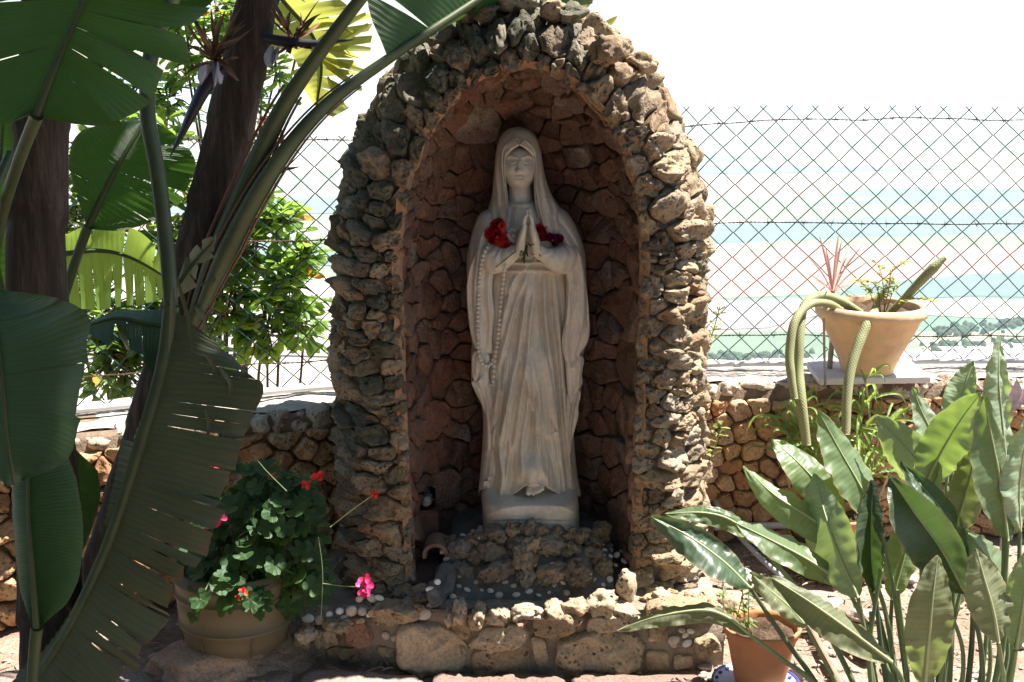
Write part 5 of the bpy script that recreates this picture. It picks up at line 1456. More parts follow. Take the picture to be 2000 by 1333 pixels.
# grey-green folded blade behind it
leaf(nicB, 'leaf', pts3([(352, 640, 2.72), (290, 632, 2.72), (225, 622, 2.73), (160, 640, 2.76)]), [pts3([(352, 600, 2.76), (290, 606, 2.78), (225, 608, 2.78), (160, 638, 2.76)]), pts3([(350, 720, 2.66), (300, 728, 2.66), (262, 690, 2.68), (165, 645, 2.76)])], bigleaf_b, splits=[[], [0.35, 0.5, 0.62]], seed=9, twist=0.02)
leaf(nicB, 'leaf', pts3([(345, 560, 2.76), (375, 520, 2.76), (400, 490, 2.78), (420, 470, 2.8)]), [pts3([(345, 540, 2.76), (365, 500, 2.76), (395, 470, 2.78), (419, 462, 2.8)]), pts3([(350, 590, 2.72), (390, 545, 2.72), (412, 505, 2.75), (424, 462, 2.8)])], mat_leaf('bleached_leaf', (0.34, 0.33, 0.20), (0.4, 0.4, 0.2), 0.3, 20, 0.6, 0.2), splits=[[0.4, 0.7], [0.3, 0.5, 0.75]], seed=10, twist=0.02, gapw=0.03)
mb = MB()
for k, (pl, w) in enumerate([([(338, 560), (336, 640), (330, 690)], 10), ([(345, 540), (372, 640), (376, 700)], 9), ([(380, 600), (398, 620), (402, 650)], 9), ([(400, 690), (420, 720), (415, 745)], 8), ([(390, 560), (420, 545), (415, 555)], 6), ([(430, 720), (450, 750), (448, 775)], 9), ([(400, 800), (408, 830), (404, 860)], 8), ([(420, 830), (430, 850), (428, 870)], 7)]):
    V, F, UV = ribbon(pts3([(x, y, 2.50) for x, y in pl]), wpx(w, 2.5), k); build('torn_strip', V, F, oldleaf_m, nicB, uv=UV)
# leaves in the crown above the frame and to the left: they shade the corner
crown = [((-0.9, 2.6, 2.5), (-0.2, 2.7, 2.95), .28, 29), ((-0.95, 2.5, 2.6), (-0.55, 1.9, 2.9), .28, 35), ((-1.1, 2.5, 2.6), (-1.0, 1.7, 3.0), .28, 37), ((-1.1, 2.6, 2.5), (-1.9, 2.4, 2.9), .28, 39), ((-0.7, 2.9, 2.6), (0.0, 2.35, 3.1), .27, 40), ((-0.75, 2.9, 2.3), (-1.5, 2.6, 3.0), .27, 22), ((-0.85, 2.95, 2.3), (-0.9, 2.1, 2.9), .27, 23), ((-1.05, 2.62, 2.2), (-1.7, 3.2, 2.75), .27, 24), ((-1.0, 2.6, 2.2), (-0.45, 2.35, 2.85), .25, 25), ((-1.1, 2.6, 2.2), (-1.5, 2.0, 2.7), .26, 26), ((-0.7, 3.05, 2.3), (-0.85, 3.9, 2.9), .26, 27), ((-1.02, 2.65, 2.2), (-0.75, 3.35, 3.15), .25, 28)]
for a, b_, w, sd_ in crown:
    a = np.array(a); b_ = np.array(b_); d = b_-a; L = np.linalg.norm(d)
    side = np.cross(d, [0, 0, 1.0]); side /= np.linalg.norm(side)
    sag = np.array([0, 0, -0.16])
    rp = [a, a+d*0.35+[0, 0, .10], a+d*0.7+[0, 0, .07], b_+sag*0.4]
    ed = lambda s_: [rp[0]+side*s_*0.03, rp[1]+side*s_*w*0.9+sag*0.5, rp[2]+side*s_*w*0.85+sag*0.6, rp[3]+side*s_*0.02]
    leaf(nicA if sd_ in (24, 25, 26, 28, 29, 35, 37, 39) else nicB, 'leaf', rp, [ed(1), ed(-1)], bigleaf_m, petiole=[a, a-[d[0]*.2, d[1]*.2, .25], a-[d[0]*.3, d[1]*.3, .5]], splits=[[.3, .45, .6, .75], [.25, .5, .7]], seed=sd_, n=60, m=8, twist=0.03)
# flowers: beak-like spathe, lilac petals, dry bracts
def spathe(name, spine, rad, petals, bracts, seed, Y):
    C = catmull(pts3(spine), 40); rr = np.interp(np.linspace(0, 1, 40), np.linspace(0, 1, len(rad)), rad)
    V, F = tube(C, rr, 14, flat=0.6)
    o = build(name, V, F, spathe_m, nicB)
    for k, (p0, p1, w) in enumerate(petals):
        mb = blade([at(*p0, Y-.02), at((p0[0]+p1[0])/2, (p0[1]+p1[1])/2, Y-.03), at(*p1, Y-.02)], [[at(p0[0]+w*.3, p0[1], Y), at((p0[0]+p1[0])/2+w, (p0[1]+p1[1])/2, Y), at(p1[0]+1, p1[1], Y-.02)], [at(p0[0]-w*.3, p0[1], Y), at((p0[0]+p1[0])/2-w, (p0[1]+p1[1])/2, Y), at(p1[0]-1, p1[1], Y-.02)]], n=16, m=5, seed=k)
        mb.build('petal', petal_m, o)
    rng = random.Random(seed)
    for (bx_, by_, ex, ey) in bracts:
        mx, my = (bx_+ex)/2+rng.uniform(-8, 8), (by_+ey)/2+rng.uniform(-8, 8)
        V, F, UV = ribbon([at(bx_, by_, Y), at(mx, my, Y-.02+rng.uniform(-.03, .03)), at(ex, ey, Y+rng.uniform(-.06, .04))], wpx(rng.uniform(5, 11), Y), rng.randrange(999), 14, 0.5, 0.05)
        build('bract', V, F, dry_m, o)
rb = random.Random(3)
spathe('flower', [(440, 130, 2.88), (405, 165, 2.86), (378, 215, 2.84), (355, 262, 2.84), (332, 306, 2.84)], [.022, .026, .020, .012, .002], [((405, 120), (392, 166), 12), ((425, 120), (418, 172), 11), ((418, 125), (430, 165), 10)],
       [(420+rb.uniform(-10, 10), 118, 420+rb.uniform(-75, 75), 118-rb.uniform(20, 110)) for _ in range(22)]+[(425, 120, 425+rb.uniform(-80, 60), 120+rb.uniform(-10, 40)) for _ in range(8)], 4, 2.86)
spathe('flower', [(520, 75, 2.95), (560, 82, 2.93), (610, 86, 2.92), (650, 82, 2.92), (692, 78, 2.92)], [.018, .022, .016, .010, .001], [((530, 90), (522, 132), 10), ((545, 92), (532, 128), 8)],
       [(575+rb.uniform(-12, 12), 78, 580+rb.uniform(-55, 50), 78-rb.uniform(10, 90)) for _ in range(13)]+[(570, 85, 575+rb.uniform(-50, 40), 85+rb.uniform(5, 30)) for _ in range(5)], 5, 2.93)
spathe('flower', [(500, 318, 2.96), (530, 326, 2.95), (560, 330, 2.95), (586, 326, 2.95)], [.008, .012, .008, .001], [], [], 6, 2.95)
mb = MB()
for k in range(14):
    bx_, by_ = 500+rb.uniform(-10, 20), 235+rb.uniform(-10, 30)
    V, F, UV = ribbon(pts3([(bx_, by_, 3.05), (bx_+rb.uniform(10, 30), by_+rb.uniform(-10, 20), 3.04), (bx_+rb.uniform(20, 60), by_+rb.uniform(10, 60), 3.03)]), wpx(rb.uniform(4, 9), 3.0), k); build('dry_tatter', V, F, dry_m, nicB)
# tattered yellowing leaf behind the stalks
tat = blade(pts3([(500, -60, 3.35), (560, 10, 3.35), (610, 70, 3.35), (628, 130, 3.35), (618, 212, 3.35)]),
            [pts3([(560, -90, 3.3), (640, -10, 3.3), (722, 40, 3.3), (722, 105, 3.3), (650, 235, 3.3)]), pts3([(450, -40, 3.35), (480, 40, 3.35), (540, 110, 3.35), (580, 160, 3.35), (612, 215, 3.35)])],
            splits=[[.2, .3, .42, .5, .56, .62, .68, .74, .8, .87, .93], [.25, .4, .55, .7]], gapw=0.022, twist=0.05, seed=31, ragged=0.35)
o = tat.build('tattered_leaf', yellow_m, nicB, use_uv=True)
rib_tube('midrib', pts3([(500, -60, 3.35), (560, 10, 3.35), (610, 70, 3.35), (628, 130, 3.35), (618, 212, 3.35)]), (.007, .003), stalk_m, o)
for k, (x0, y0, x1, y1, x2, y2, w) in enumerate([(625, 95, 675, 75, 720, 50, 17), (620, 80, 670, 52, 715, 28, 14), (628, 112, 680, 132, 712, 140, 13), (628, 118, 668, 150, 706, 178, 14), (626, 100, 680, 96, 724, 98, 16), (600, 60, 640, 50, 690, 62, 13), (640, 150, 655, 185, 676, 212, 10), (560, 190, 575, 196, 588, 205, 11), (560, 170, 575, 172, 588, 182, 11)]):
    V, F, UV = ribbon(pts3([(x0, y0, 3.34), (x1, y1, 3.31), (x2, y2, 3.30)]), wpx(w, 3.3), 50+k, tip=0.6)
    build('leaf_strip', V, F, yellow_m if k < 7 else litleaf_m, nicB, uv=UV)
# leaves showing above the arch, to its right
for k, pl in enumerate([[(1010, 40), (1060, 10), (1100, -40)], [(1050, 40), (1100, 10), (1148, -20)], [(1090, 50), (1125, 25), (1165, -10)], [(1160, 62), (1185, 50), (1206, 32)], [(870, 70), (890, 50), (915, 40)], [(790, 110), (815, 100), (832, 80)]]):
    V, F, UV = ribbon(pts3([(x, y, 3.75) for x, y in pl]), wpx(26 if k < 3 else 15, 3.75), 70+k, tip=0.1); build('leaf_strip', V, F, yellow_m if k > 2 else litleaf_m, nicB, uv=UV)

# ================================================================ SHRUBS BEYOND THE FENCE
shrub_leaf = mat_leaf('shrub_leaf', (0.10, 0.19, 0.045), (0.42, 0.62, 0.10), 0.45, 4, 0.35, 0.5)
orange_m = mat_leaf('orange_leaf', (0.45, 0.20, 0.03), (0.7, 0.35, 0.05), 0.4, 4)
bark_m = mat_plain('shrub_bark', (0.14, 0.11, 0.08), 0.9, 0.3, 30, 0.6)
def leaf_patch(rng, p, L, W, dirv):
    d = np.array(dirv, float); d /= np.linalg.norm(d); up = np.array([rng.gauss(0, .5), rng.gauss(0, .5)-0.2, 1.0]); s_ = np.cross(d, up); s_ /= np.linalg.norm(s_); n_ = np.cross(s_, d)
    V = []; UV = []
    prof = [(0, .04), (.25, .45), (.55, .95), (.8, .9), (1, .12)]
    for t, w in prof:
        c_ = p+d*L*t-n_*L*0.18*t*t
        for k in (-1, 0, 1): V.append(c_+s_*W*0.5*w*k+n_*abs(k)*W*0.10); UV.append((t, abs(k)))
    return np.array(V), grid_faces(5, 3), UV
def shrub(name, label, base, blobs, nleaf, seed, L=(.045, .075)):
    rng = random.Random(seed)
    root = empty(name, base, label, 'shrub', 'shrubs beyond the fence')
    br = MB(); lf = MB(); of = MB()
    for (bx_, by_, bz_, br_) in blobs:
        c_ = np.array((bx_, by_, bz_)); b0 = np.array(base, float)
        P = catmull([b0+[0, 0, -.6], b0*0.6+c_*0.4+[rng.uniform(-.1, .1), 0, .1], c_], 16); V, F = tube(P, np.linspace(.008, .004, 16), 6); br.add(V, F)
        for _ in range(int(nleaf*br_*br_/sum(q[3]**2 for q in blobs)/7)):
            v = np.array([rng.gauss(0, 1), rng.gauss(0, 1), rng.gauss(0, 1)]); v /= np.linalg.norm(v)
            tip = c_+v*br_*rng.uniform(0.45, 1.05)*np.array([1, 1, 1])
            P = catmull([c_+v*br_*0.2, (c_+tip)/2+[0, 0, .02], tip], 6); V, F = tube(P, np.linspace(.004, .0015, 6), 4); br.add(V, F)
            for q in range(7):
                a = rng.uniform(0, 6.28); dd = v*0.6+np.array([math.cos(a), math.sin(a), rng.uniform(-.4, .7)])*0.8
                l = rng.uniform(*L)
                V, F, UV = leaf_patch(rng, tip-v*rng.uniform(0, .06), l, l*rng.uniform(.36, .46), dd)
                (of if rng.random() < 0.02 else lf).add(V, F, UV)
    br.build('trunk', bark_m, root)
    lf.build('crown', shrub_leaf, root, use_uv=True)
    if of.n: of.build('faded_leaves', orange_m, root, use_uv=True)
def pb(px, py, Y, r): p = at(px, py, Y); return (p.x, p.y, p.z, r)
shrub('glossy_shrub', 'glossy green shrub with obovate leaves pressing against the fence beside the grotto', (at(500, 760, 4.45).x, 4.45, 0.1),
      [pb(470, 480, 4.35, .16), pb(560, 560, 4.3, .13), pb(520, 640, 4.35, .14), pb(440, 600, 4.4, .16), pb(540, 440, 4.35, .10), pb(590, 630, 4.3, .08), pb(490, 390, 4.4, .12), pb(590, 500, 4.3, .08)], 1700, 91)
shrub('tall_shrub', 'tall light green shrub behind the bird of paradise trunks', (at(250, 760, 4.35).x, 4.35, 0.0),
      [pb(170, 430, 4.3, .17), pb(200, 620, 4.25, .18), pb(310, 640, 4.2, .16), pb(230, 720, 4.2, .16), pb(330, 520, 4.3, .16), pb(180, 330, 4.35, .14), pb(380, 440, 4.3, .15), pb(140, 560, 4.2, .15), pb(370, 700, 4.2, .14), pb(300, 290, 4.4, .16), pb(470, 300, 4.4, .10)], 2900, 92)
shrub('back_shrub', 'yellow-green shrub high behind the dark flower spathes', (at(420, 700, 4.9).x, 4.9, 0.0),
      [pb(420, 20, 4.6, .16), pb(360, 90, 4.6, .13), pb(440, 110, 4.6, .12), pb(330, 200, 4.6, .14), pb(520, 20, 4.6, .12), pb(250, 190, 4.6, .14), pb(540, 140, 4.6, .08), pb(480, 200, 4.6, .10), pb(350, -40, 4.6, .16), pb(600, 10, 4.6, .09)], 1100, 93)
# ================================================================ BIRD OF PARADISE CLUMP (right)
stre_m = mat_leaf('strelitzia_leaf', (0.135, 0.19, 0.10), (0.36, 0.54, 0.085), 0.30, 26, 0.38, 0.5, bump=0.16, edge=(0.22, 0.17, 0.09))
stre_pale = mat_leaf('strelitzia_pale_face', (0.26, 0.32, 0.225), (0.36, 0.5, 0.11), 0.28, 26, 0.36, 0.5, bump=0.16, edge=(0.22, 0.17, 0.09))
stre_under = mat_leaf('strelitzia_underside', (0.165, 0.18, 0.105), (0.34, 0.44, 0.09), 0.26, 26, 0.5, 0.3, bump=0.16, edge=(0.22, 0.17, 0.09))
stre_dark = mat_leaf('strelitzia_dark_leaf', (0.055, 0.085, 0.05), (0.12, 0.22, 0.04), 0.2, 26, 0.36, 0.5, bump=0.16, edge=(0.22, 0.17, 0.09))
stre_stalk = mat_plain('strelitzia_stalk', (0.14, 0.20, 0.09), 0.45, 0.25, 10, 0.1, spec=0.4)
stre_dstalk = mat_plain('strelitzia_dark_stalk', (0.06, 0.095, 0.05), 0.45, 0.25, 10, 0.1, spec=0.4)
rib_pale = mat_plain('pale_midrib', (0.34, 0.38, 0.20), 0.5, 0.15, 10, 0)
sb = on_z(1790, 1420)
stre = empty('bird_of_paradise', (sb.x, sb.y, 0), 'low bird of paradise clump with many grey-green paddle leaves near the terracotta pots', 'plant')
def lance(pts, wl, wr, dl, dr, mat, stalk, seed, prof=0.46, rmat=None, fold=0.0):
    """paddle leaf. pts tip..base in (px,py,Y); wl/wr half widths in px on both sides; dl/dr depth of the edges"""
    C = catmull([np.array(p, float) for p in pts], 60)[::-1]       # base -> tip
    T = np.gradient(C[:, :2], axis=0); T /= np.maximum(np.linalg.norm(T, axis=1), 1e-6)[:, None]
    Nn = np.stack([-T[:, 1], T[:, 0]], 1)
    t = np.linspace(0, 1, 60)
    w = 1.0*np.where(t < prof, np.sin(t/prof*math.pi/2)**0.62, np.clip(np.cos((t-prof)/(1-prof)*math.pi/2), 0, 1)**0.75)
    w = np.maximum(w, 0.02)
    def edge(sign, hw, dd):
        q = C[:, :2]+Nn*(hw*w*sign)[:, None]
        return [np.array(at(q[i, 0], q[i, 1], C[i, 2]+dd*w[i]*(1+0.7*math.sin(t[i]*5+seed*1.7)))) for i in range(0, 60, 2)]+[np.array(at(*C[-1]))]
    rib = [np.array(at(*C[i])) for i in range(0, 60, 4)]+[np.array(at(*C[-1]))]
    o = blade(rib, [edge(1, wl, dl), edge(-1, wr, dr)], n=60, m=9, bulge=0.009*math.sin(seed*2.3), seed=seed, ripple=0.010, corr=0.00012, veins=24).build('leaf', mat, stre, use_uv=True)
    rib_tube('midrib', rib, (.0042, .0028, .0008), rmat or rib_pale, o, 7, 36)
    if stalk:
        sp = [np.array(at(*C[0]))]+pts3(stalk)
        rib_tube('petiole', sp, (.0046, .006, .0075, .009), stre_dstalk if mat in (stre_dark,) else stre_stalk, o, 10, 36)
    return o
g = lambda x, Y=2.75: (x, 1520, Y)
leaves = [
    # tip ... base, half widths, edge depths, material, stalk
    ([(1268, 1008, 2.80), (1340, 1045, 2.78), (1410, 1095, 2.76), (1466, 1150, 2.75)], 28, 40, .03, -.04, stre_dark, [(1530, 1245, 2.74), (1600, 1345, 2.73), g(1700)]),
    ([(1298, 1004, 2.93), (1375, 1002, 2.92), (1430, 1018, 2.92), (1480, 1062, 2.92)], 14, 24, .05, -.03, stre_m, [(1580, 1180, 2.9), (1660, 1320, 2.85), g(1740)]),
    ([(1434, 1020, 2.88), (1505, 1055, 2.86), (1575, 1092, 2.84), (1650, 1140, 2.83)], 24, 34, .06, -.02, stre_m, [(1690, 1220, 2.82), (1740, 1330, 2.8), g(1780)]),
    ([(1464, 1118, 2.70), (1500, 1150, 2.70), (1540, 1185, 2.70), (1576, 1226, 2.70)], 22, 24, .04, -.02, stre_under, [(1610, 1290, 2.70), (1640, 1350, 2.70), g(1720, 2.7)]),
    ([(1506, 1128, 2.66), (1580, 1175, 2.62), (1660, 1232, 2.60), (1742, 1294, 2.60)], 20, 42, .08, -.02, stre_under, [(1762, 1330, 2.62), (1775, 1400, 2.64), g(1785, 2.66)]),
    ([(1206, 1232, 2.72), (1280, 1206, 2.70), (1370, 1192, 2.69), (1420, 1206, 2.69), (1466, 1242, 2.69)], 12, 26, .05, -.02, stre_under, [(1530, 1290, 2.69), (1600, 1350, 2.69), g(1690, 2.7)]),
    ([(1592, 925, 2.98), (1610, 1000, 2.90), (1640, 1085, 2.83), (1676, 1168, 2.78)], 44, 54, -.02, .05, stre_pale, [(1688, 1230, 2.77), (1705, 1330, 2.76), g(1740)]),
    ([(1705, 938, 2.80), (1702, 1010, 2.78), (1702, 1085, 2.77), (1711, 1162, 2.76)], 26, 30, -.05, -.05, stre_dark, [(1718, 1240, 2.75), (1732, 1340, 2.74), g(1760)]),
    ([(1452, 910, 2.98), (1510, 965, 2.95), (1580, 1010, 2.92), (1680, 1075, 2.90)], 22, 40, .07, -.01, stre_m, [(1725, 1180, 2.88), (1750, 1320, 2.84), g(1785, 2.8)]),
    ([(1508, 858, 3.05), (1560, 905, 3.02), (1610, 960, 3.0), (1650, 1020, 2.98)], 30, 40, .03, -.03, stre_m, [(1700, 1150, 2.94), (1745, 1320, 2.88), g(1790, 2.8)]),
    ([(1598, 802, 3.0), (1640, 880, 2.98), (1680, 950, 2.96), (1720, 1030, 2.94)], 30, 42, .04, -.03, stre_m, [(1745, 1150, 2.9), (1770, 1320, 2.86), g(1800, 2.8)]),
    ([(1712, 812, 3.02), (1755, 860, 2.98), (1800, 915, 2.95), (1832, 972, 2.92)], 40, 44, -.03, .05, stre_pale, [(1830, 1080, 2.9), (1820, 1300, 2.86), g(1815, 2.8)]),
    ([(1916, 768, 2.86), (1880, 815, 2.88), (1840, 880, 2.9), (1800, 960, 2.92)], 44, 48, .04, -.03, stre_m, [(1800, 1100, 2.9), (1805, 1300, 2.86), g(1812, 2.8)]),
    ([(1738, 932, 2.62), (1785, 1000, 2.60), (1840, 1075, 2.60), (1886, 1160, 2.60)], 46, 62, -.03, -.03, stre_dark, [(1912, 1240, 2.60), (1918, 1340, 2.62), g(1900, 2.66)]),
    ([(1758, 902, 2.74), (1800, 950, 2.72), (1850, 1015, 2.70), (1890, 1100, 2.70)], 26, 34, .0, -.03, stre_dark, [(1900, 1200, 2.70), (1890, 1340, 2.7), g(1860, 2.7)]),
    ([(1908, 872, 2.80), (1895, 930, 2.80), (1880, 985, 2.80), (1862, 1050, 2.80)], 38, 38, .02, -.03, stre_under, [(1850, 1150, 2.8), (1840, 1320, 2.78), g(1830, 2.76)]),
    ([(1832, 1085, 2.54), (1822, 1165, 2.52), (1815, 1245, 2.52), (1806, 1345, 2.54)], 46, 50, .02, .0, stre_under, [(1804, 1400, 2.56), (1802, 1440, 2.58), g(1800, 2.6)]),
    ([(1906, 1072, 2.50), (1922, 1130, 2.50), (1940, 1195, 2.50), (1950, 1256, 2.50)], 40, 46, .03, -.01, stre_under, [(1956, 1300, 2.52), (1958, 1345, 2.54), g(1930, 2.58)]),
    ([(1922, 775, 2.70), (1938, 860, 2.70), (1955, 950, 2.70), (1968, 1056, 2.70)], 24, 50, .05, -.02, stre_m, [(1962, 1150, 2.7), (1950, 1320, 2.7), g(1900, 2.7)]),
    ([(1952, 656, 2.78), (1950, 735, 2.76), (1956, 815, 2.75), (1964, 905, 2.74)], 22, 32, .03, -.02, stre_pale, [(1962, 1050, 2.74), (1950, 1300, 2.74), g(1890, 2.72)]),
    ([(1902, 705, 2.98), (1886, 750, 2.96), (1872, 800, 2.95), (1862, 850, 2.95)], 26, 36, -.02, .03, stre_pale, [(1856, 980, 2.93), (1845, 1250, 2.88), g(1835, 2.82)]),
    ([(1782, 756, 3.0), (1798, 800, 3.0), (1822, 850, 3.0), (1850, 910, 2.98)], 22, 26, .02, -.02, stre_pale, [(1848, 1050, 2.94), (1838, 1300, 2.88), g(1830, 2.82)]),
    ([(2012, 815, 2.72), (1998, 890, 2.72), (1990, 960, 2.72), (1992, 1040, 2.72)], 22, 36, .02, -.02, stre_pale, [(1988, 1150, 2.7), (1970, 1320, 2.7), g(1920, 2.7)]),
    ([(2018, 1060, 2.55), (2006, 1130, 2.54), (1996, 1200, 2.54), (1984, 1270, 2.54)], 34, 40, .05, -.02, stre_m, [(1978, 1310, 2.56), (1970, 1350, 2.58), g(1940, 2.6)]),
    ([(1800, 955, 2.98), (1785, 1020, 2.97), (1765, 1090, 2.95), (1742, 1172, 2.93)], 30, 38, .04, -.02, stre_m, [(1740, 1240, 2.9), (1752, 1330, 2.87), g(1780, 2.82)]),
    ([(1880, 1030, 2.74), (1915, 1070, 2.72), (1950, 1120, 2.72), (1975, 1180, 2.72)], 26, 40, .06, -.02, stre_m, [(1978, 1240, 2.7), (1965, 1330, 2.7), g(1920, 2.7)]),
    ([(1842, 990, 2.92), (1862, 1060, 2.9), (1870, 1130, 2.9), (1862, 1200, 2.88)], 26, 30, .04, -.02, stre_m, [(1856, 1260, 2.86), (1846, 1340, 2.84), g(1830, 2.8)]),
]
for i, (pts, wl, wr, dl, dr, m, st) in enumerate(leaves):
    lance(pts, wl, wr, dl, dr, m, st, 200+i)
rr_ = random.Random(17)
for k in range(16):      # bare stalks and sheaths low in the clump
    x = rr_.uniform(1690, 1990); Y = rr_.uniform(2.6, 2.9)
    rib_tube('petiole', pts3([(x+rr_.uniform(-30, 40), rr_.uniform(1080, 1200), Y), (x, 1300, Y-.02), (1800+(x-1800)*0.6, 1500, Y-.05)]), (.004, .006, .008), stre_stalk, stre, 8, 24)
# its flower, pink and white, among the upper leaves
fl_m = mat_plain('pink_white_flower', (0.72, 0.55, 0.58), 0.5, 0.3, 60, 0.1)
fo = MB()
for k, pl in enumerate([[(1968, 800), (1972, 775), (1962, 745)], [(1970, 800), (1984, 770), (1986, 742)], [(1966, 800), (1960, 770), (1948, 750)], [(1972, 802), (1990, 782), (2000, 760)]]):
    V, F, UV = ribbon(pts3([(x, y, 2.95) for x, y in pl]), wpx(20, 2.95), k, tip=0.1); fo.add(V, F)
for k, (x, y) in enumerate([]): pass
V, F = tube(catmull(pts3([(1968, 812, 2.95), (1964, 980, 2.93), (1940, 1200, 2.88)]), 20), .004, 8); fo.add(V, F)
fo.build('flower', fl_m, stre)

# ================================================================ SLAB, BOWL AND CACTUS ON THE WALL
slab_m = mat_plain('white_slab', (0.66, 0.63, 0.60), 0.75, 0.08, 20, 0.25, 120, 0.002)
SZ = WALL_H+0.02
sl = [on_z(1600, 750, SZ), on_z(1818, 746, SZ), on_z(1770, 706, SZ), on_z(1575, 716, SZ)]
bm = bmesh.new()
bot = [bm.verts.new((p.x, p.y, SZ-0.005)) for p in sl]; top = [bm.verts.new((p.x, p.y, SZ+0.018)) for p in sl]
bm.faces.new(bot[::-1]); bm.faces.new(top)
for k in range(4): bm.faces.new((bot[k], bot[(k+1) % 4], top[(k+1) % 4], top[k]))
bmesh.ops.recalc_face_normals(bm, faces=bm.faces)
bmesh.ops.bevel(bm, geom=bm.edges[:], offset=0.003, segments=2, affect='EDGES')
V = np.array([v.co[:] for v in bm.verts]); F = [tuple(v.index for v in f.verts) for f in bm.faces]; bm.free()
slab = build('stone_slab', V, F, slab_m, smooth=False)
tag(slab, 'white stone slab on the wall top under the wide bowl', 'slab')
terra = mat_plain('pale_terracotta', (0.64, 0.43, 0.26), 0.8, 0.26, 7, 0.35, 90, 0.002, 0.2)
terra_o = mat_plain('orange_terracotta', (0.50, 0.22, 0.11), 0.8, 0.12, 12, 0.3, 90, 0.002, 0.2)
potsoil = mat_plain('pot_soil', (0.10, 0.065, 0.045), 0.95, 0.5, 60, 1.0, 150, 0.006, 0.1)
def lathe(prof, center, seg=64, wob=0.0, seed=0, fl=None):
    V = []
    for j, (r_, z) in enumerate(prof):
        for k in range(seg):
            a = 2*math.pi*k/seg; q = r_*(1+wob*noise.noise(Vector((math.cos(a)*2+seed, math.sin(a)*2, z*9))))
            dz = 0
            if fl: q, dz = fl(j, a, q)
            V.append((center[0]+q*math.cos(a), center[1]+q*math.sin(a), center[2]+z+dz))
    return np.array(V), [f for f in grid_faces(len(prof), seg, closed_v=True)]
def pot(name, label, cat, c_, prof, mat, soil_r, soil_z, rimfl=None, wob=0.01, seed=0, group=None):
    o = empty(name, c_, label, cat, group)
    V, F = lathe(prof, c_, 72, wob, seed, rimfl)
    F = [f[::-1] for f in F]+[tuple(range(72))]
    build('body', V, F, mat, o)
    sp = [(soil_r, soil_z)]+[(soil_r*(1-k/7), soil_z+0.012*math.sin(k*1.1)) for k in range(1, 7)]+[(0.001, soil_z+0.01)]
    V, F = lathe(sp, c_, 40, 0.0)
    V[:, 2] += [0.012*fbm(Vector((v[0]*40, v[1]*40, 0)), 3) for v in V]
    build('soil', V, [f[::-1] for f in F], potsoil, o)
    return o
bc = on_z(1694, 725, SZ+0.019)
BR = 0.5*200*4.36/FPX
k = BR
def rim_notch(j, a, q):
    if j in (7, 8): q += 0.0035*(0.5+0.5*math.cos(a*44))
    return q, 0
bowl = pot('terracotta_bowl', 'wide pale terracotta bowl with notched rim standing on the white slab', 'pot', (bc.x, bc.y, bc.z),
           [(0.48*k, 0), (0.50*k, 0.012), (0.56*k, 0.045), (0.68*k, 0.09), (0.80*k, 0.13), (0.89*k, 0.165), (0.935*k, 0.182), (1.0*k, 0.190), (1.01*k, 0.205), (0.985*k, 0.220), (0.93*k, 0.226), (0.88*k, 0.220), (0.86*k, 0.195), (0.84*k, 0.17)], terra, 0.86*k, 0.192, rim_notch, 0.006, 2)
cactus_m, nt, b, out = new_mat('cactus_skin')
uvn = nt.nodes.new('ShaderNodeUVMap'); uvn.uv_map = 'UVMap'
pos = nt.nodes.new('ShaderNodeNewGeometry').outputs['Position']
sep = nt.nodes.new('ShaderNodeSeparateXYZ'); nt.links.new(uvn.outputs[0], sep.inputs[0])
s1 = math_n(nt, 'COSINE', sep.outputs[0]); s2 = math_n(nt, 'COSINE', sep.outputs[1])
h = math_n(nt, 'MULTIPLY', math_n(nt, 'ADD', math_n(nt, 'MULTIPLY', s1, s2), 1.0), 0.5)
c = ramp(nt, h, [(0.15, (0.19, 0.20, 0.08)), (0.6, (0.25, 0.26, 0.115)), (0.95, (0.36, 0.35, 0.20))])
nt.links.new(c, b.inputs['Base Color']); b.inputs['Roughness'].default_value = 0.7
nt.links.new(bump_n(nt, h, 0.5, 0.002), b.inputs['Normal'])
cactus = empty('trailing_cactus', (bc.x, bc.y, bc.z+0.19), 'scaly trailing cactus with long arching stems growing in the wide bowl', 'cactus')
def cstem(pts, rad, tipm=None):
    n = 220; C = catmull(pts3(pts), n); rr = np.interp(np.linspace(0, 1, n), np.linspace(0, 1, len(rad)), rad)
    rr = rr*0.86; ns = 26; V, F = tube(C, rr, ns)
    L = np.concatenate([[0], np.cumsum(np.linalg.norm(np.diff(C, axis=0), axis=1))])
    UV = []
    for i in range(len(V)):
        j = i//ns; kk = i % ns
        u = L[j]/0.0050*math.pi; v = kk/ns*2*math.pi*9
        UV.append((u, v)); hh = 0.5+0.5*math.cos(u)*math.cos(v)
        d = V[i]-C[j]; V[i] = C[j]+d*(1+0.04*(hh-0.5)+0.05*noise.noise(Vector((L[j]*22, 3.1, 0))))
    return build('stem', V, F, cactus_m, cactus, uv=UV)
Yb = bc.y
cstem([(1680, 612, Yb+.02), (1640, 588, Yb-.02), (1600, 578, Yb-.08), (1570, 600, Yb-.14), (1562, 660, Yb-.20), (1560, 720, Yb-.24), (1566, 790, Yb-.30), (1575, 870, Yb-.33)], [.016, .0165, .0165, .0165, .017, .0175, .018, .018, .017])
cstem([(1650, 612, Yb-.04), (1618, 594, Yb-.10), (1580, 596, Yb-.16), (1552, 630, Yb-.22), (1542, 690, Yb-.26), (1546, 740, Yb-.29), (1552, 780, Yb-.31)], [.0145, .0145, .0145, .0155, .016, .016, .013])
cstem([(1712, 605, Yb-.04), (1700, 622, Yb-.14), (1682, 660, Yb-.19), (1662, 720, Yb-.24), (1654, 780, Yb-.28), (1652, 850, Yb-.32)], [.012, .018, .0185, .018, .0175, .016])
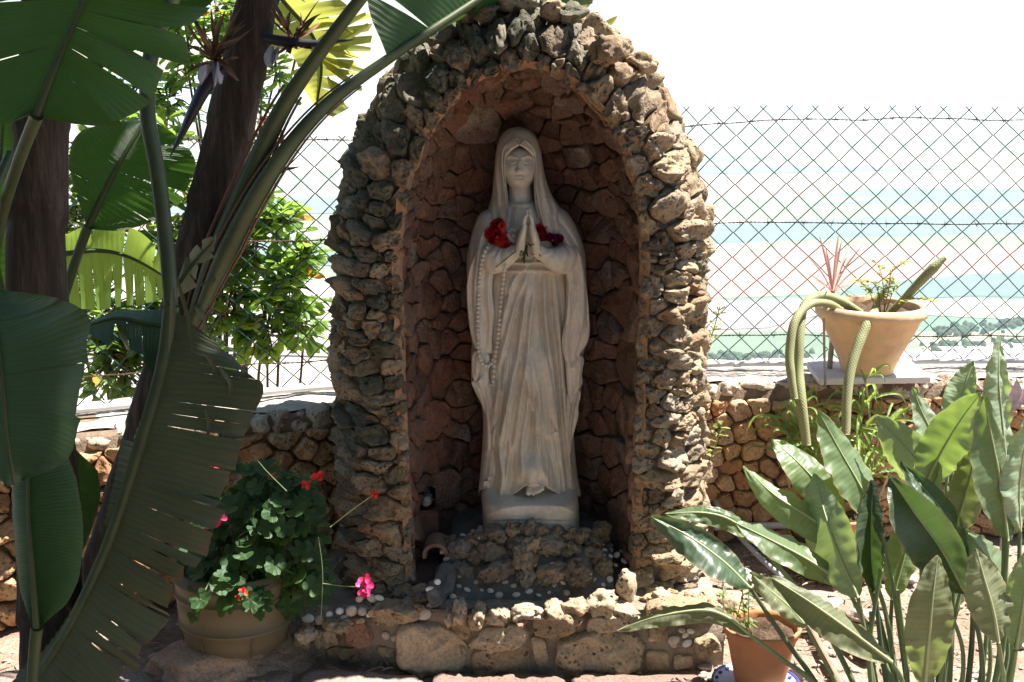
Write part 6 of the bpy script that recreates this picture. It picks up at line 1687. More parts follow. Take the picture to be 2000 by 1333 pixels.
cstem([(1738, 612, Yb-.02), (1762, 588, Yb-.03), (1790, 558, Yb-.04), (1815, 532, Yb-.05), (1836, 512, Yb-.05), (1846, 504, Yb-.05)], [.013, .014, .016, .0175, .019, .009])
cstem([(1700, 625, Yb-.01), (1712, 595, Yb+.0), (1724, 572, Yb+.0), (1734, 560, Yb)], [.012, .013, .0125, .006])
# yellow-leaved seedling in the bowl
yl = mat_leaf('yellow_leaflet', (0.42, 0.44, 0.08), (0.7, 0.7, 0.15), 0.4, 3, 0.5, 0.3)
seed_p = empty('yellow_seedling', (bc.x, bc.y, bc.z+0.19), 'small yellow-green leafy weed growing between the cactus stems', 'plant')
rq = random.Random(41)
st = MB(); lf = MB()
for pl in [[(1725, 615), (1735, 570), (1742, 530), (1770, 510)], [(1720, 615), (1715, 570), (1700, 550), (1668, 552)], [(1728, 615), (1725, 560), (1720, 530), (1712, 515)], [(1735, 615), (1760, 590), (1800, 585), (1832, 592)], [(1730, 610), (1742, 575), (1748, 555), (1735, 545)], [(1715, 612), (1700, 575), (1690, 560), (1680, 548)]]:
    C = catmull(pts3([(x, y, Yb-.03+rq.uniform(-.03, .03)) for x, y in pl]), 24); V, F = tube(C, np.linspace(.002, .0008, 24), 4); st.add(V, F)
    for i in range(7, 24, 1):
        for s_ in range(2):
            a = rq.uniform(0, 6.28); V, F, UV = leaf_patch(rq, C[i], rq.uniform(.012, .022), rq.uniform(.007, .011), (math.cos(a), math.sin(a), rq.uniform(-.2, .6))); lf.add(V, F, UV)
st.build('stem', mat_plain('brown_stem', (0.2, 0.13, 0.06), 0.8), seed_p); o = lf.build('foliage', yl, seed_p, use_uv=True); tag(o, kind='stuff')

# ================================================================ CORDYLINE, NARROW-LEAVED PLANTS BEFORE THE WALL
cord_m = mat_plain('ringed_stem', (0.34, 0.30, 0.27), 0.85, 0.25, 40, 0.3)
pink_leaf = mat_leaf('pink_strap_leaf', (0.50, 0.24, 0.22), (0.8, 0.45, 0.40), 0.5, 3, 0.45, 0.3)
green_strap = mat_leaf('green_strap_leaf', (0.17, 0.26, 0.06), (0.45, 0.60, 0.12), 0.40, 3, 0.45, 0.4)
cb = on_z(1622, 1010, 0.05)
cord = empty('cordyline', (cb.x, cb.y, 0.05), 'slender cordyline with pink strap leaves on a thin ringed stem', 'plant')
CY = cb.y-.02
C = catmull([np.array((cb.x, cb.y, 0.03))]+[np.array(at(x, y, CY)) for x, y in [(1620, 900), (1614, 800), (1622, 700), (1628, 620), (1626, 568)]], 120)
V, F = tube(C, np.linspace(.0125, .0075, 120), 12)
for i in range(len(V)):
    j = i//12; V[i] = C[j]+(V[i]-C[j])*(1+0.10*(1 if (j % 4) == 0 else 0))
build('stem', V, F, cord_m, cord)
rq = random.Random(12)
tips = [(1638, 455, 8), (1600, 460, 7), (1685, 478, 5), (1575, 498, 5), (1665, 470, 5), (1700, 508, 4), (1570, 530, 4), (1590, 545, 5), (1664, 555, 5), (1655, 500, 6), (1612, 480, 6), (1644, 470, 7), (1590, 510, 5), (1672, 530, 5), (1580, 560, 4), (1650, 560, 4), (1622, 470, 6), (1605, 500, 6)]
for k, (x, y, w) in enumerate(tips[:12]):
    Yk = CY+rq.uniform(-.12, .12)
    V, F, UV = ribbon([at(1626, 572, CY), at(1626+(x-1626)*0.4, 572+(y-572)*0.5, (CY+Yk)/2), at(x, y, Yk)], wpx(w*0.75, CY), k, 18, 0.4, 0.05)
    build('leaf', V, F, pink_leaf, cord, uv=UV)
stick_m = mat_plain('cane', (0.42, 0.33, 0.26), 0.8)
V, F = tube(np.array([at(1612, 760, 3.98), at(1610, 690, 4.0), at(1609, 622, 4.02)]), .0042, 8)
tag(build('cane', V, F, stick_m), 'thin bare cane leaning beside the cordyline stem', 'cane')
def strap_plant(name, label, base, crowns, seed):
    rq = random.Random(seed); o = empty(name, base, label, 'plant', 'narrow-leaved plants before the wall')
    for (x, y, Y_, n_, L) in crowns:
        tp = np.array(at(x, y, Y_)); b0 = np.array(base, float)
        P = catmull([b0, b0*0.4+tp*0.6+[rq.uniform(-.03, .03), 0, 0], tp], 20); V, F = tube(P, np.linspace(.006, .004, 20), 6); build('stem', V, F, stick_m, o)
        for q in range(n_):
            a = rq.uniform(0, 6.28); el = rq.uniform(-.1, 1.1); l = L*rq.uniform(.6, 1.1)
            p0 = tp-np.array([0, 0, rq.uniform(0, .12)])
            d = np.array([math.cos(a)*math.cos(el), math.sin(a)*math.cos(el), math.sin(el)])
            V, F, UV = ribbon([p0, p0+d*l*.5, p0+d*l*.85+[0, 0, -l*.12], p0+d*l+[0, 0, -l*.42]], rq.uniform(.008, .012), rq.randrange(9999), 12, 0.4, 0.05)
            build('leaf', V, F, green_strap, o, uv=UV)
b1 = on_z(1570, 1030); b2 = on_z(1690, 1030)
strap_plant('strap_leaf_plant', 'narrow-leaved green plant sprawling below the hanging cactus stems', (b1.x, b1.y, 0), [(1560, 800, 3.95, 26, .17), (1590, 850, 3.9, 24, .16), (1540, 850, 3.95, 16, .15), (1610, 900, 3.88, 14, .13)], 5)
strap_plant('strap_leaf_plant', 'taller narrow-leaved plant with shoots rising against the white slab', (b2.x, b2.y, 0), [(1690, 740, 3.92, 16, .14), (1680, 800, 3.92, 20, .15), (1730, 820, 3.95, 22, .15), (1705, 870, 3.9, 20, .14), (1745, 860, 3.92, 14, .13)], 6)

# ================================================================ POTS ON THE GROUND
def wave_rim(j, a, q):
    return q*(1+(0.02*math.sin(a*13) if j in (5, 6, 7, 8) else 0)), (0.003*math.sin(a*13) if j in (6, 7) else 0)
pc = on_z(1466, 1300); pc = Vector((pc.x, 3.02, 0.012)); pr = 0.5*150*3.22/FPX
pot('clay_pot', 'orange clay pot with scalloped rim and young seedlings beside the podium', 'pot', tuple(pc), [(0.62*pr, 0), (0.66*pr, .01), (0.74*pr, .05), (0.82*pr, .09), (0.90*pr, .125), (0.97*pr, .14), (1.0*pr, .15), (1.02*pr, .158), (.96*pr, .160), (.90*pr, .15), (.86*pr, .12)], terra_o, .88*pr, .132, wave_rim, 0.0, 3, 'orange clay pots')
sd_m = mat_leaf('seedling_leaf', (0.12, 0.20, 0.06), (0.40, 0.55, 0.12), 0.4, 3)
seedl = empty('seedling', (pc.x, pc.y, .145), 'thin leafy seedlings growing in the scalloped clay pot', 'plant')
rq = random.Random(77); st = MB()
for k in range(6):
    bx_, by_ = 1440+rq.uniform(-20, 35), 1255+rq.uniform(-10, 10); tx, ty = bx_+rq.uniform(-25, 25), by_-rq.uniform(60, 170)
    C = catmull([at(bx_, by_, 3.03), at((bx_+tx)/2+rq.uniform(-8, 8), (by_+ty)/2, 3.05), at(tx, ty, 3.06)], 18); V, F = tube(C, .0016, 5); st.add(V, F)
    for i in range(3, 18):
        a = rq.uniform(0, 6.28); V, F, UV = leaf_patch(rq, C[i], rq.uniform(.018, .035), rq.uniform(.006, .010), (math.cos(a), math.sin(a), rq.uniform(-.6, .4))); build('leaf', V, F, sd_m, seedl, uv=UV)
o = st.build('stems', stick_m, seedl); tag(o, kind='stuff')
dish_m = mat_plain('blue_white_glaze', (0.62, 0.66, 0.78), 0.25, 0.15, 30, 0, spec=0.5)
blue_m = mat_plain('blue_glaze', (0.06, 0.09, 0.35), 0.25, 0.2, 30, 0, spec=0.5)
dc = (pc.x-.012, pc.y-.01, .0)
dish = empty('ceramic_dish', dc, 'blue and white glazed dish under the scalloped clay pot', 'dish')
V, F = lathe([(.05, .0), (.085, .002), (.104, .012), (.110, .020), (.107, .021), (.098, .012), (.05, .008), (.002, .008)], dc, 48); build('plate', V, [f[::-1] for f in F], dish_m, dish)
V, F = lathe([(.1095, .0195), (.1115, .0225), (.108, .0235), (.1055, .0205)], dc, 48); build('rim_band', V, [f[::-1] for f in F], blue_m, dish)
for k in range(20):
    a = 2*math.pi*k/20; p = np.array([dc[0]+.100*math.cos(a), dc[1]+.100*math.sin(a), .0165])
    V, F = tube(np.array([p-[0, 0, .002], p+[0, 0, .0015]]), .006, 6); build('painted_dot', V, F, blue_m, dish)
# second pot with a saucer, half hidden by the leaves
p2 = on_z(1640, 1120); p2c = (p2.x-.01, p2.y+.02, .015)
pot('clay_pot', 'orange clay pot half hidden behind the grey-green paddle leaves', 'pot', p2c, [(.07, 0), (.075, .01), (.085, .06), (.095, .11), (.102, .15), (.108, .155), (.11, .175), (.11, .18), (.10, .182), (.096, .16), (.092, .14)], terra_o, .094, .15, None, 0.01, 4, 'orange clay pots')
so = empty('clay_saucer', (p2c[0], p2c[1], 0), 'wide orange clay saucer under the half hidden pot', 'saucer')
V, F = lathe([(.10, .0), (.125, .004), (.14, .03), (.145, .035), (.138, .036), (.12, .012), (.01, .010)], (p2c[0], p2c[1], .002), 56); build('dish', V, [f[::-1] for f in F], terra_o, so)
redpot_m = mat_plain('dark_red_pot', (0.22, 0.05, 0.035), 0.6, 0.2, 20, 0.1)
p3 = on_z(1600, 1045); pot('red_pot', 'dark red pot at the foot of the wall holding the cordyline', 'pot', (p3.x+.01, p3.y+.0, 0.0), [(.055, 0), (.06, .01), (.068, .05), (.076, .10), (.082, .115), (.084, .125), (.077, .127), (.072, .11), (.07, .09)], redpot_m, .072, .10, None, 0.0, 5)
# tall yellow-glazed? no: pipes and hoses
hose_m = mat_plain('grey_metal_pipe', (0.42, 0.43, 0.46), 0.35, 0.1, 20, 0, spec=0.5, metallic=0.3)
V, F = tube(catmull([on_z(1385, 960, .16), on_z(1430, 1030, .09), on_z(1480, 1085, .05), on_z(1530, 1130, .012)], 30), .0085, 10); tag(build('metal_pipe', V, F, hose_m), 'straight grey metal pipe slanting from the grotto to the ground', 'pipe')
V, F = tube(catmull([on_z(1395, 1030, .06), on_z(1460, 1028, .06), on_z(1560, 1026, .06), on_z(1700, 1022, .05)], 24), .0115, 10); tag(build('white_pipe', V, F, pipe_m), 'white plastic pipe lying along the foot of the ochre wall', 'pipe')
hose2 = mat_plain('brown_hose', (0.32, 0.17, 0.12), 0.6, 0.2, 20, 0.1)
V, F = tube(catmull([on_z(1575, 1180, .012), on_z(1590, 1240, .012), on_z(1620, 1300, .012), on_z(1660, 1370, .012), on_z(1700, 1450, .012)], 40), .011, 10); tag(build('garden_hose', V, F, hose2), 'brown garden hose on the dry soil between pot and paddle leaves', 'hose')
V, F = tube(catmull([on_z(1878, 860, .30), on_z(1930, 818, .34), on_z(1990, 808, .36), on_z(2060, 806, .36)], 30), .010, 10); V[:, 1] -= .02
# ================================================================ GERANIUM IN THE OCHRE TUB (left of the grotto)
plastic_m = mat_plain('ochre_plastic', (0.125, 0.105, 0.06), 0.5, 0.12, 5, 0.1, 60, 0.001, 0.35)
TZ = 0.065
tc_ = on_z(458, 1262, TZ); tc_ = (tc_.x, 3.17, TZ); TR = 0.5*232*3.36/FPX
tub = pot('ochre_tub', 'ochre plastic tub with raised rings on a flat boulder', 'pot', tc_, [(.82*TR, 0), (.86*TR, .006), (.90*TR, .03), (.945*TR, .06), (.975*TR, .062), (.975*TR, .068), (.955*TR, .070), (.975*TR, .10), (.99*TR, .14), (1.015*TR, .142), (1.015*TR, .149), (.995*TR, .151), (1.0*TR, .18), (1.02*TR, .182), (1.02*TR, .188), (1.005*TR, .19), (1.01*TR, .215), (.96*TR, .216), (.94*TR, .19)], plastic_m, .95*TR, .185, None, 0.0, 6)
for k, (px, w) in enumerate([(408, 3), (466, 16), (476, 3)]):
    pass
for k in range(4):      # seams pressed into the lower band
    a = -math.pi/2+(k-1.5)*0.9; p = np.array([tc_[0]+.925*TR*math.cos(a), tc_[1]+.925*TR*math.sin(a), TZ])
    n_ = np.array([math.cos(a), math.sin(a), 0])
    V, F = tube(np.array([p+n_*(-.004)+[0, 0, .004], p+n_*.0045+[0, 0, .06]]), .003, 6, flat=0.5); build('stave_line', V, F, plastic_m, tub)
boulder_m = mat_rock('flat_boulder', [(0.1, (0.30, 0.20, 0.14)), (0.5, (0.44, 0.31, 0.22)), (0.9, (0.50, 0.40, 0.31))], pits=0.5)
bo = inst('boulder', rock_mesh(61, boulder_m, 5, 0.35, 0.15), (at(440, 1320, 3.13).x, 3.13, 0.008), (0, 0, .2), (.235, .20, .075)); tag(bo, 'flat reddish boulder carrying the ochre tub', 'boulder')
ger_m = mat_leaf('geranium_leaf', (0.04, 0.092, 0.03), (0.18, 0.34, 0.05), 0.28, 5, 0.5, 0.3)
ger_st = mat_plain('geranium_stem', (0.20, 0.24, 0.11), 0.7, 0.3, 20, 0)
ger = empty('geranium', (tc_[0], tc_[1], TZ+.19), 'bushy ivy geranium with pink and red flowers spilling over the ochre tub', 'plant')
gl = []
for k in range(4):
    rq = random.Random(k+300); V = [(0, 0, 0.0)]; UV = [(0, 0)]; n_ = 40
    for ring, fr_ in ((1, .4), (2, .75), (3, 1.0)):
        for i in range(n_):
            a = 2*math.pi*i/n_; lob = 0.72+0.28*abs(math.cos(a*2.5+0.3))**0.6
            notch = 1-0.75*math.exp(-((a-math.pi)/0.22)**2)
            r_ = fr_*(lob if ring > 1 else 1)*notch*(1+0.05*rq.uniform(-1, 1)*(ring == 3))
            V.append((r_*math.cos(a), r_*math.sin(a), 0.16*r_*r_+0.10*fr_*math.sin(a*5+k)*0.5)); UV.append((i/n_*2, fr_))
    F = [(0, 1+i, 1+(i+1) % n_) for i in range(n_)]
    for q in range(2):
        o1 = 1+q*n_; o2 = o1+n_
        F += [(o1+i, o2+i, o2+(i+1) % n_, o1+(i+1) % n_) for i in range(n_)]
    me = mesh_data('leaf', np.array(V), F, UV); me.materials.append(ger_m); gl.append(me)
rq = random.Random(55); stems = MB(); tipsG = []
gc = np.array([tc_[0], tc_[1], TZ+.19])
hulls = [(0.03, -.02, .12, .13), (-.03, 0, .10, .12), (.10, -.02, .10, .11), (.13, -.03, .03, .09), (.06, -.09, .02, .10), (-.02, -.12, -.01, .09), (-.09, -.05, .05, .10), (.02, 0, .20, .09), (.12, -.04, .18, .08), (.15, -.05, -.05, .06), (.04, -.13, -.04, .07), (.18, -.05, .10, .07), (.20, -.06, .0, .06), (.09, 0, .24, .06), (-.03, -.02, .20, .05), (.17, -.03, .20, .06)]
cnt = 0
for _ in range(4000):
    if cnt >= 290: break
    hx_, hy_, hz_, hr = rq.choice(hulls)
    v = np.array([rq.gauss(0, 1), rq.gauss(0, 1)-.25, rq.gauss(0, 1)+.2]); v /= np.linalg.norm(v)
    p = gc+np.array([hx_, hy_, hz_])+v*hr*rq.uniform(.75, 1.1)
    if math.hypot(p[0]-tc_[0], p[1]-tc_[1]) < TR*1.03 and p[2] < TZ+.2: continue
    pp = project(p[None])[0]
    if not (365 < pp[0] < 700 and 860 < pp[1] < 1200): continue
    if any(np.linalg.norm(p-t) < .021 for t in tipsG[-140:]): continue
    tipsG.append(p); cnt += 1
    nrm = Vector(v*0.7+np.array([0, -.35, .75])+np.array([rq.gauss(0, .25), rq.gauss(0, .25), rq.gauss(0, .2)])).normalized()
    q = nrm.to_track_quat('Z', 'Y').to_euler(); 
    e = (nrm.to_track_quat('Z', 'Y') @ Euler((0, 0, rq.uniform(0, 6.28))).to_quaternion()).to_euler()
    inst('leaf', rq.choice(gl), p, e, rq.uniform(.020, .033), ger)
    if cnt % 2 == 0:
        root = gc+np.array([rq.uniform(-.06, .06), rq.uniform(-.05, .05), 0]); C = catmull([root, (root+p)/2+np.array([0, 0, .04]), p], 10); V, F = tube(C, np.linspace(.0028, .0012, 10), 5); stems.add(V, F)
o = stems.build('stems', ger_st, ger); tag(o, kind='stuff')
pinkf = mat_plain('pink_petal', (0.75, 0.06, 0.20), 0.5, 0.2, 80, 0); redf = mat_plain('red_petal', (0.75, 0.05, 0.03), 0.5, 0.2, 80, 0)
def floret(parent, px, py, Y_, r, mat, seed, n_=6, name='flower'):
    rq = random.Random(seed); mb = MB(); c_ = np.array(at(px, py, Y_))
    for k in range(n_):
        a = rq.uniform(0, 6.28); d = np.array([math.cos(a), rq.uniform(-.8, .2), math.sin(a)])
        V, F, UV = ribbon([c_, c_+d*r*.6, c_+d*r*1.0+np.array([0, -.002, -.001])], r*.75, rq.randrange(999), 8, .3, .5, .3); mb.add(V, F)
    return mb.build(name, mat, parent)
for k, (px, py, r, m) in enumerate([(416, 912, .018, pinkf), (404, 1020, .016, pinkf), (428, 1010, .020, pinkf), (415, 1022, .016, pinkf), (714, 1140, .022, pinkf), (710, 1152, .018, pinkf), (718, 1128, .012, pinkf), (468, 1170, .013, redf), (476, 1155, .012, redf), (618, 934, .015, redf), (625, 928, .012, redf), (600, 945, .014, redf), (418, 945, .012, pinkf), (732, 965, .012, redf)]):
    floret(ger, px, py, 2.98 if py > 1000 else 3.1, r, m, k)
for pl in [[(630, 1140), (670, 1145), (694, 1146), (712, 1140)], [(645, 1030), (690, 995), (728, 968)], [(622, 1050), (630, 1120), (627, 1215)], [(560, 960), (520, 920), (495, 890)]]:
    V, F = tube(catmull(pts3([(x, y, 3.02) for x, y in pl]), 14), .0011, 5); build('flower_stalk', V, F, ger_st, ger)

# ================================================================ BOUQUETS AND SMALL THINGS BY THE STATUE
deepred = mat_plain('deep_red_petal', (0.46, 0.010, 0.022), 0.55, 0.3, 90, 0); scarlet = mat_plain('scarlet_petal', (0.85, 0.07, 0.03), 0.5, 0.2, 90, 0); whitep = mat_plain('white_petal', (0.75, 0.73, 0.70), 0.5, 0.1, 90, 0); wine = mat_plain('wine_petal', (0.14, 0.008, 0.04), 0.55, 0.3, 90, 0)
flstem = mat_plain('flower_stem', (0.07, 0.11, 0.03), 0.6, 0.2, 30, 0)
def carnation(parent, px, py, r_px, mat, seed, dY=-.012):
    rq = random.Random(seed); p = np.array(hit(px, py))+np.array([0, dY, 0]); r = wpx(r_px, p[1]); mb = MB()
    for k in range(26):
        v = np.array([rq.gauss(0, 1), rq.gauss(0, 1)-.5, rq.gauss(0, 1)]); v /= np.linalg.norm(v); s_ = np.cross(v, [rq.gauss(0, 1), rq.gauss(0, 1), rq.gauss(0, 1)]); s_ /= np.linalg.norm(s_); w = np.cross(v, s_)
        V = []; m_ = 7
        for i, q in enumerate((.25, .65, 1.0)):
            for j in range(m_):
                u = (j/(m_-1)-.5)*2
                V.append(p+v*r*q+s_*u*r*.55*(.4+q)+w*(.12*r*math.sin(j*2.4+k)*q))
        mb.add(V, grid_faces(3, m_))
    return mb.build('bloom', mat, parent)
bq = empty('flower_bouquet', tuple(hit(985, 470)), 'red, orange and white flowers tucked beside the praying hands over the rosary arm', 'flowers', 'flower bunches held by the statue')
for k, (px, py, r, m) in enumerate([(966, 442, 11, deepred), (974, 436, 10, deepred), (958, 456, 11, deepred), (970, 458, 12, deepred), (981, 440, 7, scarlet), (986, 457, 7, scarlet), (978, 470, 12, scarlet), (987, 477, 12, scarlet), (970, 450, 8, scarlet), (962, 468, 8, deepred), (1000, 456, 9, whitep), (1006, 462, 9, whitep), (1004, 450, 8, whitep)]):
    carnation(bq, px, py, r, m, 400+k, -.012 if m is not whitep else -.034)
for pl in [[(984, 470), (1005, 478), (1028, 480)], [(1028, 472), (1005, 492), (968, 522)]]:
    P = [np.array(hit(x, y))+np.array([0, -.008, 0]) for x, y in pl]; V, F = tube(catmull(P, 12), .0014, 5); build('stem', V, F, flstem, bq)
for k, pl in enumerate([[(1028, 476), (1022, 495), (1017, 515)], [(1030, 478), (1024, 500), (1024, 516)], [(1026, 478), (1018, 492), (1012, 508)], [(1030, 480), (1028, 492), (1032, 502)]]):
    P = [np.array(hit(x, y))+np.array([0, -.006, 0]) for x, y in pl]; V, F, UV = ribbon(P, wpx(4.5, 3.4), k, 10); build('leaf', V, F, flstem, bq)
bq2 = empty('flower_bouquet', tuple(hit(1070, 468)), 'crimson and wine coloured flowers lying on the sleeve beside the praying hands', 'flowers', 'flower bunches held by the statue')
for k, (px, py, r, m) in enumerate([(1052, 446, 9, deepred), (1060, 450, 9, deepred), (1054, 460, 10, scarlet), (1062, 462, 8, deepred), (1078, 464, 8, wine), (1086, 466, 9, wine), (1092, 466, 8, wine), (1072, 462, 8, wine), (1084, 474, 6, wine)]):
    carnation(bq2, px, py, r, deepred if m is scarlet else m, 450+k)
P = [np.array(hit(x, y))+np.array([0, -.008, 0]) for x, y in [(1060, 466), (1040, 478), (1030, 474), (1056, 500)]]
V, F = tube(catmull(P[:3], 12), .0014, 5); build('stem', V, F, flstem, bq2)
V, F = tube(catmull([P[2], (P[2]+P[3])/2, P[3]], 12), .0013, 5); build('stem', V, F, flstem, bq2)
# glass lantern on a dark box, clay tile
glass = bpy.data.materials.new('clear_glass'); glass.use_nodes = True
gb = glass.node_tree.nodes['Principled BSDF']; gb.inputs['Transmission Weight'].default_value = 1.0; gb.inputs['Roughness'].default_value = 0.03; gb.inputs['IOR'].default_value = 1.45; gb.inputs['Base Color'].default_value = (.9, .93, .92, 1)
darkbox_m = mat_plain('dark_brick', (0.10, 0.055, 0.04), 0.9, 0.3, 30, 0.6)
lz = 0.20
lc = at(832, 1040, 3.44)
stand = MB(); w = .036
zt = at(832, 1000, 3.42).z
bx_ = np.array([(-w, -w, lz), (w, -w, lz), (w, w, lz), (-w, w, lz), (-w, -w, zt), (w, -w, zt), (w, w, zt), (-w, w, zt)])+np.array([lc.x, 3.46, 0])
bm = bmesh.new(); vs = [bm.verts.new(v) for v in bx_]
for f in [(0, 3, 2, 1), (4, 5, 6, 7), (0, 1, 5, 4), (1, 2, 6, 5), (2, 3, 7, 6), (3, 0, 4, 7)]: bm.faces.new([vs[i] for i in f])
bmesh.ops.bevel(bm, geom=bm.edges[:], offset=0.004, segments=2, affect='EDGES')
V = np.array([v.co[:] for v in bm.verts]); F = [tuple(v.index for v in f.verts) for f in bm.faces]; bm.free()
tag(build('brick_stand', V, F, darkbox_m, smooth=False), 'dark upright brick block in the niche carrying the glass jar', 'brick')
jar = empty('glass_jar', (lc.x, 3.455, zt), 'clear glass candle jar on the dark block inside the niche', 'jar')
V, F = lathe([(.001, .001), (.022, .001), (.027, .006), (.028, .03), (.027, .055), (.0245, .055), (.0255, .03), (.024, .008), (.001, .005)], (lc.x, 3.455, zt), 40); build('glass', V, [f[::-1] for f in F], glass, jar)
V, F = lathe([(.001, .007), (.016, .007), (.016, .022), (.001, .024)], (lc.x, 3.455, zt), 24); build('candle', V, [f[::-1] for f in F], mat_plain('wax', (.5, .47, .42), .5, .1, 20, 0), jar)
tile_m = mat_plain('old_clay_tile', (0.26, 0.17, 0.12), 0.9, 0.3, 25, 0.7, 80, 0.004)
tp = at(852, 1086, 3.34); V = []; mloops = []
C = [np.array([tp.x+.036*math.cos(a)*1.0, 0, tp.z+.012+.034*math.sin(a)]) for a in np.linspace(-.5, math.pi+.3, 24)]
for r_, y_ in ((1.0, 3.31), (1.0, 3.40), (.72, 3.40), (.72, 3.31)):
    for q in C: V.append((tp.x+(q[0]-tp.x)*r_, y_, tp.z+.012+(q[2]-tp.z-.012)*r_))
Vt = np.array(V); Ft = grid_faces(4, 24, closed_u=True)+[(0, 24, 48, 72), (23, 71+24, 47+24, 23+24)]
tag(build('clay_tile', Vt, Ft, tile_m, smooth=False), 'broken curved clay roof tile standing at the niche edge', 'tile')

# ================================================================ GROUND DETAIL
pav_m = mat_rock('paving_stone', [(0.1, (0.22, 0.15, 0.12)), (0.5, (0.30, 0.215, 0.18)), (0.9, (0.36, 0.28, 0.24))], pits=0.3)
pave = empty('stepping_stones', (0, 2.6, 0), 'flat pinkish flagstones laid in front of the podium', 'paving')
rp = random.Random(66)
pts = scatter(rp, lambda p: True, (-1.6, 1.0, 1.5, 3.05), .22, .40, 3000)
cells = voronoi_cells(pts, [(-1.7, .9), (1.6, .9), (1.6, 3.085), (-1.7, 3.085)])
cells = [c_ for c_ in cells if poly_area_c(c_)[1][0] < .55 or poly_area_c(c_)[1][1] < 2.35]
rubble('flagstone', cells, pav_m, pave, lambda x, y, h: (x, y, h-.004), seed=66, gap=.010, height=.016, depth=.02, nb=36, rings=6, rough=.10, pits=.05, flat=6.0, warp=.02, corner=.1, facets=0)
flat_m = mat_rock('sunlit_slab', [(0.1, (0.40, 0.31, 0.25)), (0.5, (0.52, 0.44, 0.38)), (0.9, (0.58, 0.52, 0.47))], pits=0.3)
for i, (px, py, sx, sy, sz, lb) in enumerate([(1680, 1262, .085, .05, .03, 'flat pale slab lying on the soil by the brown hose'), (1570, 1080, .05, .04, .022, 'small pale stone near the slanting metal pipe'), (1690, 1200, .06, .04, .02, 'low pale stone under the paddle leaves'), (1590, 1225, .045, .035, .025, 'rounded stone beside the brown hose'), (1560, 1320, .035, .028, .022, 'small white stone before the scalloped clay pot'), (1450, 1130, .05, .04, .03, 'broken pale rock between grotto pier and metal pipe'), (1500, 1150, .055, .04, .025, 'jagged sunlit rock behind the scalloped clay pot'), (1740, 1120, .10, .07, .03, 'large sunlit slab behind the dark paddle leaf'), (1425, 1190, .06, .045, .045, 'porous sunlit rock at the podium corner'), (1400, 1230, .05, .04, .05, 'porous rock leaning on the podium end'), (1620, 1180, .05, .04, .02, 'flat stone near the clay saucer')]):
    p = on_z(px, py, 0.01); o = inst('loose_stone', rock_mesh(70+i, flat_m if i not in (8, 9) else hole_m, 4, 0.4, 0.3), (p.x, p.y, sz*.45), (rp.uniform(-.1, .1), rp.uniform(-.1, .1), rp.uniform(0, 6)), (sx, sy, sz)); tag(o, lb, 'stone', 'loose stones on the soil')
# gravel and dry litter
peb = MB(); bm = bmesh.new(); bmesh.ops.create_icosphere(bm, subdivisions=1, radius=1); sv = np.array([v.co[:] for v in bm.verts]); sf = [tuple(v.index for v in f.verts) for f in bm.faces]; bm.free()
for k in range(2600):
    x = rp.uniform(.5, 1.9) if rp.random() < .75 else rp.uniform(-1.6, .6); y = rp.uniform(2.3, 4.1) if x > .5 else rp.uniform(2.2, 3.6)
    r_ = rp.uniform(.003, .011)*(1 if rp.random() < .9 else 1.8)
    peb.add(sv*np.array([r_*rp.uniform(.8, 1.4), r_, r_*.6])*(1+.25*np.array([[rp.uniform(-1, 1)] for _ in sv]))+np.array([x, y, garden_h(x, y)-.012+r_*.3]), sf)
tag(peb.build('gravel', flat_m, smooth=False), 'loose gravel scattered over the soil', 'gravel', kind='stuff')
lit = MB()
for k in range(1500):
    x = rp.uniform(.55, 1.8) if rp.random() < .6 else rp.uniform(-1.6, -.3); y = rp.uniform(2.3, 4.0) if x > 0 else rp.uniform(2.3, 3.3); a = rp.uniform(0, 6.28); L_ = rp.uniform(.015, .07)
    z = garden_h(x, y)+rp.uniform(-.004, .008); d = np.array([math.cos(a), math.sin(a), rp.uniform(-.1, .25)])*L_
    p = np.array([x, y, z]); V, F, UV = ribbon([p, p+d*.5+[0, 0, .004], p+d], rp.uniform(.0015, .006), k, 5, .3, .2); lit.add(V, F)
tag(lit.build('dry_litter', mat_plain('dry_litter', (.40, .28, .19), .9, .4, 40, 0)), 'dry straw and leaf litter on the soil', 'litter', kind='stuff')
# sprigs growing on the right pier
sp_m = mat_leaf('sprig_leaf', (0.22, 0.26, 0.08), (0.5, 0.55, 0.15), .4, 3)
for i, (x, y, n_, lb) in enumerate([(1392, 650, 30, 'feathery green sprig rooted in the grotto pier'), (1395, 880, 16, 'small yellow-green weed sprouting from the pier above the metal pipe')]):
    o = empty('wall_sprig', tuple(at(x-12, y+30, 3.5)), lb, 'weed', 'weeds on the grotto')
    p0 = np.array(at(x-14, y+30, 3.5)); C = catmull([p0, np.array(at(x, y, 3.48)), np.array(at(x+14, y-50, 3.46))], 14); V, F = tube(C, .0015, 5); build('stem', V, F, ger_st, o)
    for k in range(n_):
        q = C[rp.randrange(3, 14)]; a = rp.uniform(0, 6.28); V, F, UV = leaf_patch(rp, q, rp.uniform(.015, .03), .006 if i == 0 else .016, (math.cos(a), math.sin(a)*.4, rp.uniform(0, .8))); build('leaf', V, F, sp_m, o, uv=UV)
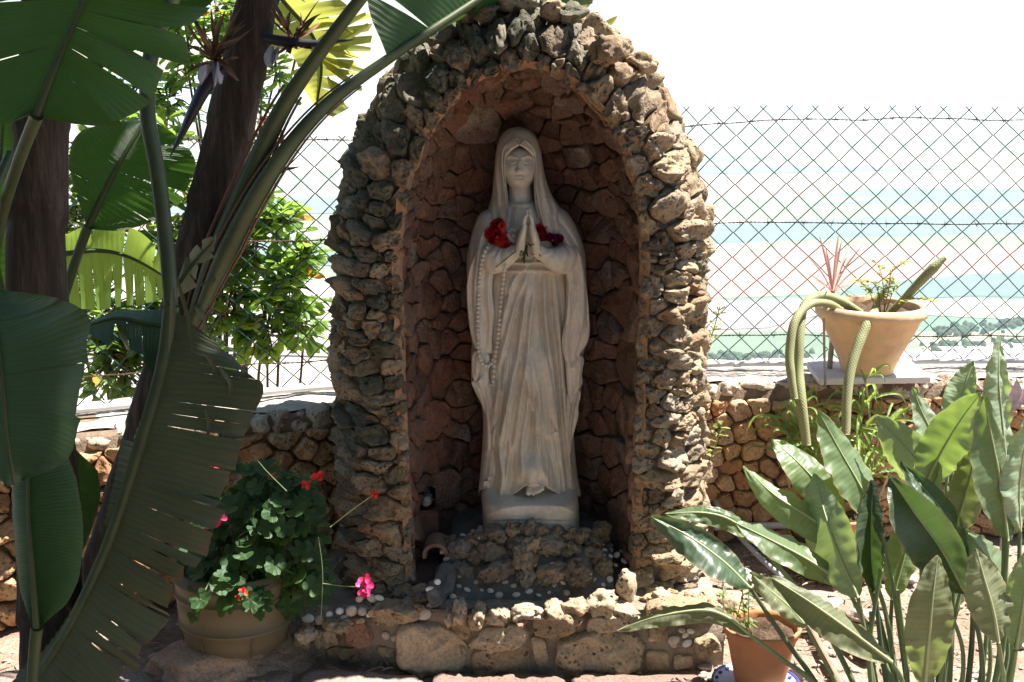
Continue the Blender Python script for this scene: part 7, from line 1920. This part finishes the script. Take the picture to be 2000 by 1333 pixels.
# ================================================================ ADDED UNSEEN TREES THAT BLOCK SKY LIGHT (behind the viewpoint)
tree_leaf = mat_leaf('tree_leaf', (0.045, 0.075, 0.025), (0.10, 0.18, 0.03), 0.2, 3, 0.5, 0.3)
def shade_tree(x, y, h, r, seed, label):
    rng = random.Random(seed); o = empty('added_shade_tree', (x, y, 0), label, 'tree', 'added shade trees')
    V, F = tube(catmull([np.array((x, y, -.05)), np.array((x+.1, y, h*.3)), np.array((x, y+.1, h*.62))], 20), np.linspace(.16, .09, 20), 10); build('trunk', V, F, bark_m, o)
    mb = MB()
    cs = [np.array((x+rng.gauss(0, r*.55), y+rng.gauss(0, r*.3), h*.62+rng.uniform(-.55, .5)*r)) for _ in range(11)]
    for c_ in cs:
        V, F = tube(catmull([np.array((x, y, h*.5)), (c_+np.array((x, y, h*.6)))/2, c_], 10), np.linspace(.05, .012, 10), 6); build('limb', V, F, bark_m, o)
        for _ in range(200):
            v = np.array([rng.gauss(0, 1), rng.gauss(0, 1), rng.gauss(0, 1)]); v /= np.linalg.norm(v); p = c_+v*r*.48*rng.random()**.4
            V, F, UV = leaf_patch(rng, p, rng.uniform(.18, .28), rng.uniform(.12, .17), (rng.gauss(0, 1), rng.gauss(0, 1), rng.gauss(0, .6))); mb.add(V, F, UV)
    mb.build('crown', tree_leaf, o, use_uv=True)
shade_tree(-2.3, -1.6, 4.2, 1.9, 1, 'added unseen sky-blocking tree behind the visitor, on the banana side of the garden')
shade_tree(0.3, -2.4, 4.4, 2.0, 2, 'added unseen sky-blocking tree in the middle of the row behind the visitor')
shade_tree(2.8, -2.2, 4.2, 1.9, 3, 'added unseen sky-blocking tree behind the visitor, on the clay pot side of the garden')
shade_tree(-3.4, 1.2, 4.0, 1.7, 4, 'added unseen sky-blocking tree beside the giant bird of paradise')

# added unseen tree, crown placed to shade the ground before the podium
def overhang(seed):
    rng = random.Random(seed); x, y = 3.6, 0.4
    o = empty('added_shade_tree', (x, y, 0), 'added unseen tree whose limbs shade the path in front of the grotto', 'tree', 'added shade trees')
    V, F = tube(catmull([np.array((x, y, -.05)), np.array((x-.1, y+.1, 2.0)), np.array((x-.5, y+.4, 4.0)), np.array((x-1.2, y+1.0, 4.9))], 24), np.linspace(.17, .07, 24), 10); build('trunk', V, F, bark_m, o)
    mb = MB()
    for k in range(26):
        c_ = np.array((rng.uniform(.2, 1.6), rng.uniform(.6, 3.4), rng.uniform(4.7, 5.5)))
        V, F = tube(catmull([np.array((x-1.0, y+.9, 4.7)), (c_+np.array((x-1.0, y+.9, 5.1)))/2, c_], 8), np.linspace(.04, .01, 8), 6); build('limb', V, F, bark_m, o)
        for _ in range(120):
            v = np.array([rng.gauss(0, 1), rng.gauss(0, 1), rng.gauss(0, .6)]); v /= np.linalg.norm(v); p = c_+v*.5*rng.random()**.5
            V, F, UV = leaf_patch(rng, p, rng.uniform(.12, .22), rng.uniform(.08, .13), (rng.gauss(0, 1), rng.gauss(0, 1), rng.gauss(0, .5))); mb.add(V, F, UV)
    mb.build('crown', tree_leaf, o, use_uv=True)
overhang(9)
